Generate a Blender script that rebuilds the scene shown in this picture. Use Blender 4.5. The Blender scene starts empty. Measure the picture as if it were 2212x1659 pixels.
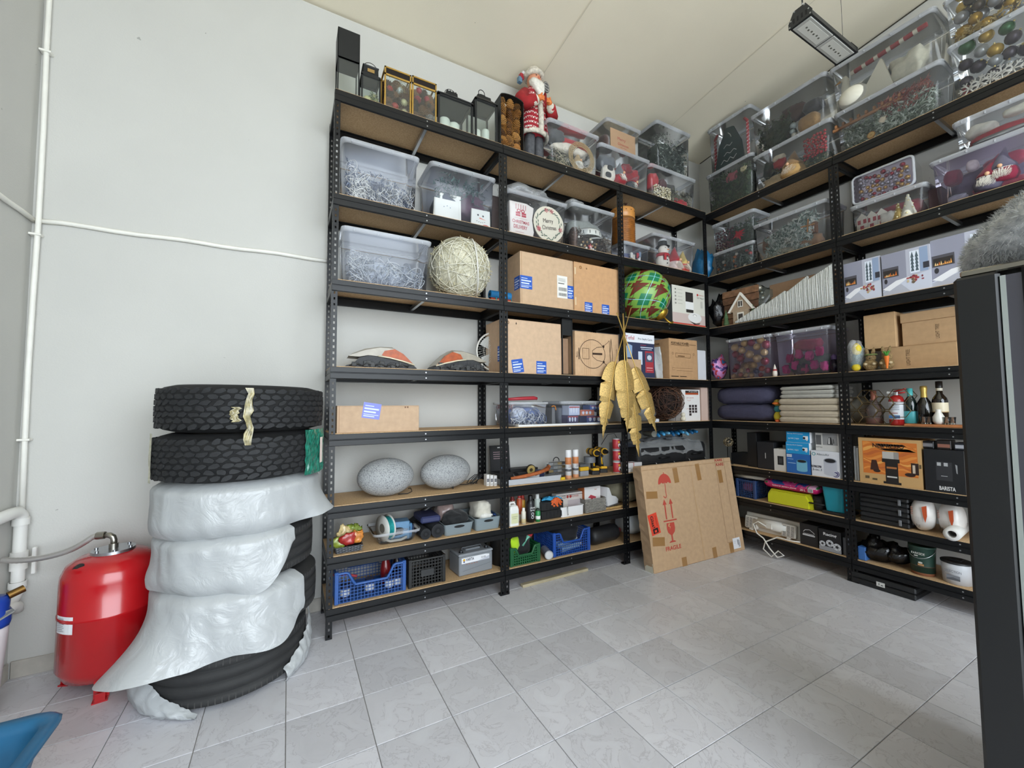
import bpy,math,random
from math import sin,cos,pi,radians,sqrt
from mathutils import Vector,Matrix,Euler,noise
SC=bpy.context.scene
COL=SC.collection
# ---------------------------------------------------------------- camera
cam=bpy.data.cameras.new('camera');camo=bpy.data.objects.new('camera',cam);COL.objects.link(camo)
cam.sensor_width=36.0;cam.lens=887.18/2212*36.0;cam.clip_start=.05;cam.clip_end=60
YAW,PIT,ROL=radians(28.5428),radians(3.0139),radians(-.3509)
fw=Vector((sin(YAW)*cos(PIT),cos(YAW)*cos(PIT),sin(PIT)))
rt=Vector((cos(YAW),-sin(YAW),0));up=rt.cross(fw)
r2=rt*cos(ROL)+up*sin(ROL);u2=up*cos(ROL) - rt*sin(ROL)
mw=Matrix((r2,u2,-fw)).transposed().to_4x4();mw.translation=Vector((-.8187,-2.7345,1.3835))
camo.matrix_world=mw;SC.camera=camo
# ---------------------------------------------------------------- world, daylight, exposure
wd=bpy.data.worlds.new('overcast_sky');SC.world=wd;wd.use_nodes=True
bgn=wd.node_tree.nodes['Background'];bgn.inputs[0].default_value=(.84,.925,1.0,1);bgn.inputs[1].default_value=2.6
def daylight_portal(loc,sx,sy,rot):
 l=bpy.data.lights.new('door_portal','AREA');l.shape='RECTANGLE';l.size=sx;l.size_y=sy
 l.cycles.is_portal=True
 o=bpy.data.objects.new('door_portal',l);COL.objects.link(o);o.location=loc;o.rotation_euler=rot
daylight_portal((.2,-5.2,2.1),4.3,4.2,(radians(90),0,0))
SC.view_settings.view_transform='Standard';SC.view_settings.look='None'
SC.view_settings.gamma=1;SC.view_settings.use_curve_mapping=False
SC.view_settings.exposure=1.58
try:
 SC.cycles.transparent_max_bounces=24;SC.cycles.max_bounces=10;SC.cycles.diffuse_bounces=5
 SC.cycles.caustics_reflective=False;SC.cycles.caustics_refractive=False
except Exception:pass
random.seed(7)
R=random.Random(11)
# ---------------------------------------------------------------- materials
def lin(h):
 if not isinstance(h,str):return (*h,1) if len(h)==3 else h
 h=h.lstrip('#');c=[int(h[i:i+2],16)/255 for i in (0,2,4)]
 return tuple((x/12.92 if x<=.04045 else ((x+.055)/1.055)**2.4) for x in c)+(1,)
MATS={}
def mat(hexc,rough=.6,metal=0,var=.0,scale=30,bump=0,bscale=200,name=None,spec=None,coat=0,sheen=0,emit=0):
 key=(hexc,rough,metal,var,scale,bump,bscale,name,coat,sheen,emit)
 if key in MATS:return MATS[key]
 m=bpy.data.materials.new(name or 'paint_'+str(hexc).strip('#'));m.use_nodes=True
 nt=m.node_tree;b=nt.nodes['Principled BSDF'];c=lin(hexc)
 b.inputs['Base Color'].default_value=c;b.inputs['Roughness'].default_value=rough;b.inputs['Metallic'].default_value=metal
 if coat:b.inputs['Coat Weight'].default_value=coat;b.inputs['Coat Roughness'].default_value=.1
 if sheen:b.inputs['Sheen Weight'].default_value=sheen
 if emit:b.inputs['Emission Color'].default_value=c;b.inputs['Emission Strength'].default_value=emit
 if var or bump:
  tc=nt.nodes.new('ShaderNodeTexCoord')
 if var:
  n=nt.nodes.new('ShaderNodeTexNoise');n.inputs['Scale'].default_value=scale;n.inputs['Detail'].default_value=5
  nt.links.new(tc.outputs['Object'],n.inputs['Vector'])
  r=nt.nodes.new('ShaderNodeValToRGB');r.color_ramp.elements[0].position=.3;r.color_ramp.elements[1].position=.7
  r.color_ramp.elements[0].color=tuple(x*(1-var) for x in c[:3])+(1,)
  r.color_ramp.elements[1].color=tuple(min(1,x*(1+var)) for x in c[:3])+(1,)
  nt.links.new(n.outputs['Fac'],r.inputs[0]);nt.links.new(r.outputs[0],b.inputs['Base Color'])
 if bump:
  n2=nt.nodes.new('ShaderNodeTexNoise');n2.inputs['Scale'].default_value=bscale;n2.inputs['Detail'].default_value=3
  nt.links.new(tc.outputs['Object'],n2.inputs['Vector'])
  bp=nt.nodes.new('ShaderNodeBump');bp.inputs['Strength'].default_value=bump;bp.inputs['Distance'].default_value=.01
  nt.links.new(n2.outputs['Fac'],bp.inputs['Height']);nt.links.new(bp.outputs[0],b.inputs['Normal'])
 MATS[key]=m;return m
def clear(name,tint,milk,rough=.12,milkc='#f4f6fa'):
 """thin see-through plastic: mostly transmission, a little milky diffuse, fresnel gloss"""
 key=('clear',name)
 if key in MATS:return MATS[key]
 m=bpy.data.materials.new(name);m.use_nodes=True;nt=m.node_tree
 for n in list(nt.nodes):nt.nodes.remove(n)
 o=nt.nodes.new('ShaderNodeOutputMaterial');t=nt.nodes.new('ShaderNodeBsdfTransparent');t.inputs[0].default_value=lin(tint)
 d=nt.nodes.new('ShaderNodeBsdfDiffuse');d.inputs[0].default_value=lin(milkc)
 g=nt.nodes.new('ShaderNodeBsdfGlossy');g.inputs[0].default_value=(1,1,1,1);g.inputs[1].default_value=rough
 f=nt.nodes.new('ShaderNodeFresnel');f.inputs[0].default_value=1.33
 a=nt.nodes.new('ShaderNodeMixShader');a.inputs[0].default_value=milk
 b=nt.nodes.new('ShaderNodeMixShader')
 nt.links.new(t.outputs[0],a.inputs[1]);nt.links.new(d.outputs[0],a.inputs[2])
 nt.links.new(f.outputs[0],b.inputs[0]);nt.links.new(a.outputs[0],b.inputs[1]);nt.links.new(g.outputs[0],b.inputs[2])
 nt.links.new(b.outputs[0],o.inputs[0]);MATS[key]=m;return m
def nodes_mat(name):
 m=bpy.data.materials.new(name);m.use_nodes=True;nt=m.node_tree
 return m,nt,nt.nodes['Principled BSDF'],(lambda t:nt.nodes.new('ShaderNode'+t)),nt.links.new
# ---------------------------------------------------------------- mesh builder
class G:
 def __init__(s):s.v=[];s.f=[];s.m=[];s.s=[]
 def add(s,V,F,mi=0,sm=False,T=None):
  o=len(s.v)
  if T is not None:V=[T @ Vector(p) for p in V]
  s.v+=[tuple(p) for p in V];s.f+=[tuple(i+o for i in f) for f in F]
  s.m+=[mi]*len(F);s.s+=[sm]*len(F);return s
 def box(s,x0,x1,y0,y1,z0,z1,mi=0,T=None,b=0):
  if b<=0:
   V=[(x,y,z) for z in (z0,z1) for y in (y0,y1) for x in (x0,x1)]
   return s.add(V,[(0,2,3,1),(4,5,7,6),(0,1,5,4),(1,3,7,5),(3,2,6,7),(2,0,4,6)],mi,False,T)
  V=[];ix={}
  X=(x0,x1);Y=(y0,y1);Z=(z0,z1);sg=(1,-1)
  for i in (0,1):
   for j in (0,1):
    for k in (0,1):
     for a in range(3):
      p=[X[i]+b*sg[i],Y[j]+b*sg[j],Z[k]+b*sg[k]];p[a]=(X[i],Y[j],Z[k])[a]
      ix[i,j,k,a]=len(V);V.append(p)
  F=[]
  for a in range(3):
   o=[q for q in range(3) if q!=a]
   for e in (0,1):
    c=[]
    for (m_,n_) in ((0,0),(1,0),(1,1),(0,1)):
     t=[0]*3;t[a]=e;t[o[0]]=m_;t[o[1]]=n_;c.append(ix[(*t,a)])
    F.append(tuple(c))
  for a in range(3):          # edges along axis a
   o=[q for q in range(3) if q!=a]
   for m_ in (0,1):
    for n_ in (0,1):
     t0=[0]*3;t0[o[0]]=m_;t0[o[1]]=n_;t1=list(t0);t1[a]=1
     F.append((ix[(*t0,o[0])],ix[(*t1,o[0])],ix[(*t1,o[1])],ix[(*t0,o[1])]))
  for i in (0,1):
   for j in (0,1):
    for k in (0,1):F.append((ix[i,j,k,0],ix[i,j,k,1],ix[i,j,k,2]))
  return s.add(V,F,mi,False,T)
 def cyl(s,p0,p1,r0,r1=None,n=12,mi=0,cap=True,sm=True):
  r1=r0 if r1 is None else r1;p0=Vector(p0);p1=Vector(p1);d=(p1-p0).normalized()
  a=d.orthogonal().normalized();b=d.cross(a);V=[]
  for p,r in ((p0,r0),(p1,r1)):
   for i in range(n):
    t=2*pi*i/n;V.append(p+a*(r*cos(t))+b*(r*sin(t)))
  s.add(V,[(i,(i+1)%n,n+(i+1)%n,n+i) for i in range(n)],mi,sm)
  if cap:s.add(V[:n],[tuple(range(n))[::-1]],mi);s.add(V[n:],[tuple(range(n))],mi)
  return s
 def tube(s,P,r,n=6,mi=0,closed=False,sm=True):
  P=[Vector(p) for p in P];N=len(P);V=[];a=None
  for i in range(N):
   if closed:d=P[(i+1)%N]-P[i-1]
   else:d=P[min(i+1,N-1)]-P[max(i-1,0)]
   d=d.normalized() if d.length>1e-9 else Vector((0,0,1))
   a=d.orthogonal().normalized() if a is None else (a-d*a.dot(d))
   a=a.normalized() if a.length>1e-6 else d.orthogonal().normalized()
   b=d.cross(a);rr=r[i] if isinstance(r,(list,tuple)) else r
   for k in range(n):
    t=2*pi*k/n;V.append(P[i]+a*(rr*cos(t))+b*(rr*sin(t)))
  F=[]
  for i in range(N if closed else N-1):
   j=(i+1)%N
   for k in range(n):F.append((i*n+k,i*n+(k+1)%n,j*n+(k+1)%n,j*n+k))
  if not closed:F+=[tuple(range(n))[::-1],tuple(range((N-1)*n,N*n))]
  return s.add(V,F,mi,sm)
 def lathe(s,prof,n=20,c=(0,0,0),mi=0,sm=True,T=None,a0=0,a1=2*pi):
  full=abs(a1-a0-2*pi)<1e-6;k=n if full else n+1;V=[]
  for r,z in prof:
   for i in range(k):
    t=a0+(a1-a0)*i/n;V.append((c[0]+r*cos(t),c[1]+r*sin(t),c[2]+z))
  F=[]
  for j in range(len(prof)-1):
   for i in range(n):
    i2=(i+1)%k
    F.append((j*k+i,j*k+i2,(j+1)*k+i2,(j+1)*k+i))
  s.add(V,F,mi,sm,T)
  return s
 def ball(s,c,r,n=14,mi=0,T=None,fn=None):
  rx,ry,rz=(r,r,r) if not isinstance(r,(tuple,list)) else r
  m=max(4,n//2);V=[(c[0],c[1],c[2]-rz)]
  for j in range(1,m):
   ph=-pi/2+pi*j/m
   for i in range(n):
    t=2*pi*i/n;V.append((c[0]+rx*cos(ph)*cos(t),c[1]+ry*cos(ph)*sin(t),c[2]+rz*sin(ph)))
  V.append((c[0],c[1],c[2]+rz));L=len(V)-1
  if fn:V=[fn(Vector(p)) for p in V]
  F=[(0,1+(i+1)%n,1+i) for i in range(n)]
  for j in range(m-2):
   for i in range(n):F.append((1+j*n+i,1+j*n+(i+1)%n,1+(j+1)*n+(i+1)%n,1+(j+1)*n+i))
  F+=[(L,1+(m-2)*n+i,1+(m-2)*n+(i+1)%n) for i in range(n)]
  return s.add(V,F,mi,True,T)
 def prism(s,poly,y0,y1,mi=0,T=None):
  n=len(poly);V=[(x,y0,z) for x,z in poly]+[(x,y1,z) for x,z in poly]
  F=[tuple(range(n)),tuple(range(n,2*n))[::-1]]+[(i,i+n,(i+1)%n+n,(i+1)%n) for i in range(n)]
  return s.add(V,F,mi,False,T)
 def sheet(s,nu,nv,fn,mi=0,sm=True,closed=False):
  V=[fn(i/nu,j/nv) for j in range(nv+1) for i in range(nu+1)];k=nu+1
  return s.add(V,[(j*k+i,j*k+i+1,(j+1)*k+i+1,(j+1)*k+i) for j in range(nv) for i in range(nu)],mi,sm)
 def loft(s,rings,mi=0,sm=False,cap0=True,cap1=True):
  n=len(rings[0]);V=[p for r in rings for p in r];F=[]
  for j in range(len(rings)-1):
   for i in range(n):F.append((j*n+i,j*n+(i+1)%n,(j+1)*n+(i+1)%n,(j+1)*n+i))
  if cap0:F.append(tuple(range(n))[::-1])
  if cap1:F.append(tuple(range((len(rings)-1)*n,len(rings)*n)))
  return s.add(V,F,mi,sm)
 def mesh(s,name,mats):
  me=bpy.data.meshes.new(name);me.from_pydata(s.v,[],s.f);me.update()
  for m in (mats if isinstance(mats,(list,tuple)) else [mats]):me.materials.append(m)
  me.polygons.foreach_set('material_index',s.m);me.polygons.foreach_set('use_smooth',s.s)
  return me
 def obj(s,name,mats,parent=None,**k):
  return link(name,s.mesh(name,mats),parent,**k)
def link(name,data,parent=None,loc=None,rot=None,scale=None,label=None,kind=None):
 o=bpy.data.objects.new(name,data);COL.objects.link(o)
 if parent is not None:o.parent=parent
 if loc is not None:o.location=loc
 if rot is not None:o.rotation_euler=rot
 if scale is not None:o.scale=scale if isinstance(scale,(tuple,list,Vector)) else (scale,)*3
 if label:o['label']=label
 if kind:o['kind']=kind
 return o
def tag(o,label,cat,group=None,kind=None):
 o['label']=label;o['category']=cat
 if group:o['group']=group
 if kind:o['kind']=kind
 return o
def thing(name,label,cat,loc=(0,0,0),rot=(0,0,0),group=None):
 o=bpy.data.objects.new(name,None);COL.objects.link(o);o.empty_display_size=.05
 o.location=loc;o.rotation_euler=rot;return tag(o,label,cat,group)
# shelf frames:local x runs right along the row, y into the shelf, z up
SZ={1: .1803,2: .4819,3: .7818,4:1.2191,5:1.6339,6:2.18,7:2.7284,8:3.4079}
XB,YB=3.0567,.0723
def place(row,u,d,z):
 return ((u,d,z),(0,0,0)) if row=='A' else ((XB+d,YB-u,z),(0,0,-pi/2))
def on(row,lv,u,d,name,label,cat,group=None,dz=0,rz=0):
 l,r=place(row,u,d,SZ[lv]+dz);return thing(name,label,cat,l,(0,0,r[2]+rz),group)
def put(o,row,lv,u,d,dz=0,rz=0,rx=0,ry=0):
 l,r=place(row,u,d,SZ[lv]+dz);o.location=l;o.rotation_euler=(rx,ry,r[2]+rz);return o
FONT={}
def text(parent,s,x,z,h,col,y=-.0006,w=None,rz=0,rough=.6,name='lettering',bold=0,T=None,sp=1.0):
 """flat lettering in the local xz plane facing -y; h = letter height; w = fitted width"""
 cu=bpy.data.curves.new('t','FONT');cu.body=s;cu.size=h/.72;cu.align_x='CENTER';cu.align_y='CENTER';cu.space_character=sp
 if bold:cu.offset=bold
 o=bpy.data.objects.new('t',cu);COL.objects.link(o)
 dg=bpy.context.evaluated_depsgraph_get();me=bpy.data.meshes.new_from_object(o.evaluated_get(dg))
 bpy.data.objects.remove(o);bpy.data.curves.remove(cu)
 xs=[v.co.x for v in me.vertices] or [0];ys=[v.co.y for v in me.vertices] or [0]
 cx=(max(xs)+min(xs))/2;cy=(max(ys)+min(ys))/2;k=(w/(max(xs)-min(xs))) if w else 1
 M=Matrix.Translation((x,y,z)) @ Matrix.Rotation(-rz,4,'Y') @ Matrix(((k,0,0,-cx*k),(0,0,0,0),(0,1,0,-cy),(0,0,0,1)))
 if T is not None:M=T @ M
 me.transform(M);me.materials.clear();me.materials.append(mat(col,rough))
 return link(name,me,parent)
def decal(parent,shapes,y=-.0005,name='print',rough=.55,T=None,step=.00012):
 """flat print in the local xz plane: shapes = [(hex, [(x,z)...])], later ones lie over earlier ones"""
 g=G();hs=[]
 for i,(h,P) in enumerate(shapes):
  if h not in hs:hs.append(h)
  g.add([(x,y-step*i,z) for x,z in P],[tuple(range(len(P)))],hs.index(h),False,T)
 return g.obj(name,[mat(h,rough) if isinstance(h,str) else h for h in hs],parent)
def crumple(p,s,a=.24):return p*(1+a*noise.noise(p*s)+a*.7*abs(noise.noise(p*s*2.7))+a*.35*noise.noise(p*s*6))
def rc(x0,x1,z0,z1):return [(x0,z0),(x1,z0),(x1,z1),(x0,z1)]
def el(cx,cz,rx,rz=None,n=18,a0=0,a1=2*pi):
 rz=rx if rz is None else rz;return [(cx+rx*cos(a0+(a1-a0)*i/n),cz+rz*sin(a0+(a1-a0)*i/n)) for i in range(n if abs(a1-a0-2*pi)<1e-6 else n+1)]
def rrect(w,d,r,z,cx=0,cy=0,k=3):
 P=[]
 for sx,sy,a in ((1,1,0),(-1,1,pi/2),(-1,-1,pi),(1,-1,3*pi/2)):
  for i in range(k+1):
   t=a+pi/2*i/k;P.append((cx+sx*(w/2-r)+r*cos(t),cy+sy*(d/2-r)+r*sin(t),z))
 return P
# ================================================================ the room
YW,XL,XR,YF=.42,-2.06,3.49,-5.2
def ceil_z(y):return 4.285+.115*(YW-y)
def wall_mat(name,hexc,blot):
 m,nt,b,N,L=nodes_mat(name);b.inputs['Roughness'].default_value=.75
 tc=N('TexCoord');n=N('TexNoise');n.inputs['Scale'].default_value=1.3;n.inputs['Detail'].default_value=6;L(tc.outputs['Object'],n.inputs['Vector'])
 r=N('ValToRGB');c=lin(hexc);r.color_ramp.elements[0].color=tuple(x*(1-blot) for x in c[:3])+(1,);r.color_ramp.elements[1].color=c
 r.color_ramp.elements[0].position=.35;r.color_ramp.elements[1].position=.6
 v=N('TexNoise');v.inputs['Scale'].default_value=22;v.inputs['Detail'].default_value=2;L(tc.outputs['Object'],v.inputs['Vector'])
 r2=N('ValToRGB');r2.color_ramp.elements[0].position=.2;r2.color_ramp.elements[1].position=.205;r2.color_ramp.elements[0].color=(.25,.25,.24,1);r2.color_ramp.elements[1].color=(1,1,1,1)
 mx=N('MixRGB');mx.blend_type='MULTIPLY';mx.inputs[0].default_value=.5
 L(n.outputs['Fac'],r.inputs[0]);L(v.outputs['Fac'],r2.inputs[0]);L(r.outputs[0],mx.inputs[1]);L(r2.outputs[0],mx.inputs[2]);L(mx.outputs[0],b.inputs['Base Color'])
 bp=N('Bump');bp.inputs['Strength'].default_value=.15;bp.inputs['Distance'].default_value=.004
 n3=N('TexNoise');n3.inputs['Scale'].default_value=120;L(tc.outputs['Object'],n3.inputs['Vector']);L(n3.outputs['Fac'],bp.inputs['Height']);L(bp.outputs[0],b.inputs['Normal'])
 return m
M_WALL=wall_mat('painted_plaster','#c8c7c2',.05)
M_CEIL=wall_mat('painted_ceiling','#f2e9d3',.04)
def struct(o,label=None):
 o['kind']='structure'
 if label:o['label']=label
 return o
t=.15
def quadwall(name,P,mt,label):      # P:inner quad,thickness outwards given by second quad
 g=G();n=len(P)//2;V=P;g.add(V,[tuple(range(n)),tuple(range(n,2*n))[::-1]]+[(i,i+n,(i+1)%n+n,(i+1)%n) for i in range(n)])
 return struct(g.obj(name,mt),label)
zc=ceil_z
quadwall('wall_back',[(XL-t,YW,-.1),(XR+t,YW,-.1),(XR+t,YW,zc(YW)),(XL-t,YW,zc(YW)),(XL-t,YW+t,-.1),(XR+t,YW+t,-.1),(XR+t,YW+t,zc(YW)),(XL-t,YW+t,zc(YW))],M_WALL,'white painted wall behind the long shelf row')
quadwall('wall_left',[(XL,YF,-.1),(XL,YW,-.1),(XL,YW,zc(YW)),(XL,YF,zc(YF)),(XL-t,YF,-.1),(XL-t,YW,-.1),(XL-t,YW,zc(YW)),(XL-t,YF,zc(YF))],M_WALL,'white painted wall at far left with pipes')
quadwall('wall_right',[(XR,YW,-.1),(XR,YF,-.1),(XR,YF,zc(YF)),(XR,YW,zc(YW)),(XR+t,YW,-.1),(XR+t,YF,-.1),(XR+t,YF,zc(YF)),(XR+t,YW,zc(YW))],M_WALL,'white painted wall behind the right shelf row')
quadwall('ceiling',[(XL-t,YF-t,zc(YF)),(XL-t,YW+t,zc(YW)),(XR+t,YW+t,zc(YW)),(XR+t,YF-t,zc(YF)),(XL-t,YF-t,zc(YF)+.1),(XL-t,YW+t,zc(YW)+.1),(XR+t,YW+t,zc(YW)+.1),(XR+t,YF-t,zc(YF)+.1)],M_CEIL,'cream painted ceiling')
g=G();DX0,DX1,DZ=-1.95,2.35,4.2     # front wall with the open garage door behind the camera
g.box(XL-t,DX0,YF-t,YF,-.1,zc(YF));g.box(DX1,XR+t,YF-t,YF,-.1,zc(YF));g.box(DX0,DX1,YF-t,YF,DZ,zc(YF))
struct(g.obj('wall_front',M_WALL),'wall with the open garage door')
# floor of single tiles on a slab
m,nt,b,N,L=nodes_mat('grey_marbled_tile')
tc=N('TexCoord');oi=N('ObjectInfo');ad=N('VectorMath');ad.operation='MULTIPLY_ADD';ad.inputs[1].default_value=(1,1,1)
sc=N('VectorMath');sc.operation='SCALE';sc.inputs[3].default_value=40;cmb=N('CombineXYZ')
L(oi.outputs['Random'],cmb.inputs[0]);L(oi.outputs['Random'],cmb.inputs[1]);L(cmb.outputs[0],sc.inputs[0]);L(tc.outputs['Object'],ad.inputs[0]);L(sc.outputs[0],ad.inputs[2])
w=N('TexNoise');w.inputs['Scale'].default_value=7;w.inputs['Detail'].default_value=8;w.inputs['Roughness'].default_value=.62;w.inputs['Distortion'].default_value=1.1;L(ad.outputs[0],w.inputs['Vector'])
r=N('ValToRGB');e=r.color_ramp.elements;e[0].position=.30;e[0].color=lin('#cbcacf');e[1].position=.70;e[1].color=lin('#d6d6db')
q=e.new(.485);q.color=lin('#d0cfd4');q=e.new(.5);q.color=lin('#bcbabf');q=e.new(.515);q.color=lin('#d1d0d5')
L(w.outputs['Fac'],r.inputs[0])
hs=N('HueSaturation');mr=N('MapRange');mr.inputs[3].default_value=.88;mr.inputs[4].default_value=1.08;L(oi.outputs['Random'],mr.inputs[0]);L(mr.outputs[0],hs.inputs['Value']);L(r.outputs[0],hs.inputs['Color'])
L(hs.outputs[0],b.inputs['Base Color']);b.inputs['Roughness'].default_value=.32;b.inputs['Specular IOR Level'].default_value=.35
M_TILE=m
M_GROUT=mat('#8f8c89',.85,var=.1,scale=60,name='grout')
g=G();g.box(XL,XR,YF,YW,-.1,-.004)
FL=struct(g.obj('floor',M_GROUT),'grey marbled ceramic tile floor')
TP=.327;gp=.0035
g=G();g.box(-TP/2+gp/2,TP/2-gp/2,-TP/2+gp/2,TP/2-gp/2,-.006,0,b=.0012);TME=g.mesh('tile',M_TILE)
x=-.475-TP*5
TXS=[x+TP*(i+.5) for i in range(17)];TYS=[.054+TP*(1.5-j) for j in range(17)]
for j,ty in enumerate(TYS):
 for tx in TXS:
  x0,x1,y0,y1=max(tx-TP/2,XL),min(tx+TP/2,XR),max(ty-TP/2,YF),min(ty+TP/2,YW)
  if x1-x0<.03 or y1-y0<.03:continue
  if x1-x0>TP-1e-4 and y1-y0>TP-1e-4:link('tile',TME,FL,loc=(tx,ty,0),rot=(0,0,R.choice((0,pi/2,pi,-pi/2))))
  else:
   gg=G();gg.box(x0+gp/2,x1-gp/2,y0+gp/2,y1-gp/2,-.006,0,b=.0012);gg.obj('tile',M_TILE,FL)
gy=TYS[-1]-TP/2
g=G();g.box(XL,XR,YF,gy,-.006,0);o=g.obj('far_tiling',M_TILE,FL);o['kind']='stuff'
# skirting tiles
M_SKIRT=mat('#b4afa6',.5,var=.12,scale=14,name='skirting_tile')
def skirt(name,horizontal,a0,a1,c,label):
 g=G();bo=None;root=bpy.data.objects.new(name,None);COL.objects.link(root);struct(root,label)
 a=a0
 while a<a1-.02:
  e=min(a+.327,a1);g=G()
  if horizontal:g.box(a+.0015,e-.0015,c-.012,c,0,.085,b=.002)
  else:g.box(c,c+.012,a+.0015,e-.0015,0,.085,b=.002)
  g.obj('skirting_tile',M_SKIRT,root);a=e
skirt('baseboard_back',True,XL+.014,1.3,YW,'grey stone-look skirting tiles along the back wall')
skirt('baseboard_left',False,-2.2,YW-.014,XL,'grey stone-look skirting tiles along the left wall')
g=G();g.box(-9,9,-16,YF-.0,-.3,-.1);struct(g.obj('ground_outside',mat('#d2d1cb',.9,var=.06,scale=3,name='yard_concrete')),'paved yard outside the open door')
# white surface ducts on the walls
M_DUCT=mat('#eceae2',.55,var=.04,scale=12,name='old_white_paint')
g=G();P=[(XL+.02,YW-.012,2.40)]
for i in range(1,15):P.append((XL+.02+i*.103,YW-.012,2.405+.004*sin(i*1.3)+i*.001))
g.tube(P,.013,6);o=g.obj('cable_duct',M_DUCT);struct(o,'white cable duct running across the back wall');o.name='trim_1'
g=G();P=[(XL+.012,YW-.02-i*.12,2.40+.002*sin(i*2)) for i in range(14)]
g.tube(P,.013,6);o=g.obj('trim_2',M_DUCT);struct(o,'white cable duct running along the left wall')
# ================================================================ black boltless shelving
m,nt,b,N,L=nodes_mat('black_powder_coat');b.inputs['Base Color'].default_value=lin('#0c0d0f');b.inputs['Roughness'].default_value=.36;b.inputs['Specular IOR Level'].default_value=.35;M_BLK=m
M_BOARD=None
m,nt,b,N,L=nodes_mat('hardboard');tc=N('TexCoord');n=N('TexNoise');n.inputs['Scale'].default_value=130;n.inputs['Detail'].default_value=4;L(tc.outputs['Object'],n.inputs['Vector'])
r=N('ValToRGB');r.color_ramp.elements[0].color=lin('#b8936a');r.color_ramp.elements[1].color=lin('#d3b48a');r.color_ramp.elements[0].position=.3;r.color_ramp.elements[1].position=.7
L(n.outputs['Fac'],r.inputs[0]);L(r.outputs[0],b.inputs['Base Color']);b.inputs['Roughness'].default_value=.7;M_BOARD=m
M_ZINC=mat('#b9bcc0',.3,1.0,name='zinc_steel')
D=.40;HPOST=3.40
ZB={k:v-.022 for k,v in SZ.items()}
def post_mesh():
 g=G();f=.035;th=.002;p=.0377
 for ax in (0,1):
  def bx(a0,a1,z0,z1):
   if ax==0:g.box(a0,a1,0,th,z0,z1)
   else:g.box(0,th,a0,a1,z0,z1)
  bx(th if ax else 0,.0125,0,HPOST);bx(.0225,f,0,HPOST)
  n=int(HPOST/p)
  for i in range(n+1):
   z=i*p
   bx(.0125,.0225,max(0,z-.011),min(HPOST,z+.011))
 g.box(-.001,f+.001,-.001,f+.001,0,.012)
 return g.mesh('post',M_BLK)
PM=post_mesh()
def beam_mesh(w):
 g=G();P=[(-.0005,.018),(-.003,.0165),(-.003,-.013),(-.0005,-.0155),(-.0005,-.0185),(-.0065,-.0215),(-.0065,-.0525),(-.004,-.055),(.012,-.055),(.012,-.046),(.004,-.044),(.004,-.002),(.012,0),(.012,.008),(0,.010),(0,.018)]
 n=len(P);V=[(-w/2,y,z) for y,z in P]+[(w/2,y,z) for y,z in P]
 g.add(V,[tuple(range(n))[::-1],tuple(range(n,2*n))]+[(i,(i+1)%n,(i+1)%n+n,i+n) for i in range(n)])
 return g.mesh('beam',M_BLK)
BM=beam_mesh(1.2-.006);SBM=beam_mesh(D-.006)
g=G();g.box(-.594,.594,.001,D-.001,.0125,.022);BD=g.mesh('shelf_board',M_BOARD)
g=G();g.box(-.011,.011,.004,D-.004,-.040,-.0375);g.box(-.011,-.009,.004,D-.004,-.040,-.012);g.box(.009,.011,.004,D-.004,-.040,-.012);BR=g.mesh('cross_brace',M_ZINC)
g=G();g.cyl((0,0,0),(0,-.0025,0),.0045,n=8);BO=g.mesh('bolt',M_ZINC)
def unit(row,u0,label,levels=range(1,9)):
 l,r=place(row,u0+.6,0,0);t=thing('shelving_unit',label,'shelf unit',l,r,'black metal shelving units')
 for sx in (-1,1):
  for y,sy in ((0,1),(D,-1)):
   link('post',PM,t,loc=(sx*.599,y,0),scale=(-sx,sy,1))
 for k in levels:
  z=ZB[k]
  link('front_beam',BM,t,loc=(0,-.001,z));link('rear_beam',BM,t,loc=(0,D+.001,z),rot=(0,0,pi))
  for sx in (-1,1):link('side_beam',SBM,t,loc=(sx*.592,D/2,z),rot=(0,0,sx*pi/2))
  bd=link('shelf_board',BD,t,loc=(0,0,z));link('cross_brace',BR,bd,loc=(0,0,0))
  for dz in (0,-.0376):link('bolt',BO,t,loc=(0,-.0035 if dz==0 else -.007,z+dz))
 return t
unit('A',-.6,'black shelving unit beside the tyre stack, with two stone-like lamps')
unit('A',.6,'middle black shelving unit with power drills and large cardboard boxes')
unit('A',1.8,'corner black shelving unit behind the leaning fragile carton')
unit('B',0,'black shelving unit on the right wall with dark pillows and white heater')
unit('B',1.2,'black shelving unit partly behind the black fridge, with bottles')
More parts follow.
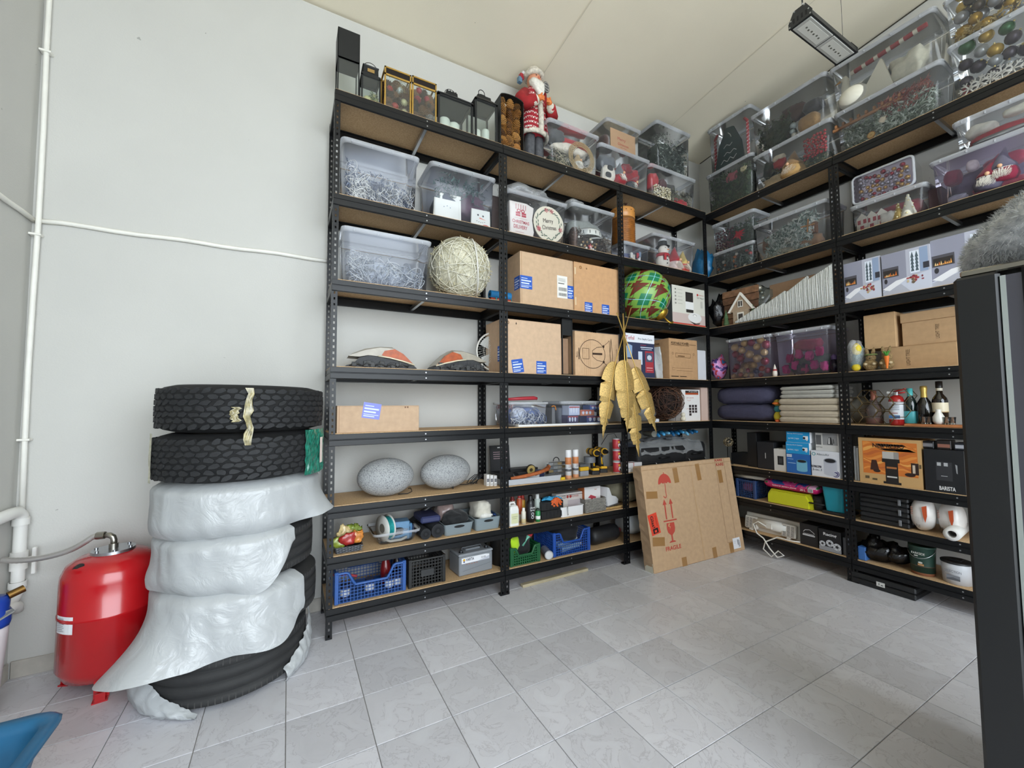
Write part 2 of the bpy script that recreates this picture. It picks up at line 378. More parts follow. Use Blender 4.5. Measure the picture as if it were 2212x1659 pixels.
# ================================================================ things on the floor
M_RUB=mat('#1d1e20',.72,var=.18,scale=18,bump=.15,bscale=90,name='tyre_rubber')
M_RUB2=mat('#2b2b2b',.78,var=.2,scale=9,bump=.1,bscale=120,name='worn_tyre_rubber')
def film(name,base,trans,gloss,milk):
 m=bpy.data.materials.new(name);m.use_nodes=True;nt=m.node_tree;L=nt.links.new
 for n in list(nt.nodes):nt.nodes.remove(n)
 N=lambda t:nt.nodes.new('ShaderNode'+t)
 o=N('OutputMaterial');d=N('BsdfDiffuse');d.inputs[0].default_value=lin(base);tl=N('BsdfTranslucent');tl.inputs[0].default_value=lin(base)
 g=N('BsdfGlossy');g.inputs[1].default_value=gloss;tr=N('BsdfTransparent');tr.inputs[0].default_value=(.95,.95,.95,1)
 a=N('MixShader');a.inputs[0].default_value=trans;b=N('MixShader');b.inputs[0].default_value=milk;c=N('MixShader')
 tc=N('TexCoord');nz=N('TexNoise');nz.inputs['Scale'].default_value=9;nz.inputs['Detail'].default_value=7;nz.inputs['Distortion'].default_value=2.2
 bp=N('Bump');bp.inputs['Strength'].default_value=.45;bp.inputs['Distance'].default_value=.008
 L(tc.outputs['Object'],nz.inputs['Vector']);L(nz.outputs['Fac'],bp.inputs['Height'])
 bq=N('Bump');bq.inputs['Strength'].default_value=1;bq.inputs['Distance'].default_value=.014;L(nz.outputs['Fac'],bq.inputs['Height']);L(bq.outputs[0],g.inputs['Normal']);L(bp.outputs[0],d.inputs['Normal'])
 L(d.outputs[0],a.inputs[1]);L(tl.outputs[0],a.inputs[2]);L(tr.outputs[0],b.inputs[1]);L(a.outputs[0],b.inputs[2])
 c.inputs[0].default_value=.06;L(b.outputs[0],c.inputs[1]);L(g.outputs[0],c.inputs[2]);L(c.outputs[0],o.inputs[0])
 return m
M_BAG=film('grey_white_film','#c8cbcc',.22,.2,.95)
M_CLEARBAG=film('clear_film','#e9ecef',.2,.12,.28)
M_BLKBAG=film('black_film','#0e0e10',.02,.16,.97)
M_BLUEBAG=film('blue_film','#2f7fb4',.2,.2,.9)
def tyre_profile(ro,w,grooves):
 ri=ro*.60;P=[(ri,.02*w/.25),(ri+.03,.004),(ro*.80,0),(ro-.035,.012),(ro-.012,.028)]
 zs=[.03]+[z for gz in grooves for z in (gz-.005,gz-.0045,gz+.0045,gz+.005)]+[w-.03]
 for i,z in enumerate(zs):
  dep=0 if i in (0,len(zs)-1) else (0 if (i-1)%4 in (0,3) else .009)
  crown=.008*((z-w/2)/(w/2))**2
  P.append((ro-crown-dep,z))
 return P+[(ro-.012,w-.028),(ro-.035,w-.012),(ro*.80,w),(ri+.03,w-.004),(ri,w-.02),(ri-.004,w/2),(ri,.02*w/.25)]
def tyre(label,x,y,z,ro,w,at=False,tilt=(0,0),rz=0):
 t=thing('tyre',label,'tyre',(x,y,z),(tilt[0],tilt[1],rz),'tyres in the stack')
 g=G();g.lathe(tyre_profile(ro,w,() if at else (w*.28,w*.5,w*.72)),72);g.obj('carcass',mat('#0d0d0e',.85) if at else M_RUB2,t)  # off-road carcass darker than its blocks: shade of the tread gaps in the colour
 g=G()
 if at:
  rows=7;n=46;rr=random.Random(int(z*1000))
  for k in range(rows):
   zc_=.018+(w-.036)*(k+.5)/rows;hh=(w-.036)/rows*.5
   for i in range(n):
    a=2*pi*(i+.5*(k%2)+rr.uniform(-.06,.06))/n;ww=ro*pi/n*.93;sk=(-1)**k*.006
    r0=ro-.013-.010*abs((zc_-w/2)/(w/2))**3;rd=.014
    P=[]
    for (s,q) in ((-1,-.75),(-.2,-1),(.55,-.8),(1,-.15),(.75,.7),(.1,1),(-.6,.75),(-1,.2)):
     s+=rr.uniform(-.22,.22);q+=rr.uniform(-.18,.18);P.append((s*ww+sk*q,q*hh*1.0))
    th_=rr.uniform(-.45,.45);P=[(x_*cos(th_)-z_*sin(th_)*.8,z_*cos(th_)+x_*sin(th_)*.5) for x_,z_ in P];V=[]
    for dr,kf in ((0,1.0),(rd,.9)):
     for (sx,sz) in P: 
      an=a+sx*kf/ro;V.append(((r0+dr)*cos(an),(r0+dr)*sin(an),zc_+sz*kf))
    m_=len(P);g.add(V,[tuple(range(m_,2*m_))]+[(j,(j+1)%m_,m_+(j+1)%m_,m_+j) for j in range(m_)])
  o=g.obj('tread',M_RUB,t);o['kind']='stuff'
 else:
  n=84
  for i in range(n):
   for (zz0,zz1) in ((.031,w*.23),(w*.77,w-.031)):
    a=2*pi*i/n;e=.0026/ro;V=[]
    for rr_ in (ro-.03,ro+.0012):
     for (da,zz) in ((-e,zz0),(e,zz0),(e,zz1),(-e,zz1)):
      r_=rr_ - (.016 if (zz<.02 or zz>w-.02) else .004 if rr_>ro else 0);V.append((r_*cos(a+da),r_*sin(a+da),zz))
    g.add(V,[(4,5,6,7),(0,1,5,4),(1,2,6,5),(2,3,7,6),(3,0,4,7)])
  o=g.obj('tread',mat('#3a3938',.8,name='tread_rib'),t);o['kind']='stuff'
 return t
TX,TY=-1.03,-.045
TZ=[0,.262,.522,.780,1.026,1.262]
tyre('worn road tyre lying on the floor at the bottom of the stack',TX-.03,TY+.02,.0,.355,.255,rz=.3)
tyre('road tyre second from the floor, its right side showing below a torn bag',TX+.02,TY+.04,TZ[1],.352,.25,rz=.9)
tyre('road tyre third from the floor, mostly hidden in a grey bag',TX+.0,TY+.03,TZ[2],.350,.25,rz=.1)
tyre('tyre fourth from the floor, fully wrapped in a grey bag',TX,TY,TZ[3],.355,.24,rz=.5)
tyre('off-road tyre with green tape and shipping label, second from top',TX+.0,TY,TZ[4],.385,.232,True,(.0,-.008))
tyre('off-road tyre on top of the stack with torn yellowed tape',TX+.005,TY+.005,TZ[5],.385,.232,True,(.004,.01))
def bag(label,zt,zb,r,a0,a1,hem,flare,seed,top=True,n=90,k=16):
 """a film bag draped round a tyre: angle range in degrees, hem(a) lifts the lower edge, flare(a) pushes it outwards"""
 g=G();V=[];rows=[]
 prof=([(r*.58,zt+.006),(r*.8,zt+.012),(r-.03,zt+.008)] if top else [])+[(r+.004,zt-.025)]
 for j in range(1,k+1):prof.append((r+.010,zt-.025-(zt-.025-zb)*j/k))
 m_=len(prof)
 for i in range(n+1):
  a=a0+(a1-a0)*i/n;ar=radians(a);h=hem(a);fl=flare(a)
  for j,(pr,pz) in enumerate(prof):
   q=max(0,(zt-pz)/(zt-zb));z=pz+h*q;rr=pr+fl*q**2.2-(.05*max(0,(q-.70)/.30)**2+.02*max(0,(.22-q)/.22)**2)*max(0,1-fl/.05)
   w=noise.noise(Vector((a*.04+seed,z*6,seed)))*.010+noise.noise(Vector((a*.09,z*4+a*.05,seed*2)))*.006
   if j>=3 or not top:rr+=w*(1+.5*q)+.004
   rr+=abs(noise.noise(Vector((a*.03,z*15+a*.12,seed))))*.004
   V.append((rr*cos(ar),rr*sin(ar),max(z,.003-0)))
 F=[(i*m_+j,(i+1)*m_+j,(i+1)*m_+j+1,i*m_+j+1) for i in range(n) for j in range(m_-1)]
 g.add(V,F,0,True);o=g.obj('tyre_bag',M_BAG);o.location=(TX,TY,0)
 return tag(o,label,'plastic bag','film bags round the tyres')
def bump(a,c,w,h):return h*math.exp(-((a-c)/w)**2)
bag('grey film bag wrapped round the tyre just below the two off-road tyres',1.022,.770,.358,-200,160,lambda a:bump(a,-12,22,.045)+.006*sin(a*.11),lambda a:bump(a,-12,20,.085)+bump(a,-165,25,.03),3.1,n=120)
bag('wrinkled grey film bag round the fourth tyre from the top, open at right',.777,.515,.352,-215,-46,lambda a: .01*sin(a*.07)+bump(a,-46,16,.17)-bump(a,-75,14,.03),lambda a:bump(a,-178,30,.035)+bump(a,-64,18,.04),8.7)
bag('long grey film bag flaring out to the left over the red tank side',.520,.245,.354,-205,-36,lambda a:bump(a,-150,26,-.02)+bump(a,-38,12,.08)+.008*sin(a*.13),lambda a:bump(a,-142,26,.20)+bump(a,-62,40,.045),5.3)
g=G()                                   # the bottom tyre's own white bag,rolled down to the floor
def rolled(a0,a1,hfun,out,seed):
 V=[];n=46;k=9
 for i in range(n+1):
  a=radians(a0+(a1-a0)*i/n);H_=hfun(i/n)
  for j in range(k+1):
   q=j/k;rr=.365+out*(1-.55*i/n)*(sin(q*pi*.9))*(1-.3*q)+.012*noise.noise(Vector((i*.35,q*4,seed)));V.append((TX-.03+rr*cos(a),TY+.02+rr*sin(a),.004+H_*(1-q)+.010*abs(noise.noise(Vector((i*.5,q*6,seed+3))))))
 g.add(V,[(i*(k+1)+j,(i+1)*(k+1)+j,(i+1)*(k+1)+j+1,i*(k+1)+j+1) for i in range(n) for j in range(k)],0,True)
rolled(-190,-104,lambda s: .24*(1-s)**.9+.01,.07,1.0)
tag(g.obj('tyre_bag',M_BAG),'white film bag slumped on the floor round the bottom tyre','plastic bag','film bags round the tyres')
g=G();rolled(-48,12,lambda s: .06+.18*s,.035,4.0)
tag(g.obj('film_scrap',M_BAG),'white film scrap hanging at the right of the bottom tyre','plastic bag')
# tape remains on the two off-road tyres
def tape(name,z0,z1,a0,a1,r,mt,seed,label,cat='tape',n=10,k=10,amp=.006,taper=0):
 g=G();V=[]
 for i in range(n+1):
  for j in range(k+1):
   q=j/k;wob=(noise.noise(Vector((q*5,seed,0)))*3 if taper else 0);am=(a0+a1)/2;hw=(a1-a0)/2*(1-taper*abs(sin(q*7+seed))*.6)
   a=radians(am+wob+hw*(2*i/n-1));rr=r+.004+amp*abs(noise.noise(Vector((i*.9+seed,q*9,seed))))
   V.append((rr*cos(a),rr*sin(a),z0+(z1-z0)*q))
 g.add(V,[(i*(k+1)+j,(i+1)*(k+1)+j,(i+1)*(k+1)+j+1,i*(k+1)+j+1) for i in range(n) for j in range(k)],0,False)
 o=g.obj(name,mt);o.location=(TX,TY,0);return tag(o,label,cat)
M_YTAPE=mat('#958b66',.2,var=.5,scale=50,name='yellowed_tape',coat=.6)
tape('adhesive_tape',1.205,1.475,-86,-80,.388,M_YTAPE,2.0,'torn yellowed packing tape on the front of the topmost tyre',taper=.7)
tape('adhesive_tape',1.315,1.385,-94,-88,.388,M_YTAPE,5.0,'short scrap of yellowed tape beside the long strip on the top tyre',taper=.5)
tape('adhesive_tape',1.03,1.262,-158,-153,.388,mat('#a9a692',.3,var=.3,scale=70,name='dull_tape',coat=.4),7.0,'narrow strip of dull clear tape on the left of the second tyre')
M_GTAPE=mat('#1f6f5c',.2,var=.45,scale=45,name='green_stretch_film',coat=.7)
gt=tape('stretch_film',1.025,1.262,-42,-8,.389,M_GTAPE,9.0,'green stretch film band round the right of the second tyre','stretch film',n=26,k=12,amp=.012)
g=G();V=[]
for i in range(4):
 for z in (1.075,1.215):
  a=radians(-24+i*2.0);V.append((.404*cos(a),.404*sin(a),z))
g.add(V,[(2*i,2*i+2,2*i+3,2*i+1) for i in range(3)]);g.obj('paper_label',mat('#e8d9cf',.7),gt,label='pale paper strip label')
# ---------------------------------------------------------------- red expansion tank
t=thing('expansion_tank','red upright pressure tank standing left of the tyres','tank',(-1.60,.16,0),(0,0,radians(-12)))
M_RED=mat('#b3131a',.22,name='red_enamel',coat=.5)
TR=.19
g=G();g.lathe([(0,.045),(TR*.5,.05),(TR*.85,.075),(TR,.13),(TR,.37),(TR+.003,.374),(TR+.003,.386),(TR,.39),(TR,.53),(TR*.985,.565),(TR*.9,.605),(TR*.7,.633),(TR*.45,.646),(.075,.65),(0,.65)],48);g.obj('body',M_RED,t)
g=G();g.cyl((0,0,.645),(0,0,.660),.086,n=32)
for i in range(6):a=i*pi/3;g.cyl((.072*cos(a),.072*sin(a),.66),(.072*cos(a),.072*sin(a),.668),.008,n=6)
fl=g.obj('flange',M_ZINC,t)
g=G();g.cyl((0,0,.66),(0,0,.685),.02,n=6);g.tube([(0,0,.68),(0,0,.70),(-.004,0,.716),(-.02,0,.727),(-.045,.002,.728)],.014,10);g.cyl((-.04,.002,.728),(-.075,.003,.727),.019,n=8);g.obj('elbow_fitting',mat('#a9a49a',.28,1,name='nickel'),t)
for i in range(3):
 a=radians(-70+120*i);c,s_=cos(a),sin(a);g=G();T=Matrix.Translation((c*(TR-.03),s_*(TR-.03),0)) @ Matrix.Rotation(a,4,'Z')
 g.box(0,.045,-.028,.028,0,.006,T=T);g.box(.0,.005,-.028,.028,0,.085,T=T);g.box(.036,.041,-.018,.018,.006,.04,T=T);g.obj('foot',M_RED,t)
g=G();T=Matrix.Translation((-.062,-.135,.607)) @ Euler((radians(42),radians(-18),0)).to_matrix().to_4x4();g.lathe([(0,.012),(.026,.010),(.031,.0),(.026,-.012),(0,-.014)],20,T=T);g.obj('rubber_plug',mat('#0c0c0d',.5),t)
g=G();V=[]
for i in range(7):
 for z in (.325,.405):a=radians(-136+i*5.2);V.append(((TR+.0012)*cos(a),(TR+.0012)*sin(a),z))
g.add(V,[(2*i,2*i+2,2*i+3,2*i+1) for i in range(6)]);lb=g.obj('type_label',mat('#e6e7ea',.5),t,label='white type label')
T=Matrix.Rotation(radians(-30),4,'Z') @ Matrix.Translation((0,-TR-.003,0))
text(lb,'FERRO',-.012,.394,.008,'#333333',w=.035,T=T)
for k,ww in enumerate((.022,.05,.045,.05,.042,.05)):decal(lb,[('#77797d',rc(-.042,-.042+ww,.378-k*.008,.380-k*.008))],T=T,y=-.0004)
g=G();P=[Vector(p) for p in ((-2.03,.25,.648),(-1.98,.235,.641),(-1.925,.22,.640),(-1.87,.21,.644),(-1.815,.20,.655),(-1.76,.19,.675),(-1.715,.18,.703),(-1.690,.178,.722),(-1.674,.176,.7275))]
Q=[]
for i in range(len(P)-1):
 for s in range(6):
  tt=s/6;p0=P[max(i-1,0)];p1=P[i];p2=P[i+1];p3=P[min(i+2,len(P)-1)]
  Q.append(.5*((2*p1)+(p2-p0)*tt+(2*p0-5*p1+4*p2-p3)*tt*tt+(3*p1-p0-3*p2+p3)*tt**3))
Q.append(P[-1]);g.tube(Q,[.0135+.0012*(i%2) for i in range(len(Q))],10)
tag(g.obj('flexible_hose',mat('#cfccc8',.38,.8,name='braided_steel')),'braided steel hose curving from the red tank to the left wall','hose')
# ---------------------------------------------------------------- white drain pipes in the left corner
M_PVC=mat('#e6e5e0',.4,name='white_pvc')
t=thing('drain_pipe','white painted drain pipe with tee and elbows in the left corner','pipe',(-2.02,.37,.38))
g=G();g.cyl((0,0,.06),(0,0,.45),.025,n=16);g.obj('riser',M_PVC,t)
g=G();g.cyl((0,0,.18),(0,0,.27),.032,n=16);g.tube([(.0,-.0,.225),(.035,0,.225),(.055,0,.225)],.014,10);g.box(.05,.066,-.015,.005,.15,.285,b=.003);g.obj('tee',M_PVC,t)
g=G();g.tube([(0,0,.42),(0,-.005,.455),(-.004,-.03,.477),(-.008,-.07,.478),(-.015,-.45,.468)],.028,14);g.cyl((0,0,.405),(0,0,.44),.032,n=16);g.obj('upper_elbow',M_PVC,t)
g=G();g.tube([(0,0,.12),(0,0,.075),(-.005,-.02,.045),(-.01,-.06,.03),(-.012,-.14,.025)],.028,14);g.cyl((0,0,.09),(0,0,.12),.033,n=16);g.obj('lower_elbow',M_PVC,t)
g=G();g.tube([(.01,-.12,.02),(.012,-.06,.016),(.01,-.02,.005),(.008,-.005,-.025)],.022,12);g.obj('trap_elbow',M_PVC,t)
g=G();P=[(XL+.03,YW-.025,z) for z in (.86,1.2,1.6,2.0,2.4,2.9,3.4,4.0,4.26)]
g.tube([(x+.004*sin(z*3),y,z) for x,y,z in P],.012,8);pp=g.obj('heating_pipe',M_DUCT);tag(pp,'thin white painted pipe running up the left corner','pipe')
for z in (1.22,2.32,3.35):g=G();g.box(XL+.002,XL+.05,YW-.042,YW-.002,z-.006,z+.006,b=.002);g.obj('clamp',M_DUCT,pp)
# half-seen appliance at the left edge of the picture
t=thing('water_filter','white standing water filter with blue head at the left edge','water filter',(-1.985,.07,0))
g=G();g.lathe([(0,0),(.028,0),(.036,.02),(.058,.36),(.058,.40),(0,.40)],24);g.obj('body',mat('#d7d2d4',.4),t)
g=G();g.lathe([(.0,.395),(.062,.395),(.066,.41),(.066,.455),(.058,.47),(.060,.50),(.05,.525),(.0,.53)],12);g.obj('head',mat('#17409f',.4),t)
g=G();g.cyl((.045,.02,.52),(.085,.05,.535),.017,n=10);g.obj('brass_fitting',mat('#8a6a3c',.35,1),t)
g=G();V=[(-.16,-.20,.32),(.085,-.02,.463),(.075,-.01,.469),(-.17,-.10,.425),(-.16,-.20,.312),(.085,-.02,.456),(.075,-.01,.462),(-.17,-.10,.416)]
g.add(V,[(0,1,2,3),(7,6,5,4),(0,4,5,1),(1,5,6,2),(2,6,7,3),(3,7,4,0)])
tag(g.obj('metal_tray',mat('#9b9d98',.35,.6,name='brushed_tray')),'grey sheet metal tray tilted before the blue filter head','tray').location=(-1.985,.07,0)
g=G();g.loft([rrect(.05,.10,.012,0),rrect(.055,.11,.016,.03),rrect(.05,.10,.014,.08),rrect(.03,.07,.012,.10)],sm=True);o=g.obj('pump_lever',mat('#15161a',.35));tag(o,'black plastic handle poking in at the left edge','handle');o.location=(-2.0,-.02,.80);o.rotation_euler=(.3,0,0)
g=G();g.cyl((0,0,0),(-.06,0,.0),.012,n=8);g.obj('bracket',M_ZINC,o,loc=(-.0,0,.05))
# ---------------------------------------------------------------- blue tub, bottom left
t=thing('storage_tub','blue plastic tub at the bottom left corner','tub',(-1.79,-1.07,0))
M_TUB=mat('#1f5f86',.42,var=.1,scale=20,name='blue_plastic')
g=G();w_,d_=.62,.70
R0=[rrect(w_-.16,d_-.16,.05,.0),rrect(w_-.03,d_-.03,.06,.335),rrect(w_+.03,d_+.03,.07,.34),rrect(w_+.04,d_+.04,.07,.352),rrect(w_+.02,d_+.02,.07,.362),rrect(w_-.045,d_-.045,.055,.355),rrect(w_-.06,d_-.06,.055,.33),rrect(w_-.18,d_-.18,.045,.012)]
g.loft(R0,sm=True,cap0=True,cap1=True);g.obj('tub_body',M_TUB,t)
g=G();g.sheet(14,14,lambda a,b_:(-.2+.36*a,-.22+.36*b_,.08+.16*max(0,1-((a-.45)**2+(b_-.5)**2)*3.2)+.03*noise.noise(Vector((a*7,b_*7,1)))));o=g.obj('green_cloth',mat('#1f6b62',.8,var=.2,scale=25));tag(o,'dark green cloth crumpled inside the blue tub','cloth');o.location=(-1.79,-1.07,.0)
# ---------------------------------------------------------------- leaning carton
def kraft(hexc,var=.07):
 h=hexc.lstrip('#');hexc='#'+''.join('%02x'%min(255,int(int(h[i:i+2],16)*k+j)) for i,k,j in ((0,1.02,15),(2,1.05,18),(4,1.1,27)))
 return mat(hexc,.82,var=var,scale=26,name='corrugated_card')
CT=thing('flat_carton','large flat cardboard carton leaning against the corner shelves, printed FRAGILE','carton',(1.838,-.272,0),(radians(-8.2),0,radians(-.7)))
M_KR=kraft('#b08a5c');M_KRD=kraft('#94724a')
g=G();g.box(0,1.195,0,.105,.0,.868,b=.006);g.obj('carton_body',M_KR,CT)
g=G();RR=random.Random(4);V=[];n=24
for i in range(n+1):
 z=.01+.845*i/n
 V+=[(-.003-RR.uniform(0,.008),.006,z),(-.003-RR.uniform(0,.01),.05,z),(-.003-RR.uniform(0,.008),.1,z)]
g.add(V,[(3*i+j,3*i+3+j,3*i+4+j,3*i+1+j) for i in range(n) for j in (0,1)]);g.obj('crumpled_end',M_KRD,CT)
def vline(x0,z0,x1,z1,w): 
 dx,dz=x1-x0,z1-z0;l=sqrt(dx*dx+dz*dz);nx,nz=-dz/l*w/2,dx/l*w/2
 return [(x0+nx,z0+nz),(x0-nx,z0-nz),(x1-nx,z1-nz),(x1+nx,z1+nz)]
RD='#bf4a3c';sh=[]
# umbrella, arrows, glass
ux,uz=.25,.70
sh.append((RD,[(ux+.08*cos(a),uz+.085*sin(a)) for a in [pi*i/14 for i in range(15)]]+[(x,uz+(.012 if k%2 else 0)) for k,x in enumerate([ux-.06,ux-.04,ux-.02,ux,ux+.02,ux+.04,ux+.06])]))
sh+=[(RD,rc(ux-.004,ux+.004,uz-.10,uz+.098)),(RD,[(ux-.016+.020*cos(a),uz-.10+.022*sin(a)) for a in [pi+pi*i/10 for i in range(11)]]+[(ux-.016+.012*cos(a),uz-.10+.014*sin(a)) for a in [2*pi-pi*i/10 for i in range(11)]])]
for k in (0,1):
 ax=.215+.075*k;sh+=[(RD,[(ax-.024,.525),(ax+.024,.525),(ax,.572)]),(RD,rc(ax-.007,ax+.007,.405,.528))]
sh.append((RD,rc(.175,.335,.385,.396)))
gx=.252;sh+=[(RD,[(gx-.046,.372),(gx+.046,.372),(gx+.049,.325),(gx+.04,.295),(gx+.011,.272),(gx-.011,.272),(gx-.04,.295),(gx-.049,.325)]),('#c8a271',[(gx-.022,.367),(gx-.005,.367),(gx-.018,.345),(gx-.002,.34),(gx-.016,.318),(gx-.011,.338),(gx-.03,.345)]),(RD,rc(gx-.008,gx+.008,.222,.275)),(RD,[(gx-.042,.212),(gx+.042,.212),(gx+.025,.224),(gx-.025,.224)])]
decal(CT,sh,y=-.0008,name='handling_symbols')
text(CT,'FRAGILE',.252,.168,.033,RD,y=-.001,w=.185,bold=.0012)
text(CT,'KARE',1.02,.812,.026,'#a5342c',y=-.001,w=.11,bold=.001);text(CT,'KARE',1.01,.853,.02,'#a5342c',y=-.001,w=.11,bold=.001)
decal(CT,[('#7d5a36',vline(.955,.865,.955,.10,.003)),('#7d5a36',vline(1.085,.865,1.085,.10,.003)),('#7d5a36',vline(.955,.10,1.04,.10,.003)),('#c69f6d',vline(.62,.0,.60,.868,.004)),('#9b774a',vline(.0,.83,1.19,.832,.003))],y=-.0007,name='crease_lines')
for (x,z,a,ww,hh) in ((.4,.76,.05,.06,.13),(.7,.765,.06,.055,.15),(1.0,.70,.02,.06,.12),(.36,.035,.0,.06,.075),(.76,.045,.03,.055,.09),(1.0,.05,.03,.055,.09),(.08,.62,1.5,.06,.13),(.09,.24,1.45,.07,.14)):
 g=G();g.add([(x+(sx*ww*cos(a)-sz*hh*sin(a))/2,-.0011,z+(sx*ww*sin(a)+sz*hh*cos(a))/2) for sx,sz in ((-1,-1),(1,-1),(1,1),(-1,1))],[(0,1,2,3)]);g.obj('packing_tape',mat('#a2794a',.25,name='brown_tape',coat=.5),CT)
lb=decal(CT,[('#e9e9ee',rc(1.03,1.135,.03,.125)),('#3b3b44',rc(1.095,1.103,.06,.108)),('#3b3b44',rc(1.108,1.113,.04,.108)),('#55555e',rc(1.118,1.124,.04,.1)),('#8f8f99',rc(1.045,1.08,.095,.097)),('#8f8f99',rc(1.045,1.07,.08,.082))],y=-.0016,name='shipping_label')
T=Matrix.Translation((.063,-.0016,.385)) @ Matrix.Rotation(radians(-9),4,'Y')
ol=decal(CT,[('#e2452b',rc(-.052,.052,-.085,.085)),('#1c1210',rc(-.03,.03,-.075,-.035)),('#e2452b',rc(-.012,.012,-.068,-.05))],y=0,name='glass_warning_label',T=T)
text(ol,'Glas!',-.012,.02,.032,'#1c1210',y=-.001,w=.10,rz=-pi/2,bold=.001,T=T);text(ol,'Vorsicht',.03,.02,.012,'#6b1c10',y=-.001,w=.09,rz=-pi/2,T=T)
g=G();g.box(-.006,0,.01,.10,.004,.075);g.obj('barcode_sticker',mat('#c4bfae',.5),CT)
# ---------------------------------------------------------------- black fridge with fur cushion
FX,FY,FZ=.84,-2.32,1.752
M_FR=mat('#08090b',.42,name='black_fridge_steel')
t=thing('fridge','tall black fridge at the right edge of the picture','fridge',(FX,FY,0))
g=G();g.box(0,.9,-.70,-.125,.02,FZ-.012,b=.006);g.obj('cabinet',M_FR,t)
for k in (0,1):
 g=G();g.box(.45*k+.001,.45*k+.449,-.088,0,.04,FZ-.015,b=.008);dr=g.obj('door',M_FR,t)
 g=G();g.tube([(.45*k+(.41 if k==0 else .04),.045,.7),(.45*k+(.41 if k==0 else .04),.045,1.4)],.012,8);g.cyl((.45*k+(.41 if k==0 else .04),0,.72),(.45*k+(.41 if k==0 else .04),.045,.72),.01);g.cyl((.45*k+(.41 if k==0 else .04),0,1.38),(.45*k+(.41 if k==0 else .04),.045,1.38),.01);g.obj('handle',mat('#2a2b2e',.3,.8),dr)
 g=G();g.box(.45*k+.004,.45*k+.446,-.098,-.088,.05,FZ-.03);g.obj('gasket',mat('#8e9490',.5),dr)
g=G();g.box(.006,.894,-.125,-.098,.05,FZ-.03);g.obj('door_gap_shadow',mat('#3d3c43',.5),t)  # strip filling the door gap, its shadow put into the dark grey
g=G();g.box(.012,.10,-.155,-.012,FZ-.015,FZ+.004,b=.004);g.cyl((.05,-.045,FZ-.01),(.05,-.045,FZ+.008),.02,n=14);g.obj('hinge',mat('#8e8a80',.2,1,name='hinge_steel'),t)
g=G();g.box(.02,.88,-.695,-.16,FZ-.013,FZ-.002,b=.004);g.obj('top_cover',mat('#15161a',.5),t)
g=G();RR=random.Random(5)
def cush(p):return Vector((p.x,p.y,p.z+.012*noise.noise(p*5)))
g.ball((0,0,0),(.33,.36,.115),40,fn=cush)
T=thing('fur_cushion','grey faux fur cushion lying on top of the fridge','cushion',(FX+.30,FY-.30,FZ+.175),(radians(-20),radians(8),radians(20)))
m,nt,b,N,L=nodes_mat('grey_fur');b.inputs['Base Color'].default_value=lin('#a7a8a6');b.inputs['Roughness'].default_value=.95;b.inputs['Sheen Weight'].default_value=.6
tc=N('TexCoord');nz=N('TexNoise');nz.inputs['Scale'].default_value=45;nz.inputs['Detail'].default_value=6;L(tc.outputs['Object'],nz.inputs['Vector']);r=N('ValToRGB');r.color_ramp.elements[0].color=lin('#8b8d8d');r.color_ramp.elements[1].color=lin('#bfc0be');r.color_ramp.elements[0].position=.35;r.color_ramp.elements[1].position=.65;L(nz.outputs['Fac'],r.inputs[0]);L(r.outputs[0],b.inputs['Base Color'])
g.obj('cushion_body',m,T)
g=G();V=[];F=[]
for i in range(15000):
 th=RR.uniform(0,2*pi);ph=math.asin(RR.uniform(-1,1));p=Vector((.33*cos(ph)*cos(th),.36*cos(ph)*sin(th),.115*sin(ph)));nrm=Vector((p.x/.109,p.y/.13,p.z/.0132)).normalized()
 p=cush(p);d=(nrm+Vector((RR.uniform(-.9,.9),RR.uniform(-.9,.9),RR.uniform(-1.0,.2)))*.7).normalized();s=d.orthogonal()*.0011;k=len(V);V+=[p-s,p+s,p+d*RR.uniform(.012,.020)];F.append((k,k+1,k+2))
g.add(V,F);o=g.obj('fur',m,T);o['kind']='stuff'
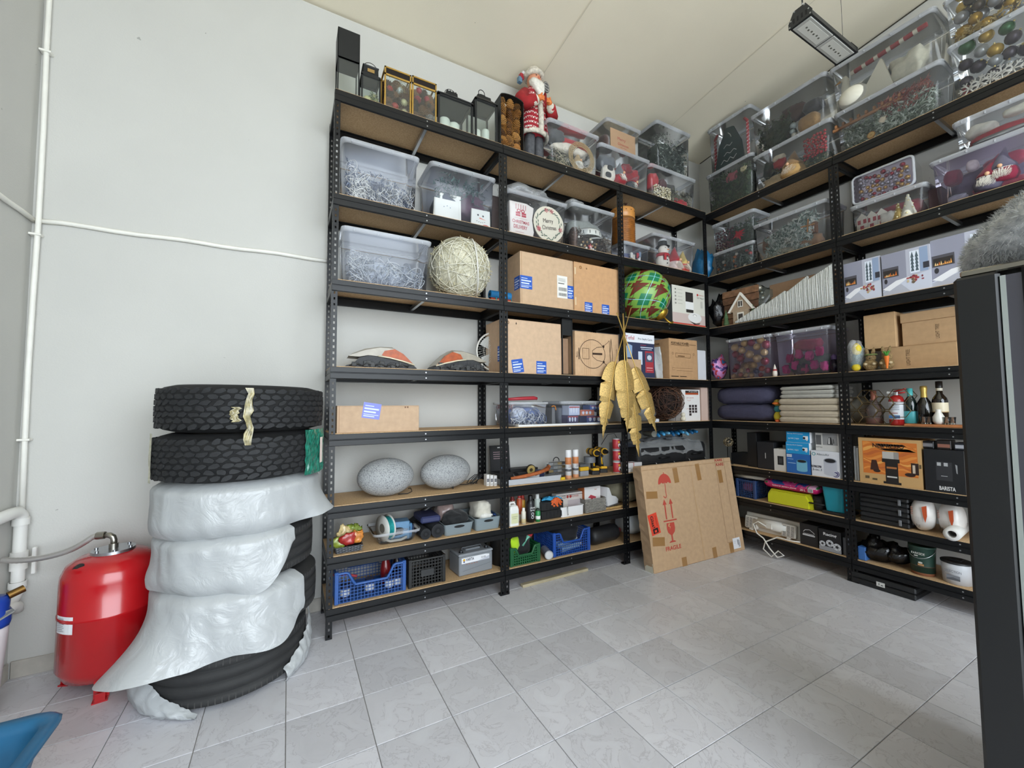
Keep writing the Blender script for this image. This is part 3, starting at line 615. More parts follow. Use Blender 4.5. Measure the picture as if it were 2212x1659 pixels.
# ---------------------------------------------------------------- hanging lamp
t=thing('hanging_lamp','black industrial LED lamp hanging from the ceiling on wires','lamp',(2.20,-1.47,3.74))
M_LMP=mat('#222324',.45,name='black_aluminium')
g=G();Lh=.285;g.prism([(-.062,0),(.062,0),(.062,.028),(.03,.082),(-.03,.082),(-.062,.028)],-Lh,Lh,T=Matrix.Rotation(-pi/2,4,'Z'));g.obj('housing',M_LMP,t)
for s in (-1,1):
 g=G();g.prism([(-.066,-.004),(.066,-.004),(.066,.03),(.034,.092),(-.034,.092),(-.066,.03)],Lh if s>0 else -Lh-.008,Lh+.008 if s>0 else -Lh,T=Matrix.Rotation(-pi/2,4,'Z'))
 e=g.obj('end_plate',M_LMP,t)
 for yy,zz in ((-.058,.004),(.058,.004),(-.05,.04),(.05,.04),(.028,.084),(-.028,.084)):g=G();g.cyl((s*(Lh+.008),yy,zz),(s*(Lh+.012),yy,zz),.0045,n=8);g.obj('screw',M_ZINC,e)
 for yy in (-.035,-.012,.012,.035):g=G();g.box(s*(Lh+.0075),s*(Lh+.0088),yy-.005,yy+.005,.015,.045);g.obj('vent',mat('#060606',.8),e)
 g=G();g.tube([(s*(Lh-.02),0,.088),(s*(Lh-.02),0,.13),(s*(Lh-.03),0,.14),(s*(Lh-.04),0,.13),(s*(Lh-.04),0,.088)],.0022,6);g.obj('hook',M_ZINC,t)
 g=G();zt=ceil_z(-1.47)-3.74;g.tube([(s*(Lh-.03),0,.138),(s*(Lh-.03),0,zt)],.0012 if s>0 else .004,6);g.obj('suspension_wire',mat('#1a1a1a',.5),t)
 g=G();x0=.004 if s>0 else -Lh+.01;g.box(x0,x0+Lh-.014,-.052,.052,-.006,.001,b=.003);lens=g.obj('led_module',mat('#a9a9a4',.3,name='led_lens',coat=.6),t)
 g=G();g.box(x0+.02,x0+Lh-.034,-.036,.036,-.0075,-.006,b=.0005);g.obj('led_board',mat('#c9c9c2',.45),lens)
 for i in range(6):g=G();g.box(x0+.05+i*.03,x0+.062+i*.03,-.006+.004*(i%2),.004+.004*(i%2),-.0085,-.0074);g.obj('led_chip',mat('#5a5a52',.5),lens)
g=G();g.tube([(XR-.003,y,ceil_z(y)-.003) for y in (.4,-1,-2.9)],.005,4);struct(g.obj('trim_5',mat('#3a362c',.9)),'dark gap between right wall and ceiling')
# ceiling seams
for k,(xx,nm) in enumerate(((2.66,3),(1.1,4))):
 g=G();g.add([(xx,-2.9,ceil_z(-2.9)-.001),(xx+.006,-2.9,ceil_z(-2.9)-.001),(xx+.006,YW-.02,ceil_z(YW-.02)-.001),(xx,YW-.02,ceil_z(YW-.02)-.001)],[(3,2,1,0)]);struct(g.obj('trim_%d'%nm,mat('#d9d1bc',.8)),'thin seam between ceiling boards')
# ---------------------------------------------------------------- gold feather wall decoration hanging on the shelf post
M_GOLD=mat('#cfae6c',.42,.55,var=.3,scale=110,bump=.3,bscale=140,name='hammered_gold')
FT=thing('feather_decoration','gold metal feather decoration hanging on the shelf post','decoration',(1.79,-.045,0))
def feather(stem_top,base,tip,width,notches,y,bend=.0):
 base=Vector(base);tip=Vector(tip);ax=tip-base;Ln=ax.length;ax.normalize();sd=Vector((-ax[1],ax[0]));fe=None;g=G()
 n=110;Lf=[];Rg=[]
 for i in range(n+1):
  q=i/n;w=width*(sin(pi*min(1,q**.62))**.75)*(1 if q<.86 else max(.0,(1-q)/.14)**.6*.55+.0) if q>0 else 0
  if .83<q<=.86:w=width*.18
  wl=w;wr=w
  for (nq,side,dep) in notches:
   if 0<=q-nq<.05:
    if side<0:wl*=1-min(.85,dep*1.25)*(1-(q-nq)/.05)
    else:wr*=1-min(.85,dep*1.25)*(1-(q-nq)/.05)
  cup=.022*sin(pi*q)+.012
  c=base+ax*(Ln*q)+sd*(bend*sin(pi*q))
  Lf.append((c+sd*wl,wl));Rg.append((c-sd*wr,wr))
 V=[]
 for i in range(n+1):
  q=i/n;c=base+ax*(Ln*q)+sd*(bend*sin(pi*q));yb=y-.028*sin(pi*q*.9)
  l,r_=Lf[i][0],Rg[i][0];ml=(l+c)/2;mr_=(r_+c)/2
  for pnt,dy in ((l,.03),(ml,.006),(c,-.004),(mr_,.004),(r_,.022)):V.append((pnt[0]-1.79,yb+dy*(Lf[i][1]/width if width else 0),pnt[1]))
 F=[(5*i+j,5*i+5+j,5*i+6+j,5*i+1+j) for i in range(n) for j in range(4)]
 V2=[(a,b_+.0018,c) for a,b_,c in V];k=len(V)
 g.add(V,F,0,True);g.add(V2,[f[::-1] for f in F],0,True)
 fe=g.obj('feather',M_GOLD,FT)
 g=G();st=Vector(stem_top)
 P=[(st[0]-1.79,y-.004,st[1])]+[(base[0]+ax[0]*Ln*q+sd[0]*bend*sin(pi*q)-1.79,y-.028*sin(pi*q*.9)-.006,base[1]+ax[1]*Ln*q+sd[1]*bend*sin(pi*q)) for q in [i/12 for i in range(13)]]
 g.tube(P,[.005]+[.005-.0035*i/12 for i in range(13)],6);g.obj('quill',mat('#d8b569',.3,.7,name='gold_wire'),fe)
N1=[(.2,1,.55),(.36,-1,.5),(.55,1,.6),(.62,-1,.6),(.75,1,.7),(.8,-1,.5)]
feather((1.86,2.25),(1.665,1.76),(1.50,1.10),.098,[(.28,1,.45),(.5,-1,.75),(.55,1,.3),(.74,-1,.6),(.8,-1,.5)],.0,-.02)
feather((1.73,2.18),(1.735,1.775),(1.745,1.145),.115,[(.42,-1,.6),(.66,-1,.6),(.8,-1,.5),(.8,1,.4)],-.035)
feather((1.775,2.175),(1.82,1.62),(1.92,.92),.11,[(.3,1,.4),(.46,-1,.45),(.62,1,.5),(.68,-1,.6),(.78,-1,.5)],.01)
feather((1.675,2.185),(1.88,1.72),(2.12,1.125),.10,[(.16,1,.4),(.34,1,.7),(.4,-1,.35),(.6,1,.6),(.74,-1,.5)],-.015)
g=G();g.tube([(-.02,-.02,2.02),(.0,.03,2.03),(.02,.05,2.06)],.0025,6);g.obj('hanging_hook',M_ZINC,FT)
# thin wooden strip and flat black case under the shelves
g=G();g.box(-.32,.32,-.02,.02,0,.022,b=.003);o=g.obj('wood_strip',mat('#b5a98c',.6,var=.15,scale=10));tag(o,'pale wooden strip lying under the middle shelving unit','strip');o.location=(1.09,.06,0);o.rotation_euler=(0,0,.02)
# ================================================================ builders for stored things
M_CL=clear('clear_plastic','#fbfcfd',.035,.06);M_RIM=clear('clear_plastic_rim','#f2f5fa',.34,.2);M_LID=clear('clear_plastic_lid','#f9fafc',.08,.12)
M_CLB=clear('bluish_plastic','#f6f8fd',.045,.06,'#e4eafb');M_CLP=clear('violet_plastic','#f4effa',.05,.06,'#e2d9f0')
M_GLASS=clear('thin_glass','#f4f8f6',.02,.02)
class Box:pass
def clear_box(row,lv,spec,label,d=.012,dep=.37,dz=0,rz=0,lid=True,m=None,taper=.07,group='clear storage boxes',name='storage_box',clips=4,rx=0):
 u,w,h=spec;t=on(row,lv,u,d,name,label,'storage box',group,dz,rz);mb=m or M_CL
 if rx:t.rotation_euler.x+=0
 rr=min(.035,w*.12);g=G()
 wb,db=w*(1-taper)-.02,dep*(1-taper*.8)-.02;cy=dep/2
 rings=[rrect(wb-.02,db-.02,rr*.8,.0015,0,cy),rrect(wb,db,rr,.010,0,cy),rrect(w-.03,dep-.03,rr,h-.030,0,cy)]
 g.loft(rings,sm=True,cap0=True,cap1=False);g.obj('body',mb,t)
 g=G();g.loft([rrect(w-.03,dep-.03,rr,h-.030,0,cy),rrect(w-.008,dep-.008,rr,h-.026,0,cy),rrect(w-.006,dep-.006,rr,h-.010,0,cy)],sm=True,cap0=False,cap1=False);g.obj('rim',M_RIM,t)
 if lid:
  g=G();g.loft([rrect(w,dep,rr,h-.014,0,cy),rrect(w,dep,rr,h-.003,0,cy),rrect(w-.008,dep-.008,rr,h,0,cy)],sm=False,cap0=False,cap1=False)
  lo=g.obj('lid',M_RIM,t)
  g=G();g.add(rrect(w-.008,dep-.008,rr,h,0,cy),[tuple(range(16))]);g.obj('lid_panel',M_LID,lo)
  for i in range(clips):
   x=-w/2+w*(i+.5)/clips;g=G();g.box(x-.004,x+.004,-.003,.004,h-.028,h-.010,b=.001);g.obj('clip',M_RIM,lo)
 b=Box();b.t=t;b.w=wb;b.h=h-.03;b.dep=db;b.y0=(dep-db)/2;b.row,b.lv,b.u,b.d,b.dz,b.rz=row,lv,u,d,dz,rz;b.W=w;b.H=h;b.D=dep
 return b
def inb(b,o):
 o.location=b.t.location;o.rotation_euler=b.t.rotation_euler;return o
def bx_(b,fx,fy,fz):      # fractions of the inner volume ->local point
 s=.90+.1*fz;return Vector(((fx-.5)*b.w*s*.97,b.y0+.004+fy*(b.dep-.008)*.97,.006+fz*b.h))
def fir(b,label,cols,n=700,ln=.03,fz=(0,.8),fx=(0,1),fy=(0,.5),seed=1,cat='garland',name='fir_garland',wide=.0036,hfun=None,core=True):
 r=random.Random(seed);g=G();V=[];F=[];mi=[]
 for i in range(n):
  x=r.uniform(*fx);top=fz[1]*(hfun(x) if hfun else 1);y=fy[0]+(fy[1]-fy[0])*r.random()**1.8;c=bx_(b,x,y,r.uniform(fz[0],max(fz[0]+.03,top)))
  ax=Vector((r.uniform(-1,1),r.uniform(-.6,.6),r.uniform(-.7,1))).normalized();k=r.randrange(len(cols))
  for q in range(5):
   dd=(ax+Vector((r.uniform(-1,1),r.uniform(-1,1),r.uniform(-1,1)))*.75).normalized()*ln*r.uniform(.6,1.15);s=dd.orthogonal().normalized()*wide*r.uniform(.8,2);j=len(V)
   p0=c+ax*ln*(q-2)*.18
   P=[p0-s,p0+s,p0+dd]
   for p in P:
    p.x=max(-b.w*.49,min(b.w*.49,p.x));p.y=max(b.y0+.006,min(b.y0+b.dep-.006,p.y));p.z=max(.006,min(b.h+.012,p.z))
   V+=P;F.append((j,j+1,j+2));mi.append(k)
 g.v=[tuple(p) for p in V];g.f=F;g.m=mi;g.s=[False]*len(F)
 if core:
  a=bx_(b,fx[0]+.04,fy[0]+(fy[1]-fy[0])*.22,fz[0]);c=bx_(b,fx[1]-.04,fy[1],max(fz[0]+.05,fz[1]*.8));k=12
  def top(q):return a.z+(c.z-a.z)*((hfun(fx[0]+(fx[1]-fx[0])*q) if hfun else 1)+.12*noise.noise(Vector((q*6,seed,0))))
  rings=[]
  for i in range(k+1):
   q=i/k;x_=a.x+(c.x-a.x)*q;tz=max(a.z+.01,min(b.h,top(q)));rings.append([(x_,a.y,a.z),(x_,a.y-.01*noise.noise(Vector((q*9,1,seed))),(a.z+tz)/2),(x_,a.y+.01,tz),(x_,c.y,tz),(x_,c.y,a.z)])
  g.loft(rings,0)
 return tag(inb(b,g.obj(name,[mat(c,.7) for c in cols],None)),label,cat)
def lump(b,name,label,cat,col,fx,fy,fz,amp=.25,seed=0,var=.15,rough=.85,n=22,group=None,metal=0,sheen=.2,bump=.0):
 a=bx_(b,fx[0],fy[0],fz[0]);c=bx_(b,fx[1],fy[1],fz[1]);m=(a+c)/2;h=(c-a)/2;g=G()
 def fn(p):
  q=Vector(((p.x-m.x)/h.x,(p.y-m.y)/h.y,(p.z-m.z)/h.z));e=(abs(q.x)**3+abs(q.y)**3+abs(q.z)**3)**(1/3) if q.length>1e-6 else 1
  q=q/max(e,.2)*.92;q*=1+amp*noise.noise(q*1.7+Vector((seed,seed*2,0)))+amp*.35*noise.noise(q*5+Vector((seed,0,1)))
  return Vector((m.x+max(-1,min(1,q.x))*h.x,m.y+max(-1,min(1,q.y))*h.y,m.z+max(-1,min(1,q.z))*h.z))
 g.ball(tuple(m),(abs(h.x),abs(h.y),abs(h.z)),n,fn=fn)
 return tag(inb(b,g.obj(name,mat(col,rough,metal,var=var,scale=28,sheen=sheen,bump=bump,bscale=120))),label,cat,group)
BALLM={}
def ballmesh(col,rough,metal,n=14):
 k=(col,rough,metal)
 if k not in BALLM:
  g=G();g.ball((0,0,0),1.0,n);g.cyl((0,0,.95),(0,0,1.18),.16,n=8,mi=1);BALLM[k]=g.mesh('bauble',[mat(col,rough,metal,name='bauble_'+col.strip('#')),mat('#c9b67a',.3,.9)])
 return BALLM[k]
def baubles(b,label,group,cols,n,r,fx=(0,1),fy=(0,.6),fz=(0,.9),seed=1,rough=.2,metal=.45,name='bauble',hfun=None,jit=.15,colnames=None):
 rr=random.Random(seed);pts=[];tries=0
 while len(pts)<n and tries<n*160:
  tries+=1;x=rr.uniform(*fx);p=bx_(b,x,rr.uniform(*fy)**1.6 if fy[0]==0 else rr.uniform(*fy),rr.uniform(fz[0],fz[1]*(hfun(x) if hfun else 1)))
  k=rr.randrange(len(cols));R_=r*(1+rr.uniform(-jit,jit));p.x=max(-b.w/2*.94+R_,min(b.w/2*.94-R_,p.x));p.y=max(b.y0+R_+.004,p.y);p.z=max(R_+.004,p.z)
  if all((p-q).length>(R_+s)*.93 for q,s,_ in pts):pts.append((p,R_,k))
 M=Euler(b.t.rotation_euler).to_matrix()
 for p,R_,k in pts:
  me=ballmesh(cols[k],rough,metal);o=link(name,me,None,scale=R_);o.location=Vector(b.t.location)+M @ p;o.rotation_euler=(rr.uniform(-1.2,1.2),rr.uniform(-1.2,1.2),rr.uniform(0,6))
  tag(o,(colnames[k]+' ' if colnames else '')+label,'ornament',group)
def wires(b,label,cols,n=60,r=.0017,fx=(0,1),fy=(0,.5),fz=(0,.6),seed=1,cat='cable',name='cable_tangle',loop=.05,pts=14,kind='stuff',hfun=None):
 rr=random.Random(seed);g=G()
 for i in range(n):
  x=rr.uniform(*fx);c=bx_(b,x,rr.uniform(*fy),rr.uniform(fz[0],fz[1]*(hfun(x) if hfun else 1)));a=Vector((rr.uniform(-1,1),rr.uniform(-.6,.6),rr.uniform(-1,1))).normalized();bb=a.orthogonal().normalized();aa=rr.uniform(.6,1.4)*loop;ee=rr.uniform(.3,1)*loop;P=[];t0=rr.uniform(0,6);tt=rr.uniform(3,8)
  cc=a.cross(bb)
  for k in range(pts):
   t=t0+tt*k/pts;p=c+bb*(aa*cos(t))+cc*(ee*sin(t))+a*(loop*.5*(k/pts-.5))
   p.x=max(-b.w*.485,min(b.w*.485,p.x));p.y=max(b.y0+.006,min(b.y0+b.dep-.006,p.y));p.z=max(.006,min(b.h,p.z));P.append(p)
  g.tube(P,r,4,mi=rr.randrange(len(cols)))
 o=inb(b,g.obj(name,[mat(c,.5) for c in cols]));tag(o,label,cat,kind=kind);return o
def gnome(b,label,fx,fy,fz,h,hat,beard='#e8e4dc',body='#8d8f92',lean=0,cat='gnome',wide=.32):
 p=bx_(b,fx,fy,fz);M=Euler(b.t.rotation_euler).to_matrix();t=thing('gnome',label,cat,Vector(b.t.location)+M @ p,(0,lean,b.t.rotation_euler[2]))
 w=h*wide;g=G();g.lathe([(0,0),(w*.8,0),(w,h*.15),(w*.9,h*.32),(w*.7,h*.42),(0,h*.44)],16);g.obj('body',mat(body,.9,var=.15),t)
 g=G();P=[(0,0,h*.36),(0,0,h*.44),(0,0,h*.62),(h*.03,0,h*.82),(h*.07,0,h)];g.tube(P,[w*.92,w*.86,w*.55,w*.28,.003],14);g.obj('hat',mat(hat,.9,var=.15,sheen=.3),t)
 g=G();rr=random.Random(int(h*1e4)+len(label));V=[];F=[]
 for i in range(220):
  a=rr.uniform(-1.2,1.2);z0=h*(.40-.12*abs(a)/1.2*rr.random());q=Vector((w*.8*sin(a),-w*.8*cos(a)*rr.uniform(.8,1.05),z0));e=Vector((w*.55*sin(a)*rr.uniform(.3,1.1),-w*rr.uniform(.95,1.25),h*rr.uniform(.02,.16)));s=Vector((rr.uniform(.6,1.6)*h*.012,0,0));k=len(V);V+=[q-s,q+s,e];F.append((k,k+1,k+2))
 g.add(V,F);g.obj('beard',mat(beard,.95),t)
 g=G();g.ball((0,-w*.98,h*.40),h*.055,10);g.obj('nose',mat('#d6a884',.7),t)
 return t
def flat_in(b,name,label,cat,poly,th,col,y,rough=.7,group=None,prints=None,txt=None):
 """a flat cut-out panel standing inside a box, front face at local y"""
 t=thing(name,label,cat,b.t.location,b.t.rotation_euler,group);g=G();g.prism(poly,y,y+th);g.obj('panel',mat(col,rough),t)
 if prints:decal(t,prints,y=y-.0007)
 for a in (txt or []):text(t,*a,y=y-.0016)
 return t
def carton(row,lv,spec,label,d=.02,dep=.34,dz=0,rz=0,col='#b8946a',name='cardboard_box',group=None,tape_=True,lidh=0,cat='cardboard box'):
 u,w,h=spec;t=on(row,lv,u,d,name,label,cat,group,dz,rz);m=kraft(col)
 g=G();hb=h-(lidh if lidh else 0);g.box(-w/2,w/2,0,dep,0,hb if lidh else h-.004,b=.0025);bo=g.obj('body',m,t)
 if lidh:g=G();g.box(-w/2-.006,w/2+.006,-.006,dep+.006,h-lidh,h,b=.003);g.obj('lid',m,t)
 else:
  for s in (0,1):g=G();g.box(-w/2+.001,w/2-.001,.001+s*dep/2+(.001 if s else 0),dep/2-.001+s*dep/2,h-.004,h-.0005,b=.0008);g.obj('top_flap',m,t)
  if tape_:
   g=G();g.box(-w/2-.0008,w/2+.0008,dep/2-.025,dep/2+.025,h-.0005,h+.0003);g.box(w/2,w/2+.0008,dep/2-.025,dep/2+.025,h-.07,h+.0003);g.box(-w/2-.0008,-w/2,dep/2-.025,dep/2+.025,h-.07,h+.0003);g.obj('packing_tape',mat('#a98455',.25,name='brown_tape2',coat=.4),t)
 return t
def blue_sticker(t,x,z,w,h,rz=0,col='#1f55b4',y=-.001,side=None):
 """blue delivery sticker with pale lettering bars"""
 T=Matrix.Translation((x,y,z)) @ Matrix.Rotation(-rz,4,'Y')
 if side:T=side @ T
 rr=random.Random(int(x*999+z*77));sh=[(col,rc(-w/2,w/2,-h/2,h/2))]
 for k,(a,b_,c,th) in enumerate(((-.4,.1,.3,.05),(-.42,.4,.12,.10),(-.42,.25,-.08,.10),(-.42,.42,-.25,.04),(-.42,.2,-.36,.06))):sh.append(('#cfdaf2',rc(a*w,b_*w,(c-th/2)*h,(c+th/2)*h)))
 return decal(t,sh,y=0,name='delivery_sticker',T=T)
def printed_box(row,lv,spec,label,col,d=.02,dep=.2,dz=0,rz=0,side=None,name='product_box',group=None,rough=.5,cat='box'):
 u,w,h=spec;t=on(row,lv,u,d,name,label,cat,group,dz,rz);g=G();g.box(-w/2,w/2,0,dep,0,h,b=.0012)
 g.obj('body',mat(side or col,rough),t);decal(t,[(col,rc(-w/2+.0006,w/2-.0006,.0006,h-.0006))],y=-.0004,name='front_panel',rough=rough)
 g=G();g.box(-w/2+.002,w/2-.002,.002,dep-.002,h-.0004,h+.0008);g.obj('top_flap',mat(side or col,rough),t)
 return t
# ================================================================ row A, top shelf:lanterns, santa, boxes
M_BLKM=mat('#1d1e1f',.5,.3,name='black_lantern_metal');M_CANDLE=mat('#f0eee6',.55,name='candle_wax',sheen=0)
def frame_bars(g,w,d,h,t,z0=0):
 for sx in (-1,1):
  for y in (0,d-t):g.box(sx*w/2-(t if sx>0 else 0),sx*w/2+(t if sx<0 else 0),y,y+t,z0,h)
 for z in (z0,h-t): 
  for y in (0,d-t):g.box(-w/2,w/2,y,y+t,z,z+t)
  for sx in (-1,1):g.box(sx*w/2-(t if sx>0 else 0),sx*w/2+(t if sx<0 else 0),0,d,z,z+t)
def candle(loc,rz,x,y,z,r,h,label,group,col=None):
 M=Matrix.Rotation(rz,3,'Z');p=Vector(loc)+M @ Vector((x,y,z));t=thing('candle',label,'candle',p,(0,0,0),group)
 g=G();g.lathe([(0,0),(r,0),(r,h*.94),(r*.93,h),(r*.6,h*.985),(0,h*.97)],20);g.obj('wax',mat(col,.6) if col else M_CANDLE,t);g=G();g.cyl((0,0,h*.97),(0,0,h+.008),.0015,n=6);g.obj('wick',mat('#3a3026',.9),t)
def handle(t,w,z,r,y,mt=None):
 g=G();g.tube([(r*cos(a),y,z+r*.95*sin(a)) for a in [pi*i/14 for i in range(15)]],.0022,6);g.obj('handle',mt or mat('#3a352c',.35,.8),t)
# 1 tall open lantern
u,w,h=(-.5127,.1368,.4707)
t=on('A',8,u,.06,'tall_lantern','tall narrow black frame lantern at the left end of the top shelf','lantern');d=w
g=G();frame_bars(g,w,d,h*.58,.008);g.obj('frame',M_BLKM,t)
g=G();g.box(-w/2,w/2,0,.004,h*.56,h);g.box(-w/2,w/2,d-.004,d,h*.56,h);g.box(-w/2,-w/2+.004,0,d,h*.56,h);g.box(w/2-.004,w/2,0,d,h*.56,h);g.box(-w/2,w/2,0,d,h*.56,h*.57);g.obj('hood',M_BLKM,t)
g=G();g.box(-w/2+.004,w/2-.004,.003,.005,.008,h*.56);g.obj('glass_pane',M_GLASS,t);g=G();g.box(-w/2,w/2,0,d,0,.01);g.obj('base',M_BLKM,t)
# 2 black lantern with ring handle
u,w,h=(-.3713,.1254,.283)
t=on('A',8,u,.05,'lantern','black lantern with wire ring handle holding a cream candle and greenery','lantern');d=w
g=G();frame_bars(g,w,d,h*.72,.010);g.obj('frame',M_BLKM,t)
g=G();g.loft([rrect(w,d,.004,h*.72,0,d/2,1),rrect(w,d,.004,h*.76,0,d/2,1),rrect(w*.8,d*.8,.004,h*.80,0,d/2,1),rrect(w*.78,d*.78,.004,h*.98,0,d/2,1),rrect(w*.84,d*.84,.004,h,0,d/2,1)]);r_=g.obj('roof',M_BLKM,t)
g=G();g.box(-w*.18,w*.18,d*.1-.002,d*.1,h*.84,h*.92);g.obj('vent_slot',mat('#9a7a42',.4),r_)
for y in (.004,d-.006):g=G();g.box(-w/2+.008,w/2-.008,y,y+.002,.01,h*.71);g.obj('glass_pane',M_GLASS,t)
handle(t,w,h,w*.34,d*.3);g=G();g.box(-w/2,w/2,0,d,0,.012);g.obj('base',M_BLKM,t)
candle(t.location,0,-.01,d/2,.0125,w*.24,h*.26,'cream candle inside the ring-handled black lantern',None,'#d8cf9a')
b=Box();b.t=t;b.w=w*.9;b.h=h*.5;b.dep=d*.8;b.y0=.02
fir(b,'green sprig beside the cream candle in the black lantern',['#4f5a2e','#6d7a3a','#a39a66'],60,.03,(0,.7),(.55,.95),(0,.4),3,'sprig','green_sprig',core=False)
# 3, 4 gold display boxes
M_GB=mat('#b48f45',.4,.5,var=.1,scale=40,name='gold_frame')
def cone(loc,rz,x,y,z,L,r,col,label,group,tilt):
 M=Matrix.Rotation(rz,3,'Z');t=link('pine_cone',CONE(col),None,scale=(r,r,L));t.location=Vector(loc)+M @ Vector((x,y,z));t.rotation_euler=tilt
 return tag(t,label,'pine cone',group)
CONES={}
def CONE(col):
 if col not in CONES:
  g=G();g.lathe([(0,-.5),(.5,-.45),(.72,-.2),(.6,.15),(.25,.45),(0,.5)],10,mi=1)
  for k in range(11):
   q=.04+.9*k/11;rr=.95*(sin(pi*min(1,.18+q*.78)))**.8+.05;m=9
   for i in range(m):
    a=2*pi*(i+.5*(k%2))/m;e=.30;c,s=cos(a),sin(a)
    q=q-.5 if i==0 else q
    V=[((rr*.45)*c,(rr*.45)*s,q-.02),(rr*.85*cos(a-e),rr*.85*sin(a-e),q+.03),(rr*1.08*c,rr*1.08*s,q+.055),(rr*.85*cos(a+e),rr*.85*sin(a+e),q+.03),(rr*.9*c,rr*.9*s,q+.0)]
    g.add(V,[(0,1,2,3),(1,4,2),(2,4,3)],0)
  CONES[col]=g.mesh('pine_cone',[mat(col,.75,var=.25,scale=6),mat('#3b2616',.9)])
 return CONES[col]
rr=random.Random(21)
for (pl,pr,pt,lab,hand) in ((830,888,152,'gold framed display box with red baubles and pine cones beside ring-handled lantern',1),(890,943,172,'gold framed display box of pine cones beside the wide black lantern',2)):
 u,w,h={830:(-.1944,.1835,.3073),890:(-.0069,.1784,.3131)}[pl]
 t=on('A',8,u,.04,'display_box',lab,'display box');d=w*.8
 g=G();frame_bars(g,w,d,h,.010);g.box(-w/2,w/2,0,.01,h*.80,h*.84);g.obj('frame',M_GB,t)
 g=G();g.box(-w/2+.004,w/2-.004,d-.006,d-.002,0,h);g.box(-w/2+.004,w/2-.004,0,d,.002,.008);g.box(-w/2+.004,w/2-.004,.004,.006,h*.84,h-.01);g.obj('dark_lining',mat('#1c120c',.9),t)
 g=G();g.box(-w/2+.008,w/2-.008,.003,.005,.01,h*.8);g.obj('glass_pane',M_GLASS,t)
 handle(t,w,h,w*(.22 if hand==1 else .07),d*.6)
 gname='pine cones in the gold display boxes'
 for i in range(12):
  fx=(i%3-1)*w*.29;fz=.004+(i//3)*h*.19+rr.uniform(0,.01)
  cone(t.location,0,fx,.045+.02*(i%2),fz+.035,.085,.036,rr.choice(['#6d4526','#7d5230','#5a3820']),'brown pine cone in a gold framed display box',gname,(rr.uniform(-.8,.8),rr.uniform(-1.2,1.2),rr.uniform(0,6)))
 b=Box();b.t=t;b.w=w*.86;b.h=h*.8;b.dep=d*.8;b.y0=.008
 if hand==1:
  baubles(b,'bauble in the left gold display box','baubles in gold display box',['#c9bd93','#b0312c','#c2c4c6'],5,.026,(0,1),(0,.2),(0,.95),5,.35,.2,colnames=['cream','red','silver'])
  wires(b,'straw coloured twig ball in the left gold display box',['#b39a62','#8d7443'],26,.0014,(.55,.9),(.1,.3),(.7,.95),5,'ornament','twig_ball',.028,kind=None)
 else:
  baubles(b,'bauble in the right gold display box','baubles in right gold display box',['#cdbf96','#a82d38'],3,.024,(.2,.8),(0,.2),(.6,.95),6,.4,.1,colnames=['cream','red'])
  cone(t.location,0,w*.26,.03,.05,.08,.032,'#a7a19a','frosted grey pine cone in the right gold display box',None,(.2,.4,0))
# 5 wide black lantern with hipped roof, 6 chimney lantern
u,w,h=(.2268,.2749,.3574)
t=on('A',8,u,.03,'wide_lantern','wide black lantern with sloping roof and two white candles','lantern');d=w*.85
hb=h*.70;g=G();frame_bars(g,w,d,hb,.014);g.obj('frame',M_BLKM,t)
g=G();g.loft([rrect(w+.008,d+.008,.004,hb,0,d/2,1),rrect(w+.008,d+.008,.004,hb+.008,0,d/2,1),rrect(w*.34,d*.34,.004,h*.92,0,d/2,1),rrect(w*.32,d*.32,.004,h,0,d/2,1)]);rf=g.obj('roof',M_BLKM,t)
for i in range(4):g=G();g.box(-w*.15+i*w*.08,-w*.12+i*w*.08,d*.33,d*.36,h*.94,h*1.015);g.obj('crown_tooth',M_BLKM,rf)
handle(t,w,h,w*.17,d/2);g=G();g.box(-w/2,w/2,0,d,0,.012);g.obj('base',M_BLKM,t)
for y in (.006,d-.008):g=G();g.box(-w/2+.01,w/2-.01,y,y+.002,.012,hb-.01);g.obj('glass_pane',M_GLASS,t)
for k in (0,1):candle(t.location,0,-w*.22+k*w*.3,d*.35+.02*k,.0125,w*.15,hb*.42,'white pillar candle in the wide black lantern','candles in the wide black lantern')
u,w,h=(.4771,.1876,.4085)
t=on('A',8,u,.03,'chimney_lantern','black lantern with stepped chimney roof and two white candles, beside the pine cone frame','lantern');d=w
hb=h*.78;g=G();frame_bars(g,w,d,hb,.013);g.obj('frame',M_BLKM,t)
g=G();g.loft([rrect(w+.01,d+.01,.004,hb,0,d/2,1),rrect(w*.98,d*.98,.004,hb+.012,0,d/2,1),rrect(w*.62,d*.62,.004,h*.90,0,d/2,1),rrect(w*.60,d*.6,.004,h*.95,0,d/2,1),rrect(w*.30,d*.30,.004,h*.97,0,d/2,1),rrect(w*.26,d*.26,.004,h*1.03,0,d/2,1),rrect(w*.12,d*.12,.004,h*1.06,0,d/2,1)]);g.obj('roof',M_BLKM,t)
g=G();g.tube([(w*.14*cos(a),d/2,h*1.10+w*.14*sin(a)) for a in [2*pi*i/14 for i in range(14)]],.003,6,closed=True);g.obj('ring',M_BLKM,t)
for y in (.006,d-.008):g=G();g.box(-w/2+.01,w/2-.01,y,y+.002,.012,hb-.01);g.obj('glass_pane',M_GLASS,t)
g=G();g.box(-w/2,w/2,0,d,0,.012);g.obj('base',M_BLKM,t)
for k in (0,1):candle(t.location,0,-w*.2+k*w*.3,d*.55-.04*k,.0125,w*.16,hb*(.38-.02*k),'white pillar candle in the chimney lantern','candles in the chimney lantern')
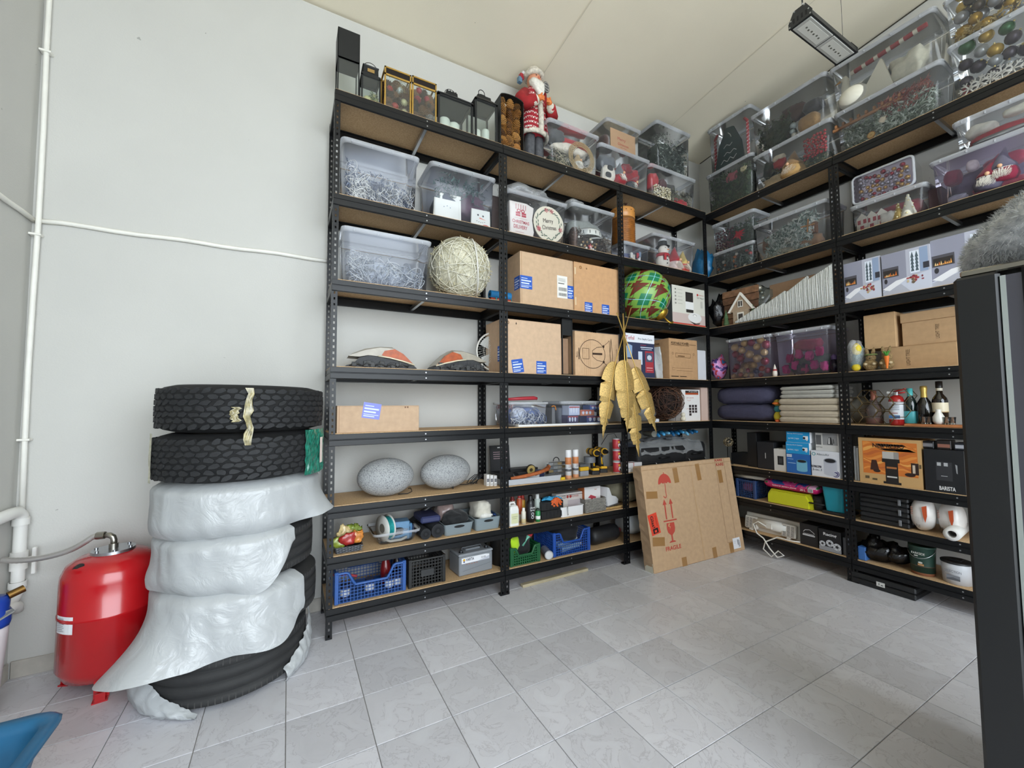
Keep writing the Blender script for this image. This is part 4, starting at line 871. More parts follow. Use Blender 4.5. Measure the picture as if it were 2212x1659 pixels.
# 7 frame with pine cones
u,w,h=(.7017,.2132,.4467)
t=on('A',8,u,.03,'pine_cone_display','tall black arched frame filled with pale brown pine cones','display box');d=.10
g=G()
for sx in (-1,1):g.box(sx*w/2-.006*(sx>0),sx*w/2+.006*(sx<0),0,d,0,h*.93)
g.box(-w/2,w/2,0,d,0,.006);g.box(-w/2,w/2,d-.004,d,0,h*.93)
A=[(-w/2*cos(a),h*.93+h*.07*sin(a)) for a in [pi*i/10 for i in range(11)]]
for (p,q) in zip(A,A[1:]):g.add([(p[0],0,p[1]),(q[0],0,q[1]),(q[0],d,q[1]),(p[0],d,p[1]),(p[0],0,p[1]+.006),(q[0],0,q[1]+.006),(q[0],d,q[1]+.006),(p[0],d,p[1]+.006)],[(3,2,1,0),(4,5,6,7),(0,1,5,4),(2,3,7,6)])
g.obj('frame',M_BLKM,t)
for i in range(24):
 cone(t.location,0,(i%3-1)*w*.29+rr.uniform(-.008,.008),.045+.012*(i%2),.05+(i//3)*h*.112+rr.uniform(-.012,.012),.088,.034,rr.choice(['#b5813f','#a87338','#c08d4b']),'pale brown pine cone in the black arched frame','pine cones in the black frame',(rr.uniform(-.9,.9)+pi*(i%2),rr.uniform(-.7,.7),rr.uniform(0,6)))
# 8 santa
u,w,h=(.9842,.4398,.8947)
S=on('A',8,u+.0,.16,'santa_figure','standing santa figure in red patterned coat with white beard and gift sack','figurine',rz=.12);k=h
M_FUR=mat('#cfc7b8',.95,var=.3,scale=40,bump=.6,bscale=60,name='cream_fur');M_SR=mat('#9e1f24',.85,var=.15,scale=30)
g=G()
for sx in (-1,1):g.loft([rrect(.075*k,.085*k,.02,0,sx*.055*k,0,2),rrect(.085*k,.09*k,.025,.15*k,sx*.055*k,0,2),rrect(.09*k,.09*k,.025,.36*k,sx*.05*k,0,2)],sm=True)
g.obj('trousers',mat('#55565a',.9,var=.25,scale=40),S)
for sx in (-1,1):g=G();g.ball((sx*.058*k,-.035*k,.022*k),(.05*k,.085*k,.03*k),14);g.obj('boot',M_FUR,S)
m,nt,b_,N,L=nodes_mat('nordic_knit');tc=N('TexCoord');sp=N('SeparateXYZ');L(tc.outputs['Object'],sp.inputs[0])
wv=N('TexWave');wv.bands_direction='Z';wv.inputs['Scale'].default_value=7;wv.inputs['Distortion'].default_value=0;L(tc.outputs['Object'],wv.inputs['Vector'])
ch=N('TexChecker');ch.inputs['Scale'].default_value=70;L(tc.outputs['Object'],ch.inputs['Vector']);mul=N('Math');mul.operation='GREATER_THAN';mul.inputs[1].default_value=.62;L(wv.outputs['Fac'],mul.inputs[0]);mm=N('Math');mm.operation='MULTIPLY';L(mul.outputs[0],mm.inputs[0]);L(ch.outputs['Fac'],mm.inputs[1])
mx=N('MixRGB');mx.inputs[1].default_value=lin('#9c1f2b');mx.inputs[2].default_value=lin('#d9cfc6');L(mm.outputs[0],mx.inputs[0]);L(mx.outputs[0],b_.inputs['Base Color']);b_.inputs['Roughness'].default_value=.9
g=G();g.loft([rrect(.30*k,.22*k,.07,.30*k,0,.01,4),rrect(.27*k,.2*k,.07,.42*k,0,.01,4),rrect(.24*k,.18*k,.07,.6*k,0,.01,4),rrect(.22*k,.16*k,.06,.72*k,0,.01,4),rrect(.12*k,.12*k,.05,.78*k,0,.01,4)],sm=True);ct=g.obj('coat',m,S)
g=G();g.tube([(.30*k/2*.95*cos(a),.01+.115*k*sin(a),.30*k) for a in [2*pi*i/24 for i in range(24)]],.022*k,8,closed=True);g.tube([(.0,-.11*k,.30*k),(.005,-.105*k,.45*k),(0,-.095*k,.6*k),(0,-.09*k,.7*k)],.026*k,8);g.obj('fur_trim',M_FUR,ct)
for sx in (-1,1):
 g=G();g.tube([(sx*.10*k,.0,.70*k),(sx*.17*k,-.02*k,.60*k),(sx*.16*k,-.09*k,.52*k),(sx*.085*k,-.15*k,.55*k)],[.05*k,.06*k,.055*k,.045*k],10);sl=g.obj('sleeve',M_SR,S)
 g=G();g.ball((sx*.095*k,-.14*k,.545*k),(.045*k,.04*k,.05*k),12);g.obj('cuff',M_FUR,sl)
 g=G();g.ball((sx*.055*k,-.165*k,.57*k),(.032*k,.024*k,.026*k),12)
 for q in range(4):g.tube([(sx*(.05*k),-.175*k,(.555+.011*q)*k),(sx*.028*k,-.183*k,(.553+.011*q)*k),(sx*.014*k,-.178*k,(.552+.011*q)*k)],.0065*k,6)
 g.tube([(sx*.06*k,-.175*k,.585*k),(sx*.045*k,-.187*k,.603*k)],.008*k,6);g.obj('mitten_hand',mat('#d8793f',.6),S)
g=G();g.ball((0,-.01,.845*k),(.07*k,.072*k,.085*k),18);hd=g.obj('head',mat('#cf8f70',.6),S)
g=G()
for sx in (-1,1):g.ball((sx*.024*k,-.075*k,.862*k),.007*k,8)
g.obj('eyes',mat('#241c1a',.3),hd);g=G();g.ball((0,-.085*k,.843*k),(.012*k,.014*k,.012*k),10);g.obj('nose',mat('#d07a5e',.6),hd)
g=G();g.loft([rrect(.02*k,.02*k,.006,.63*k,0,-.11*k,3),rrect(.10*k,.05*k,.02,.70*k,0,-.095*k,3),rrect(.15*k,.09*k,.03,.79*k,0,-.055*k,3),rrect(.14*k,.09*k,.03,.825*k,0,-.04*k,3)],sm=True);g.obj('beard',mat('#e9e5dc',.95,var=.1,scale=60,bump=.7,bscale=70),hd)
g=G();g.tube([(.075*k*cos(a),-.005+.078*k*sin(a),.90*k) for a in [2*pi*i/20 for i in range(20)]],.026*k,8,closed=True);g.ball((0,0,.93*k),(.072*k,.075*k,.065*k),16);g.obj('fur_hat',M_FUR,S)
g=G();g.ball((.13*k,.04*k,.78*k),(.06*k,.05*k,.11*k),14);sk=g.obj('gift_sack',M_SR,S)
g=G();g.prism(el(.10*k,.80*k,.04*k,.055*k),-.075*k,-.068*k);sg=g.obj('sign',mat('#4a4b4d',.7),S);decal(sg,[('#b9b6ac',el(.10*k,.80*k,.034*k,.048*k)),('#4a4b4d',el(.10*k,.80*k,.03*k,.043*k))],y=-.077*k)
text(sg,'Merry',.10*k,.812*k,.016*k,'#d8d5cc',y=-.0785*k);text(sg,'Xmas',.10*k,.786*k,.016*k,'#d8d5cc',y=-.0785*k)
for i,(c,x,z) in enumerate((('#a92a35',-.10,.90),('#d9d9de',-.075,.93),('#5f7f96',-.12,.86))):g=G();g.box(x*k-.02*k,x*k+.02*k,.04*k,.08*k,z*k-.03*k,z*k+.025*k,b=.003);g.obj('gift',mat(c,.4),sk)
g=G();g.ball((0,0,0),(.085,.08,.09),18,fn=lambda p:p*(1+.25*noise.noise(p*16)+.1*noise.noise(p*40)));o=g.obj('cellophane_bag',M_CLEARBAG);tag(o,'crumpled clear cellophane bag behind the santa figure','plastic bag');put(o,'A',8,u-.20,.30,.42)
g=G();g.cyl((0,0,0),(0,0,.34),.035,n=12);o=g.obj('cellophane_roll',mat('#d9d4cf',.4));tag(o,'pale gift wrap roll standing behind the santa figure','gift wrap');put(o,'A',8,u-.20,.30,0)
# 9-13 clear boxes
b=clear_box('A',8,(1.3157,.5646,.3823),'clear box with a wicker wreath and a grey santa hat gnome, beside the santa figure',dep=.36)
lump(b,'santa_hat','red santa hat with white fur brim lying over the wreath box contents','hat','#a3212c',(.25,1),(.15,.6),(.62,.98),.2,2);lump(b,'hat_brim','cream fur brim under the red santa hat','hat brim','#d8cfc0',(.1,.95),(.05,.5),(.5,.72),.25,4)
lump(b,'grey_hat','dark grey knitted hat at the left of the wreath box','hat','#4b4d50',(.02,.38),(.05,.5),(.68,1.0),.2,6)
fir(b,'dark green garland at the bottom of the wreath box',['#2d3a2c','#3c4a38','#566050'],260,.03,(0,.45),(0,1),(.15,.7),2)
g=G();R0=b.H*.36
for k_ in range(4):g.tube([((R0-.012*k_)*cos(a),-.004*k_*0,(R0-.012*k_)*sin(a)) for a in [2*pi*i/40 for i in range(40)]],.0035,5,closed=True)
for i in range(34):
 a=2*pi*i/34;g.tube([(R0*.62*cos(a),.004,R0*.62*sin(a)),(R0*.8*cos(a+.12),-.006,R0*.8*sin(a+.12)),(R0*cos(a+.2),0,R0*sin(a+.2))],.0018,4)
o=g.obj('wicker_wreath',mat('#b79b6a',.7,var=.2));tag(inb(b,o),'round pale wicker wreath inside the clear box next to santa','wreath');o.location=Vector(o.location)+Vector((.09,.035,R0+.012))
gnome(b,'small white bearded gnome sitting in the wicker wreath',.66,.16,.12,.17,'#b49a72','#efece4','#d8d2c6')
wires(b,'pale wire basket ornament at the left of the wreath box',['#cfc7ae','#b7ac8c'],24,.0016,(.14,.36),(.02,.2),(.02,.5),8,'ornament','wire_ornament',.05,kind=None)
b=clear_box('A',8,(1.9108,.6471,.3405),'clear box of grey penguin-faced gnomes and red flowers on the top shelf',dep=.36)
zt=b.H
lump(b,'plush_gnome','plush gnome with dark face patches at the left of its box','plush toy','#dcd4c6',(.02,.32),(0,.35),(.02,.62),.12,3);lump(b,'grey_plush','grey fluffy plush hat behind the gnome face','plush toy','#5c6066',(.02,.42),(.1,.6),(.55,.98),.2,5)
for k_,(fx,fz) in enumerate(((.12,.24),(.17,.46))):lump(b,'face_patch',('lower' if k_==0 else 'upper')+' dark oval face patch on the plush gnome','plush patch','#2f3133',(fx-.07,fx+.07),(-.0,.06),(fz-.09,fz+.09),.05,k_)
for k_ in range(5):lump(b,'red_flower','dark red fabric flower behind the gnomes','fabric flower',['#8f1f2b','#a62833','#7c1823'][k_%3],(.36+.09*k_,.58+.09*k_),(.1+.05*(k_%2),.5),(.38+.1*(k_%3),.70+.1*(k_%3)),.35,k_+7,group='red flowers in the gnome box')
gnome(b,'white bearded gnome with grey body lying low at the right of the gnome box',.68,.14,.02,.20,'#8e2630','#eeebe6','#4e5358',.5)
gnome(b,'white bearded gnome in the middle of the gnome box',.42,.14,.1,.22,'#6e7378','#efece6','#9b2d35')
b2=clear_box('A',8,(1.9251,.4549,.2891),'clear box with a kraft Merry Christmas card, topmost before the ceiling corner',d=.04,dep=.33,dz=zt+.002)
hh,ww=b2.h*.86,b2.w*.78
flat_in(b2,'greeting_card','kraft card with red Merry Christmas lettering in the upper clear box','card',rc(-ww/2,ww/2,.01,hh),.003,'#c39a72',b2.y0+.012,.8,None,None,[('Merry',-.02,hh*.62,.03,'#b8352f',),('Christmas',-.0,hh*.42,.024,'#b8352f'),('and a happy',.0,hh*.28,.012,'#b8352f'),('new year',.0,hh*.18,.012,'#b8352f')])
lump(b2,'gift_bags','striped folded gift bags beside the kraft card','gift bag','#5a4038',(0,.16),(.1,.9),(.02,.8),.15,2);lump(b2,'wrapping_paper','pale wrapping paper behind the kraft card','wrapping paper','#b9ad98',(.2,.98),(.25,.9),(.02,.86),.12,3)
b=clear_box('A',8,(2.5599,.6886,.3267),'clear box with white berry wreath, red hat and candles on the corner top shelf',dep=.36)
lump(b,'red_stocking','red felt hat at the left of the white berry box','hat','#ad222b',(.0,.24),(.05,.5),(.42,.98),.15,3);lump(b,'plum_hat','dark plum hat beside the red one','hat','#4d2a2e',(.28,.5),(.15,.55),(.4,.95),.2,4);lump(b,'grey_hat','dark grey hat behind the berry wreath','hat','#4a4846',(.5,.75),(.2,.6),(.45,.9),.2,5)
baubles(b,'berry of the berry wreath in the corner top box','white berries',['#d9cfae','#c8bb92','#efe8d2'],95,.009,(.03,.45),(0,.18),(0,.48),4,.5,0,'berry',jit=.25,colnames=['cream','straw','white'])
fir(b,'dry grey green sprigs at the right of the berry box',['#6d6a58','#8c8870','#4d5142','#b3ab90'],240,.03,(0,.55),(.45,1),(0,.4),6,'sprig','dry_sprigs')
lump(b,'red_poinsettia','red poinsettia flower at the bottom right of the berry box','fabric flower','#b3202c',(.55,.92),(0,.15),(.0,.26),.4,9)
zt=b.H
b=clear_box('A',8,(2.6237,.5301,.5075),'clear box with frosted green tree branches, highest box in the room corner',d=.05,dep=.34,dz=zt+.002)
fir(b,'frosted dark green fir branches in the highest corner box',['#3b463d','#2b352e','#56635a','#a9b2a6'],900,.03,(0,.92),(0,1),(0,.6),8,hfun=lambda x:1-.35*abs(x-.35))
# ================================================================ row A, shelves 7, 6, 5
b=clear_box('A',7,(-.2981,.5162,.3925),'clear box of dark and white tangled light cables beside the tall post',dep=.37,m=M_CLB)
fir(b,'dark blue grey tinsel heap behind the cables in the left upper box',['#39465c','#4b5a73','#8b97ab'],500,.03,(0,.8),(0,1),(.1,.7),4,'tinsel','tinsel_heap',hfun=lambda x:1-.5*x)
wires(b,'white and grey light cables tangled in the left upper box',['#d9d6cb','#c4c0b4','#8f959c','#efeeea'],150,.0017,(.02,.98),(0,.2),(0,.55),2,loop=.045,hfun=lambda x:1.1-.4*x)
wires(b,'coil of white cable at the lower left of the cable box',['#e2dfd4'],30,.0022,(.03,.3),(0,.08),(.05,.4),9,loop=.05,name='cable_coil')
b=clear_box('A',7,(.2928,.5268,.3997),'clear box with square snowman signs and fir sprigs',dep=.37,m=M_CLB)
fir(b,'blue green fir sprigs standing at the top of the snowman sign box',['#3d5f5a','#2f4a47','#6d8a80'],130,.045,(.45,.95),(.05,.95),(.05,.4),5,core=False)
lump(b,'dark_fabric','dark slate fabric filling the snowman sign box','fabric','#3a4453',(0,.5),(.02,.9),(0,.66),.15,4);lump(b,'plum_fabric','plum and rust ribbon bundle in the snowman sign box','ribbon','#5d4350',(.45,1),(.15,.9),(.2,.78),.25,6)
def snowman_sign(b,x,z,w,h,y,label,face,rot=0):
 P=[(x-w/2,z),(x+w/2,z+.004),(x+w/2*.96,z+h),(x-w/2*.94,z+h*.97)]
 pr=[('#f3f0e2',[(px*.96+x*.04,pz*.96+(z+h/2)*.04) for px,pz in P])]
 if face:pr+=[('#2c2a28',el(x-w*.14,z+h*.66,w*.045)),('#2c2a28',el(x+w*.12,z+h*.64,w*.045)),('#e98a6e',[(x-w*.08,z+h*.46),(x-w*.05,z+h*.54),(x+w*.28,z+h*.42)])]+[('#2c2a28',el(x-w*.2+i*w*.1,z+h*(.30-.05*sin(pi*i/4)),w*.02)) for i in range(5)]+[('#c8434c',el(x+w*.26,z+h*.06,w*.2,h*.1))]
 else:pr+=[('#8d99a8',el(x-w*.1+i*w*.12,z+h*.6+.01*(i%2),w*.02)) for i in range(3)]
 flat_in(b,'snowman_sign',label,'sign',P,.012,'#e6e2d2',y,.6,'snowman signs',pr)
snowman_sign(b,-b.w*.28,.008,b.w*.42,b.h*.40,b.y0+.012,'plain white square snowman sign at the left of its box',False);snowman_sign(b,b.w*.30,.008,b.w*.34,b.h*.36,b.y0+.016,'cream snowman face sign with orange nose at the right of its box',True);snowman_sign(b,-b.w*.20,.02,b.w*.36,b.h*.52,b.y0+.035,'second white square sign standing behind the plain one',False)
u,w,h=(.6113,.1225,.3094)
carton('A',7,(u,w,h),'dark brown box standing behind the shelf post',d=.10,dep=.25,col='#3a2c22',name='brown_box')
b=clear_box('A',7,(.9401,.5917,.3541),'clear box with a Christmas Delivery pillow and a round Merry Christmas plate',dep=.36)
lump(b,'mixed_decorations','dark red and grey decorations behind the plate','decoration','#5a4145',(.02,.98),(.25,.95),(0,.85),.25,3)
ww,hh=b.w*.42,b.h*.86
T0=flat_in(b,'christmas_pillow','white printed sack reading Christmas Delivery with a red gift','pillow',[(-b.w*.49,.008),(-b.w*.09,.012),(-b.w*.07,hh*.2),(-b.w*.10,hh*.55),(-b.w*.07,hh*.92),(-b.w*.2,hh),(-b.w*.49,hh*.98)],.03,'#e6ddd6',b.y0+.012,.85,None,None)
px_=-b.w*.30;RDD='#b8374a'
decal(T0,[(RDD,rc(px_-.045,px_+.05,hh*.58,hh*.70)),('#e6ddd6',rc(px_-.004,px_+.008,hh*.58,hh*.70)),('#e6ddd6',rc(px_-.045,px_+.05,hh*.635,hh*.645)),(RDD,el(px_-.018,hh*.745,.018,.014)),(RDD,el(px_+.02,hh*.745,.018,.014)),('#e6ddd6',el(px_-.018,hh*.745,.010,.007)),('#e6ddd6',el(px_+.02,hh*.745,.010,.007))]+[(RDD,rc(px_-.045+.022*i,px_-.041+.022*i,hh*.78,hh*.93)) for i in range(5)]+[(RDD,rc(px_-.06,px_+.06,hh*.52,hh*.525)),(RDD,rc(px_-.05,px_+.03,hh*.12,hh*.126))],y=b.y0+.0112)
text(T0,'CHRISTMAS',px_,hh*.42,.026,RDD,y=b.y0+.0105,w=.155,bold=.0006);text(T0,'DELIVERY',px_-.002,hh*.27,.030,RDD,y=b.y0+.0105,w=.125,bold=.0006)
cx,cz,rr0=b.w*.21,b.h*.48,b.h*.46
PL=[(cx+rr0*(1+.012*(i%2))*cos(2*pi*i/60),cz+rr0*(1+.012*(i%2))*sin(2*pi*i/60)) for i in range(60)]
T1=flat_in(b,'christmas_plate','round cream scalloped Merry Christmas sign with leaf wreath','sign',PL,.008,'#e9dfc9',b.y0+.012,.6)
sh=[];q_=random.Random(3)
for i in range(46):
 a=2*pi*i/46+.05;rr1=rr0*q_.uniform(.70,.86);L_=rr0*.11;ca=a+q_.uniform(-.8,.8)+pi/2;c=(cx+rr1*cos(a),cz+rr1*sin(a));dx,dz=cos(ca),sin(ca)
 sh.append((q_.choice(['#3f5a44','#55705a','#2f4a3a']),[(c[0]-dx*L_,c[1]-dz*L_),(c[0]-dz*L_*.3,c[1]+dx*L_*.3),(c[0]+dx*L_,c[1]+dz*L_),(c[0]+dz*L_*.3,c[1]-dx*L_*.3)]))
for a in (1.35,1.8,-.25,-2.6,3.6): 
 c=(cx+rr0*.78*cos(a),cz+rr0*.78*sin(a))
 for k in range(6):aa=k*pi/3+a;sh.append(('#c2505a',[c,(c[0]+rr0*.1*cos(aa-.3),c[1]+rr0*.1*sin(aa-.3)),(c[0]+rr0*.16*cos(aa),c[1]+rr0*.16*sin(aa)),(c[0]+rr0*.1*cos(aa+.3),c[1]+rr0*.1*sin(aa+.3))]))
decal(T1,sh,y=b.y0+.0114,step=.00004);text(T1,'Merry',cx-.01,cz+rr0*.14,rr0*.24,'#4a3b34',y=b.y0+.007,w=rr0*.66,rz=.12);text(T1,'Christmas',cx,cz-rr0*.2,rr0*.24,'#4a3b34',y=b.y0+.007,w=rr0*.92,rz=.12)
g=G();bw,bh=b.W*.86,.14
g.ball((0,0,0),(bw/2,.14,bh*.62),40,fn=lambda p:Vector((p.x,p.y,max(p.z,-.05)))*(1+.20*noise.noise(p*9)+.12*noise.noise(p*28)));o=g.obj('tinsel_bag',M_CLEARBAG);b3=Box();b3.w=bw*.8;b3.h=bh*.75;b3.dep=.2;b3.y0=-.1;tag(o,'clear bag of silver and red tinsel lying on the plate box','tinsel bag');put(o,'A',7,b.u-.02,.19,b.H+.055)
g2=G();q_=random.Random(8);V=[];F=[];mi=[]
for i in range(2600):
 p=Vector((q_.gauss(0,.36),q_.gauss(0,.36),q_.gauss(0,.36)))
 if p.length>.92:p*=.9/p.length
 p=Vector((p.x*bw/2,p.y*.13,p.z*bh*.58));p.z=max(p.z,-.05);dd=Vector((q_.uniform(-1,1),q_.uniform(-1,1),q_.uniform(-1,1)))*.02;s=dd.orthogonal().normalized()*.0022;k=len(V);V+=[p-s,p+s,p+dd];F.append((k,k+1,k+2));mi.append(0 if q_.random()<.72 else q_.choice((1,2)))
g2.v=[tuple(p) for p in V];g2.f=F;g2.m=mi;g2.s=[False]*len(F);i2=g2.obj('tinsel',[mat('#c7c3c4',.25,.8),mat('#8d5a63',.4,.5),mat('#8a7a6e',.4,.3)],o);i2['kind']='stuff'
b=clear_box('A',7,(1.5186,.4977,.3948),'clear box with a carved grey crown ornament, brown branches and a red star',dep=.36)
fir(b,'dark brown twig branches in the crown ornament box',['#3a2f2a','#4b3d33','#6b5a4b','#8e8578'],600,.035,(0,.5),(0,1),(.05,.6),6,'branch','twig_branches');lump(b,'grey_fabric','grey gauze sheets behind the crown ornament','fabric','#868a86',(.05,.98),(.3,.95),(.3,.95),.2,3);lump(b,'brown_cone','brown wrapped cone at the left edge of the crown ornament box','ornament','#5a3f33',(-.02,.14),(.05,.4),(.0,.6),.2,5)
g=G();q=b.w*.32
g.lathe([(q,0),(q*1.02,.02),(q*.98,.05),(q*.8,.07),(q*.78,.065),(q*.9,.045),(q*.94,.0)],30)
for i in range(16):a=2*pi*i/16;g.box(-.004,.004,-.003,.003,.012,.038,mi=1,T=Matrix.Translation((q*1.0*cos(a),q*1.0*sin(a),0)) @ Matrix.Rotation(a+pi/2,4,'Z'))
o=g.obj('crown_ornament',[mat('#c5c6c2',.6),mat('#5d5f5e',.7)]);tag(inb(b,o),'pale grey carved crown ring ornament in its box','ornament');o.location=Vector(o.location)+Vector((.0,.14,b.h*.40))
g=G();g.tube([(-.06,0,0),(.0,-.01,.014),(.07,0,.03)],.009,8);o=g.obj('silver_branch',mat('#aaa9a4',.6));tag(inb(b,o),'silver painted branch below the crown ornament','branch');o.location=Vector(o.location)+Vector((.04,.04,b.h*.34))
st=[(.032*(1 if i%2==0 else .45)*cos(pi/2+pi*i/5),.032*(1 if i%2==0 else .45)*sin(pi/2+pi*i/5)) for i in range(10)]
flat_in(b,'star_ornament','red star ornament at the bottom of the crown ornament box','ornament',[(x-.03,z+.045) for x,z in st],.01,'#b8434a',b.y0+.012,.6,None,[('#dcb9b4',el(-.03,.045,.010))])
baubles(b,'small ball beside the red star','small balls by the red star',['#d8cdb0','#a07f52','#e6e3da'],14,.011,(.02,.6),(0,.12),(0,.3),6,.4,.1,'small_ball',colnames=['cream','brown','white'])
g=G();g.ball((0,0,0),(.09,.07,.035),20,fn=lambda p:p*(1+.3*noise.noise(p*20)));o=g.obj('cellophane_bag',M_CLEARBAG);tag(o,'crumpled clear bag on the lid of the crown ornament box','plastic bag');put(o,'A',7,b.u-.14,.12,b.H+.035)
# corner bay
b=clear_box('A',7,(2.0291,.3666,.1656),'small clear box of white and red trinkets under the wicker basket',dep=.34,m=M_CLB,clips=3)
lump(b,'blue_fabric','dark blue fabric in the small trinket box','fabric','#4c5270',(0,.98),(.12,.9),(0,.75),.15,3)
for i,(x,z,c) in enumerate(((-.05,.06,'#dcd6c8'),(-.025,.045,'#cfc6b0'),(.03,.07,'#b23a3f'),(.045,.04,'#e2dcd4'),(.055,.085,'#7d8a9a'))):flat_in(b,'trinket',('cream','straw','red','white','blue grey')[i]+' square trinket in the small box under the basket','trinket',rc(x-.014,x+.014,z-.03,z+.02),.012,c,b.y0+.012,.6,'trinkets under the basket')
u,w,h=(1.9832,.2233,.3772)
t=on('A',7,u,.05+w/2,'wicker_basket','tall orange brown wicker basket with twigs standing on the small clear box','basket',dz=b.H+.002);r0=w/2
g=G();g.lathe([(0,.002),(r0*.96,.002),(r0,.02),(r0,h*.9),(r0*.9,h*.9),(r0*.9,.02),(0,.02)],28);g.obj('core',mat('#8a5a2c',.7),t)
g=G()
for k in range(int(h*.66/.009)):
 z=.006+k*.009;g.tube([((r0+.003*((i+k)%2))*cos(2*pi*i/30),(r0+.003*((i+k)%2))*sin(2*pi*i/30),z) for i in range(30)],.0045,4,closed=True)
g.obj('woven_wall',mat('#a4672c',.35,var=.3,scale=25,name='varnished_wicker',coat=.4),t)
g=G();g.lathe([(r0+.002,h*.70),(r0+.006,h*.71),(r0+.006,h*.93),(r0+.002,h*.95)],28);g.obj('rim_band',mat('#c98a45',.4,var=.12,scale=30,coat=.3),t)
for i in range(14):a=2*pi*i/14;g=G();g.box(-.006,.006,-.001,.001,h*.86,h*.875,T=Matrix.Rotation(a,4,'Z') @ Matrix.Translation((0,-r0-.0065,0)));g.obj('stitch',mat('#4a2a14',.7),t)
b9=Box();b9.t=t;b9.w=w*.9;b9.h=h*1.25;b9.dep=w*.9;b9.y0=-w*.45
fir(b9,'dark dried twigs sticking out of the wicker basket',['#3b1f1c','#5a2e26'],46,.04,(.74,.86),(.1,.9),(.2,.8),3,'twigs','dried_twigs',core=False)
b=clear_box('A',7,(2.5613,.6247,.3282),'clear box with a white plush snowman in dark hat and red gnomes',dep=.36,d=.02)
p=bx_(b,.28,.18,0);t=thing('plush_snowman','white plush snowman with dark hat and red scarf in its clear box','plush toy',Vector(b.t.location)+p);h=b.h*.95
g=G();g.ball((0,0,h*.28),(h*.27,h*.2,h*.28),20);g.obj('body',mat('#dcd3c8',.95,var=.06,sheen=.3),t);g=G();g.ball((0,-.01,h*.68),(h*.20,h*.17,h*.19),18);hd=g.obj('head',mat('#e6ddd2',.95,sheen=.3),t)
g=G();g.lathe([(h*.25,h*.82),(h*.2,h*.83),(h*.17,h*.86),(h*.15,h*1.0),(0,h*1.0)],18);g.obj('hat',mat('#2d2f33',.9),t);g=G();g.tube([(h*.2*cos(a),h*.17*sin(a),h*.50) for a in [2*pi*i/16 for i in range(16)]],h*.06,8,closed=True);g.box(-h*.16,-h*.06,-h*.22,-h*.18,h*.28,h*.5);g.obj('scarf',mat('#a8323a',.9),t)
g=G()
for x,z in ((-.06,.73),(.06,.73)):g.ball((x*h,-h*.175,z*h),.022*h,8)
for k in range(3):g.ball((0,-h*.2,(.18+.12*k)*h),.024*h,8)
g.obj('buttons',mat('#1d1d1f',.4),t);g=G();g.cyl((0,-h*.17,h*.67),(h*.05,-h*.26,h*.655),.018*h,.003,n=8);g.obj('carrot_nose',mat('#d97b35',.6),t)
gnome(b,'gnome with red hat beside the plush snowman',.62,.2,0,b.h*.9,'#a8323a','#e8ded6','#d9c3bc');gnome(b,'gnome with pale gold hat at the right of the snowman box',.84,.15,0,b.h*.8,'#c9b06a','#e6ddcf','#b9463f')
lump(b,'red_garland','red bead garland draped in the snowman box','garland','#8f3a3e',(.4,.98),(.45,.9),(0,.7),.3,5)
g=G();g.ball((0,0,.14),(.07,.12,.17),24,fn=lambda p:Vector(((q :=crumple(p,14,.3)).x,q.y,max(.003,q.z))));o=g.obj('blue_bag',M_BLUEBAG);tag(o,'shiny blue plastic bag wedged in the corner behind the post','plastic bag');put(o,'A',7,3.1231,.16)
# ---------------------------------------------------------------- shelf 6
b=clear_box('A',6,(-.2485,.5939,.3585),'largest clear box full of white string lights and white cables',dep=.37,m=M_CLB)
wires(b,'white string light cables filling the largest clear box',['#e4e4e0','#d2d3d2','#c2c5c9','#9aa0a8'],330,.0022,(.01,.99),(0,.45),(0,.62),5,loop=.05,hfun=lambda x:1.05-.45*x,pts=16);lump(b,'white_netting','pale grey netting under the white cables','netting','#c3c8cf',(.02,.98),(.1,.95),(0,.58),.2,4)
for i in range(7):
 x=.08+.11*i;p=bx_(b,x,.015,.2+.06*(i%3));g=G();g.cyl((0,0,0),(.004*(i%3-1),0,.05),.0012,n=5);o=g.obj('cable_tie',mat('#4a5564',.5));tag(o,'dark cable tie among the white string lights','cable tie','dark cable ties');o.location=Vector(b.t.location)+p
u,w,h=(.3054,.4833,.4765)
t=on('A',6,u,.15,'light_ball','large round ball wound from cream string lights','light ball');r0=w/2*.97
t.location.z+=r0+.004
g=G();g.ball((0,0,0),r0*.93,28);g.obj('core',mat('#c9c5b0',.8,var=.25,scale=60),t)
q_=random.Random(12);g=G()
for i in range(150):
 a=Vector((q_.gauss(0,1),q_.gauss(0,1),q_.gauss(0,1))).normalized();bb=a.orthogonal().normalized();cc=a.cross(bb);t0=q_.uniform(0,6.3);ln=q_.uniform(.8,2.6);rr0=r0*q_.uniform(.955,1.0);off=q_.uniform(-.55,.55)
 g.tube([(a*off+(bb*cos(t0+ln*k/9)+cc*sin(t0+ln*k/9))*sqrt(1-off*off))*rr0 for k in range(10)],.0026,4,mi=q_.randrange(3))
g.obj('cable_winding',[mat('#d6d2bd',.6),mat('#bdb79b',.6),mat('#e5e2d3',.6)],t)
g=G()
for i in range(240):
 a=Vector((q_.gauss(0,1),q_.gauss(0,1),q_.gauss(0,1))).normalized();s=a.orthogonal()*q_.uniform(-.014,.014);g.cyl(a*r0*.97,a*r0*1.0+s+a*.012,.0022,n=4,cap=False)
o=g.obj('bulb_stubs',mat('#cbbf98',.6),t);o['kind']='stuff'
g=G();A=Vector((.95,-.25,.1)).normalized();bb=A.orthogonal().normalized();cc=A.cross(bb);g.tube([A*r0*.42+(bb*cos(2*pi*k/40)+cc*sin(2*pi*k/40))*r0*.93 for k in range(40)],.006,6,closed=True);g.obj('equator_ring',mat('#dcdad2',.5),t)
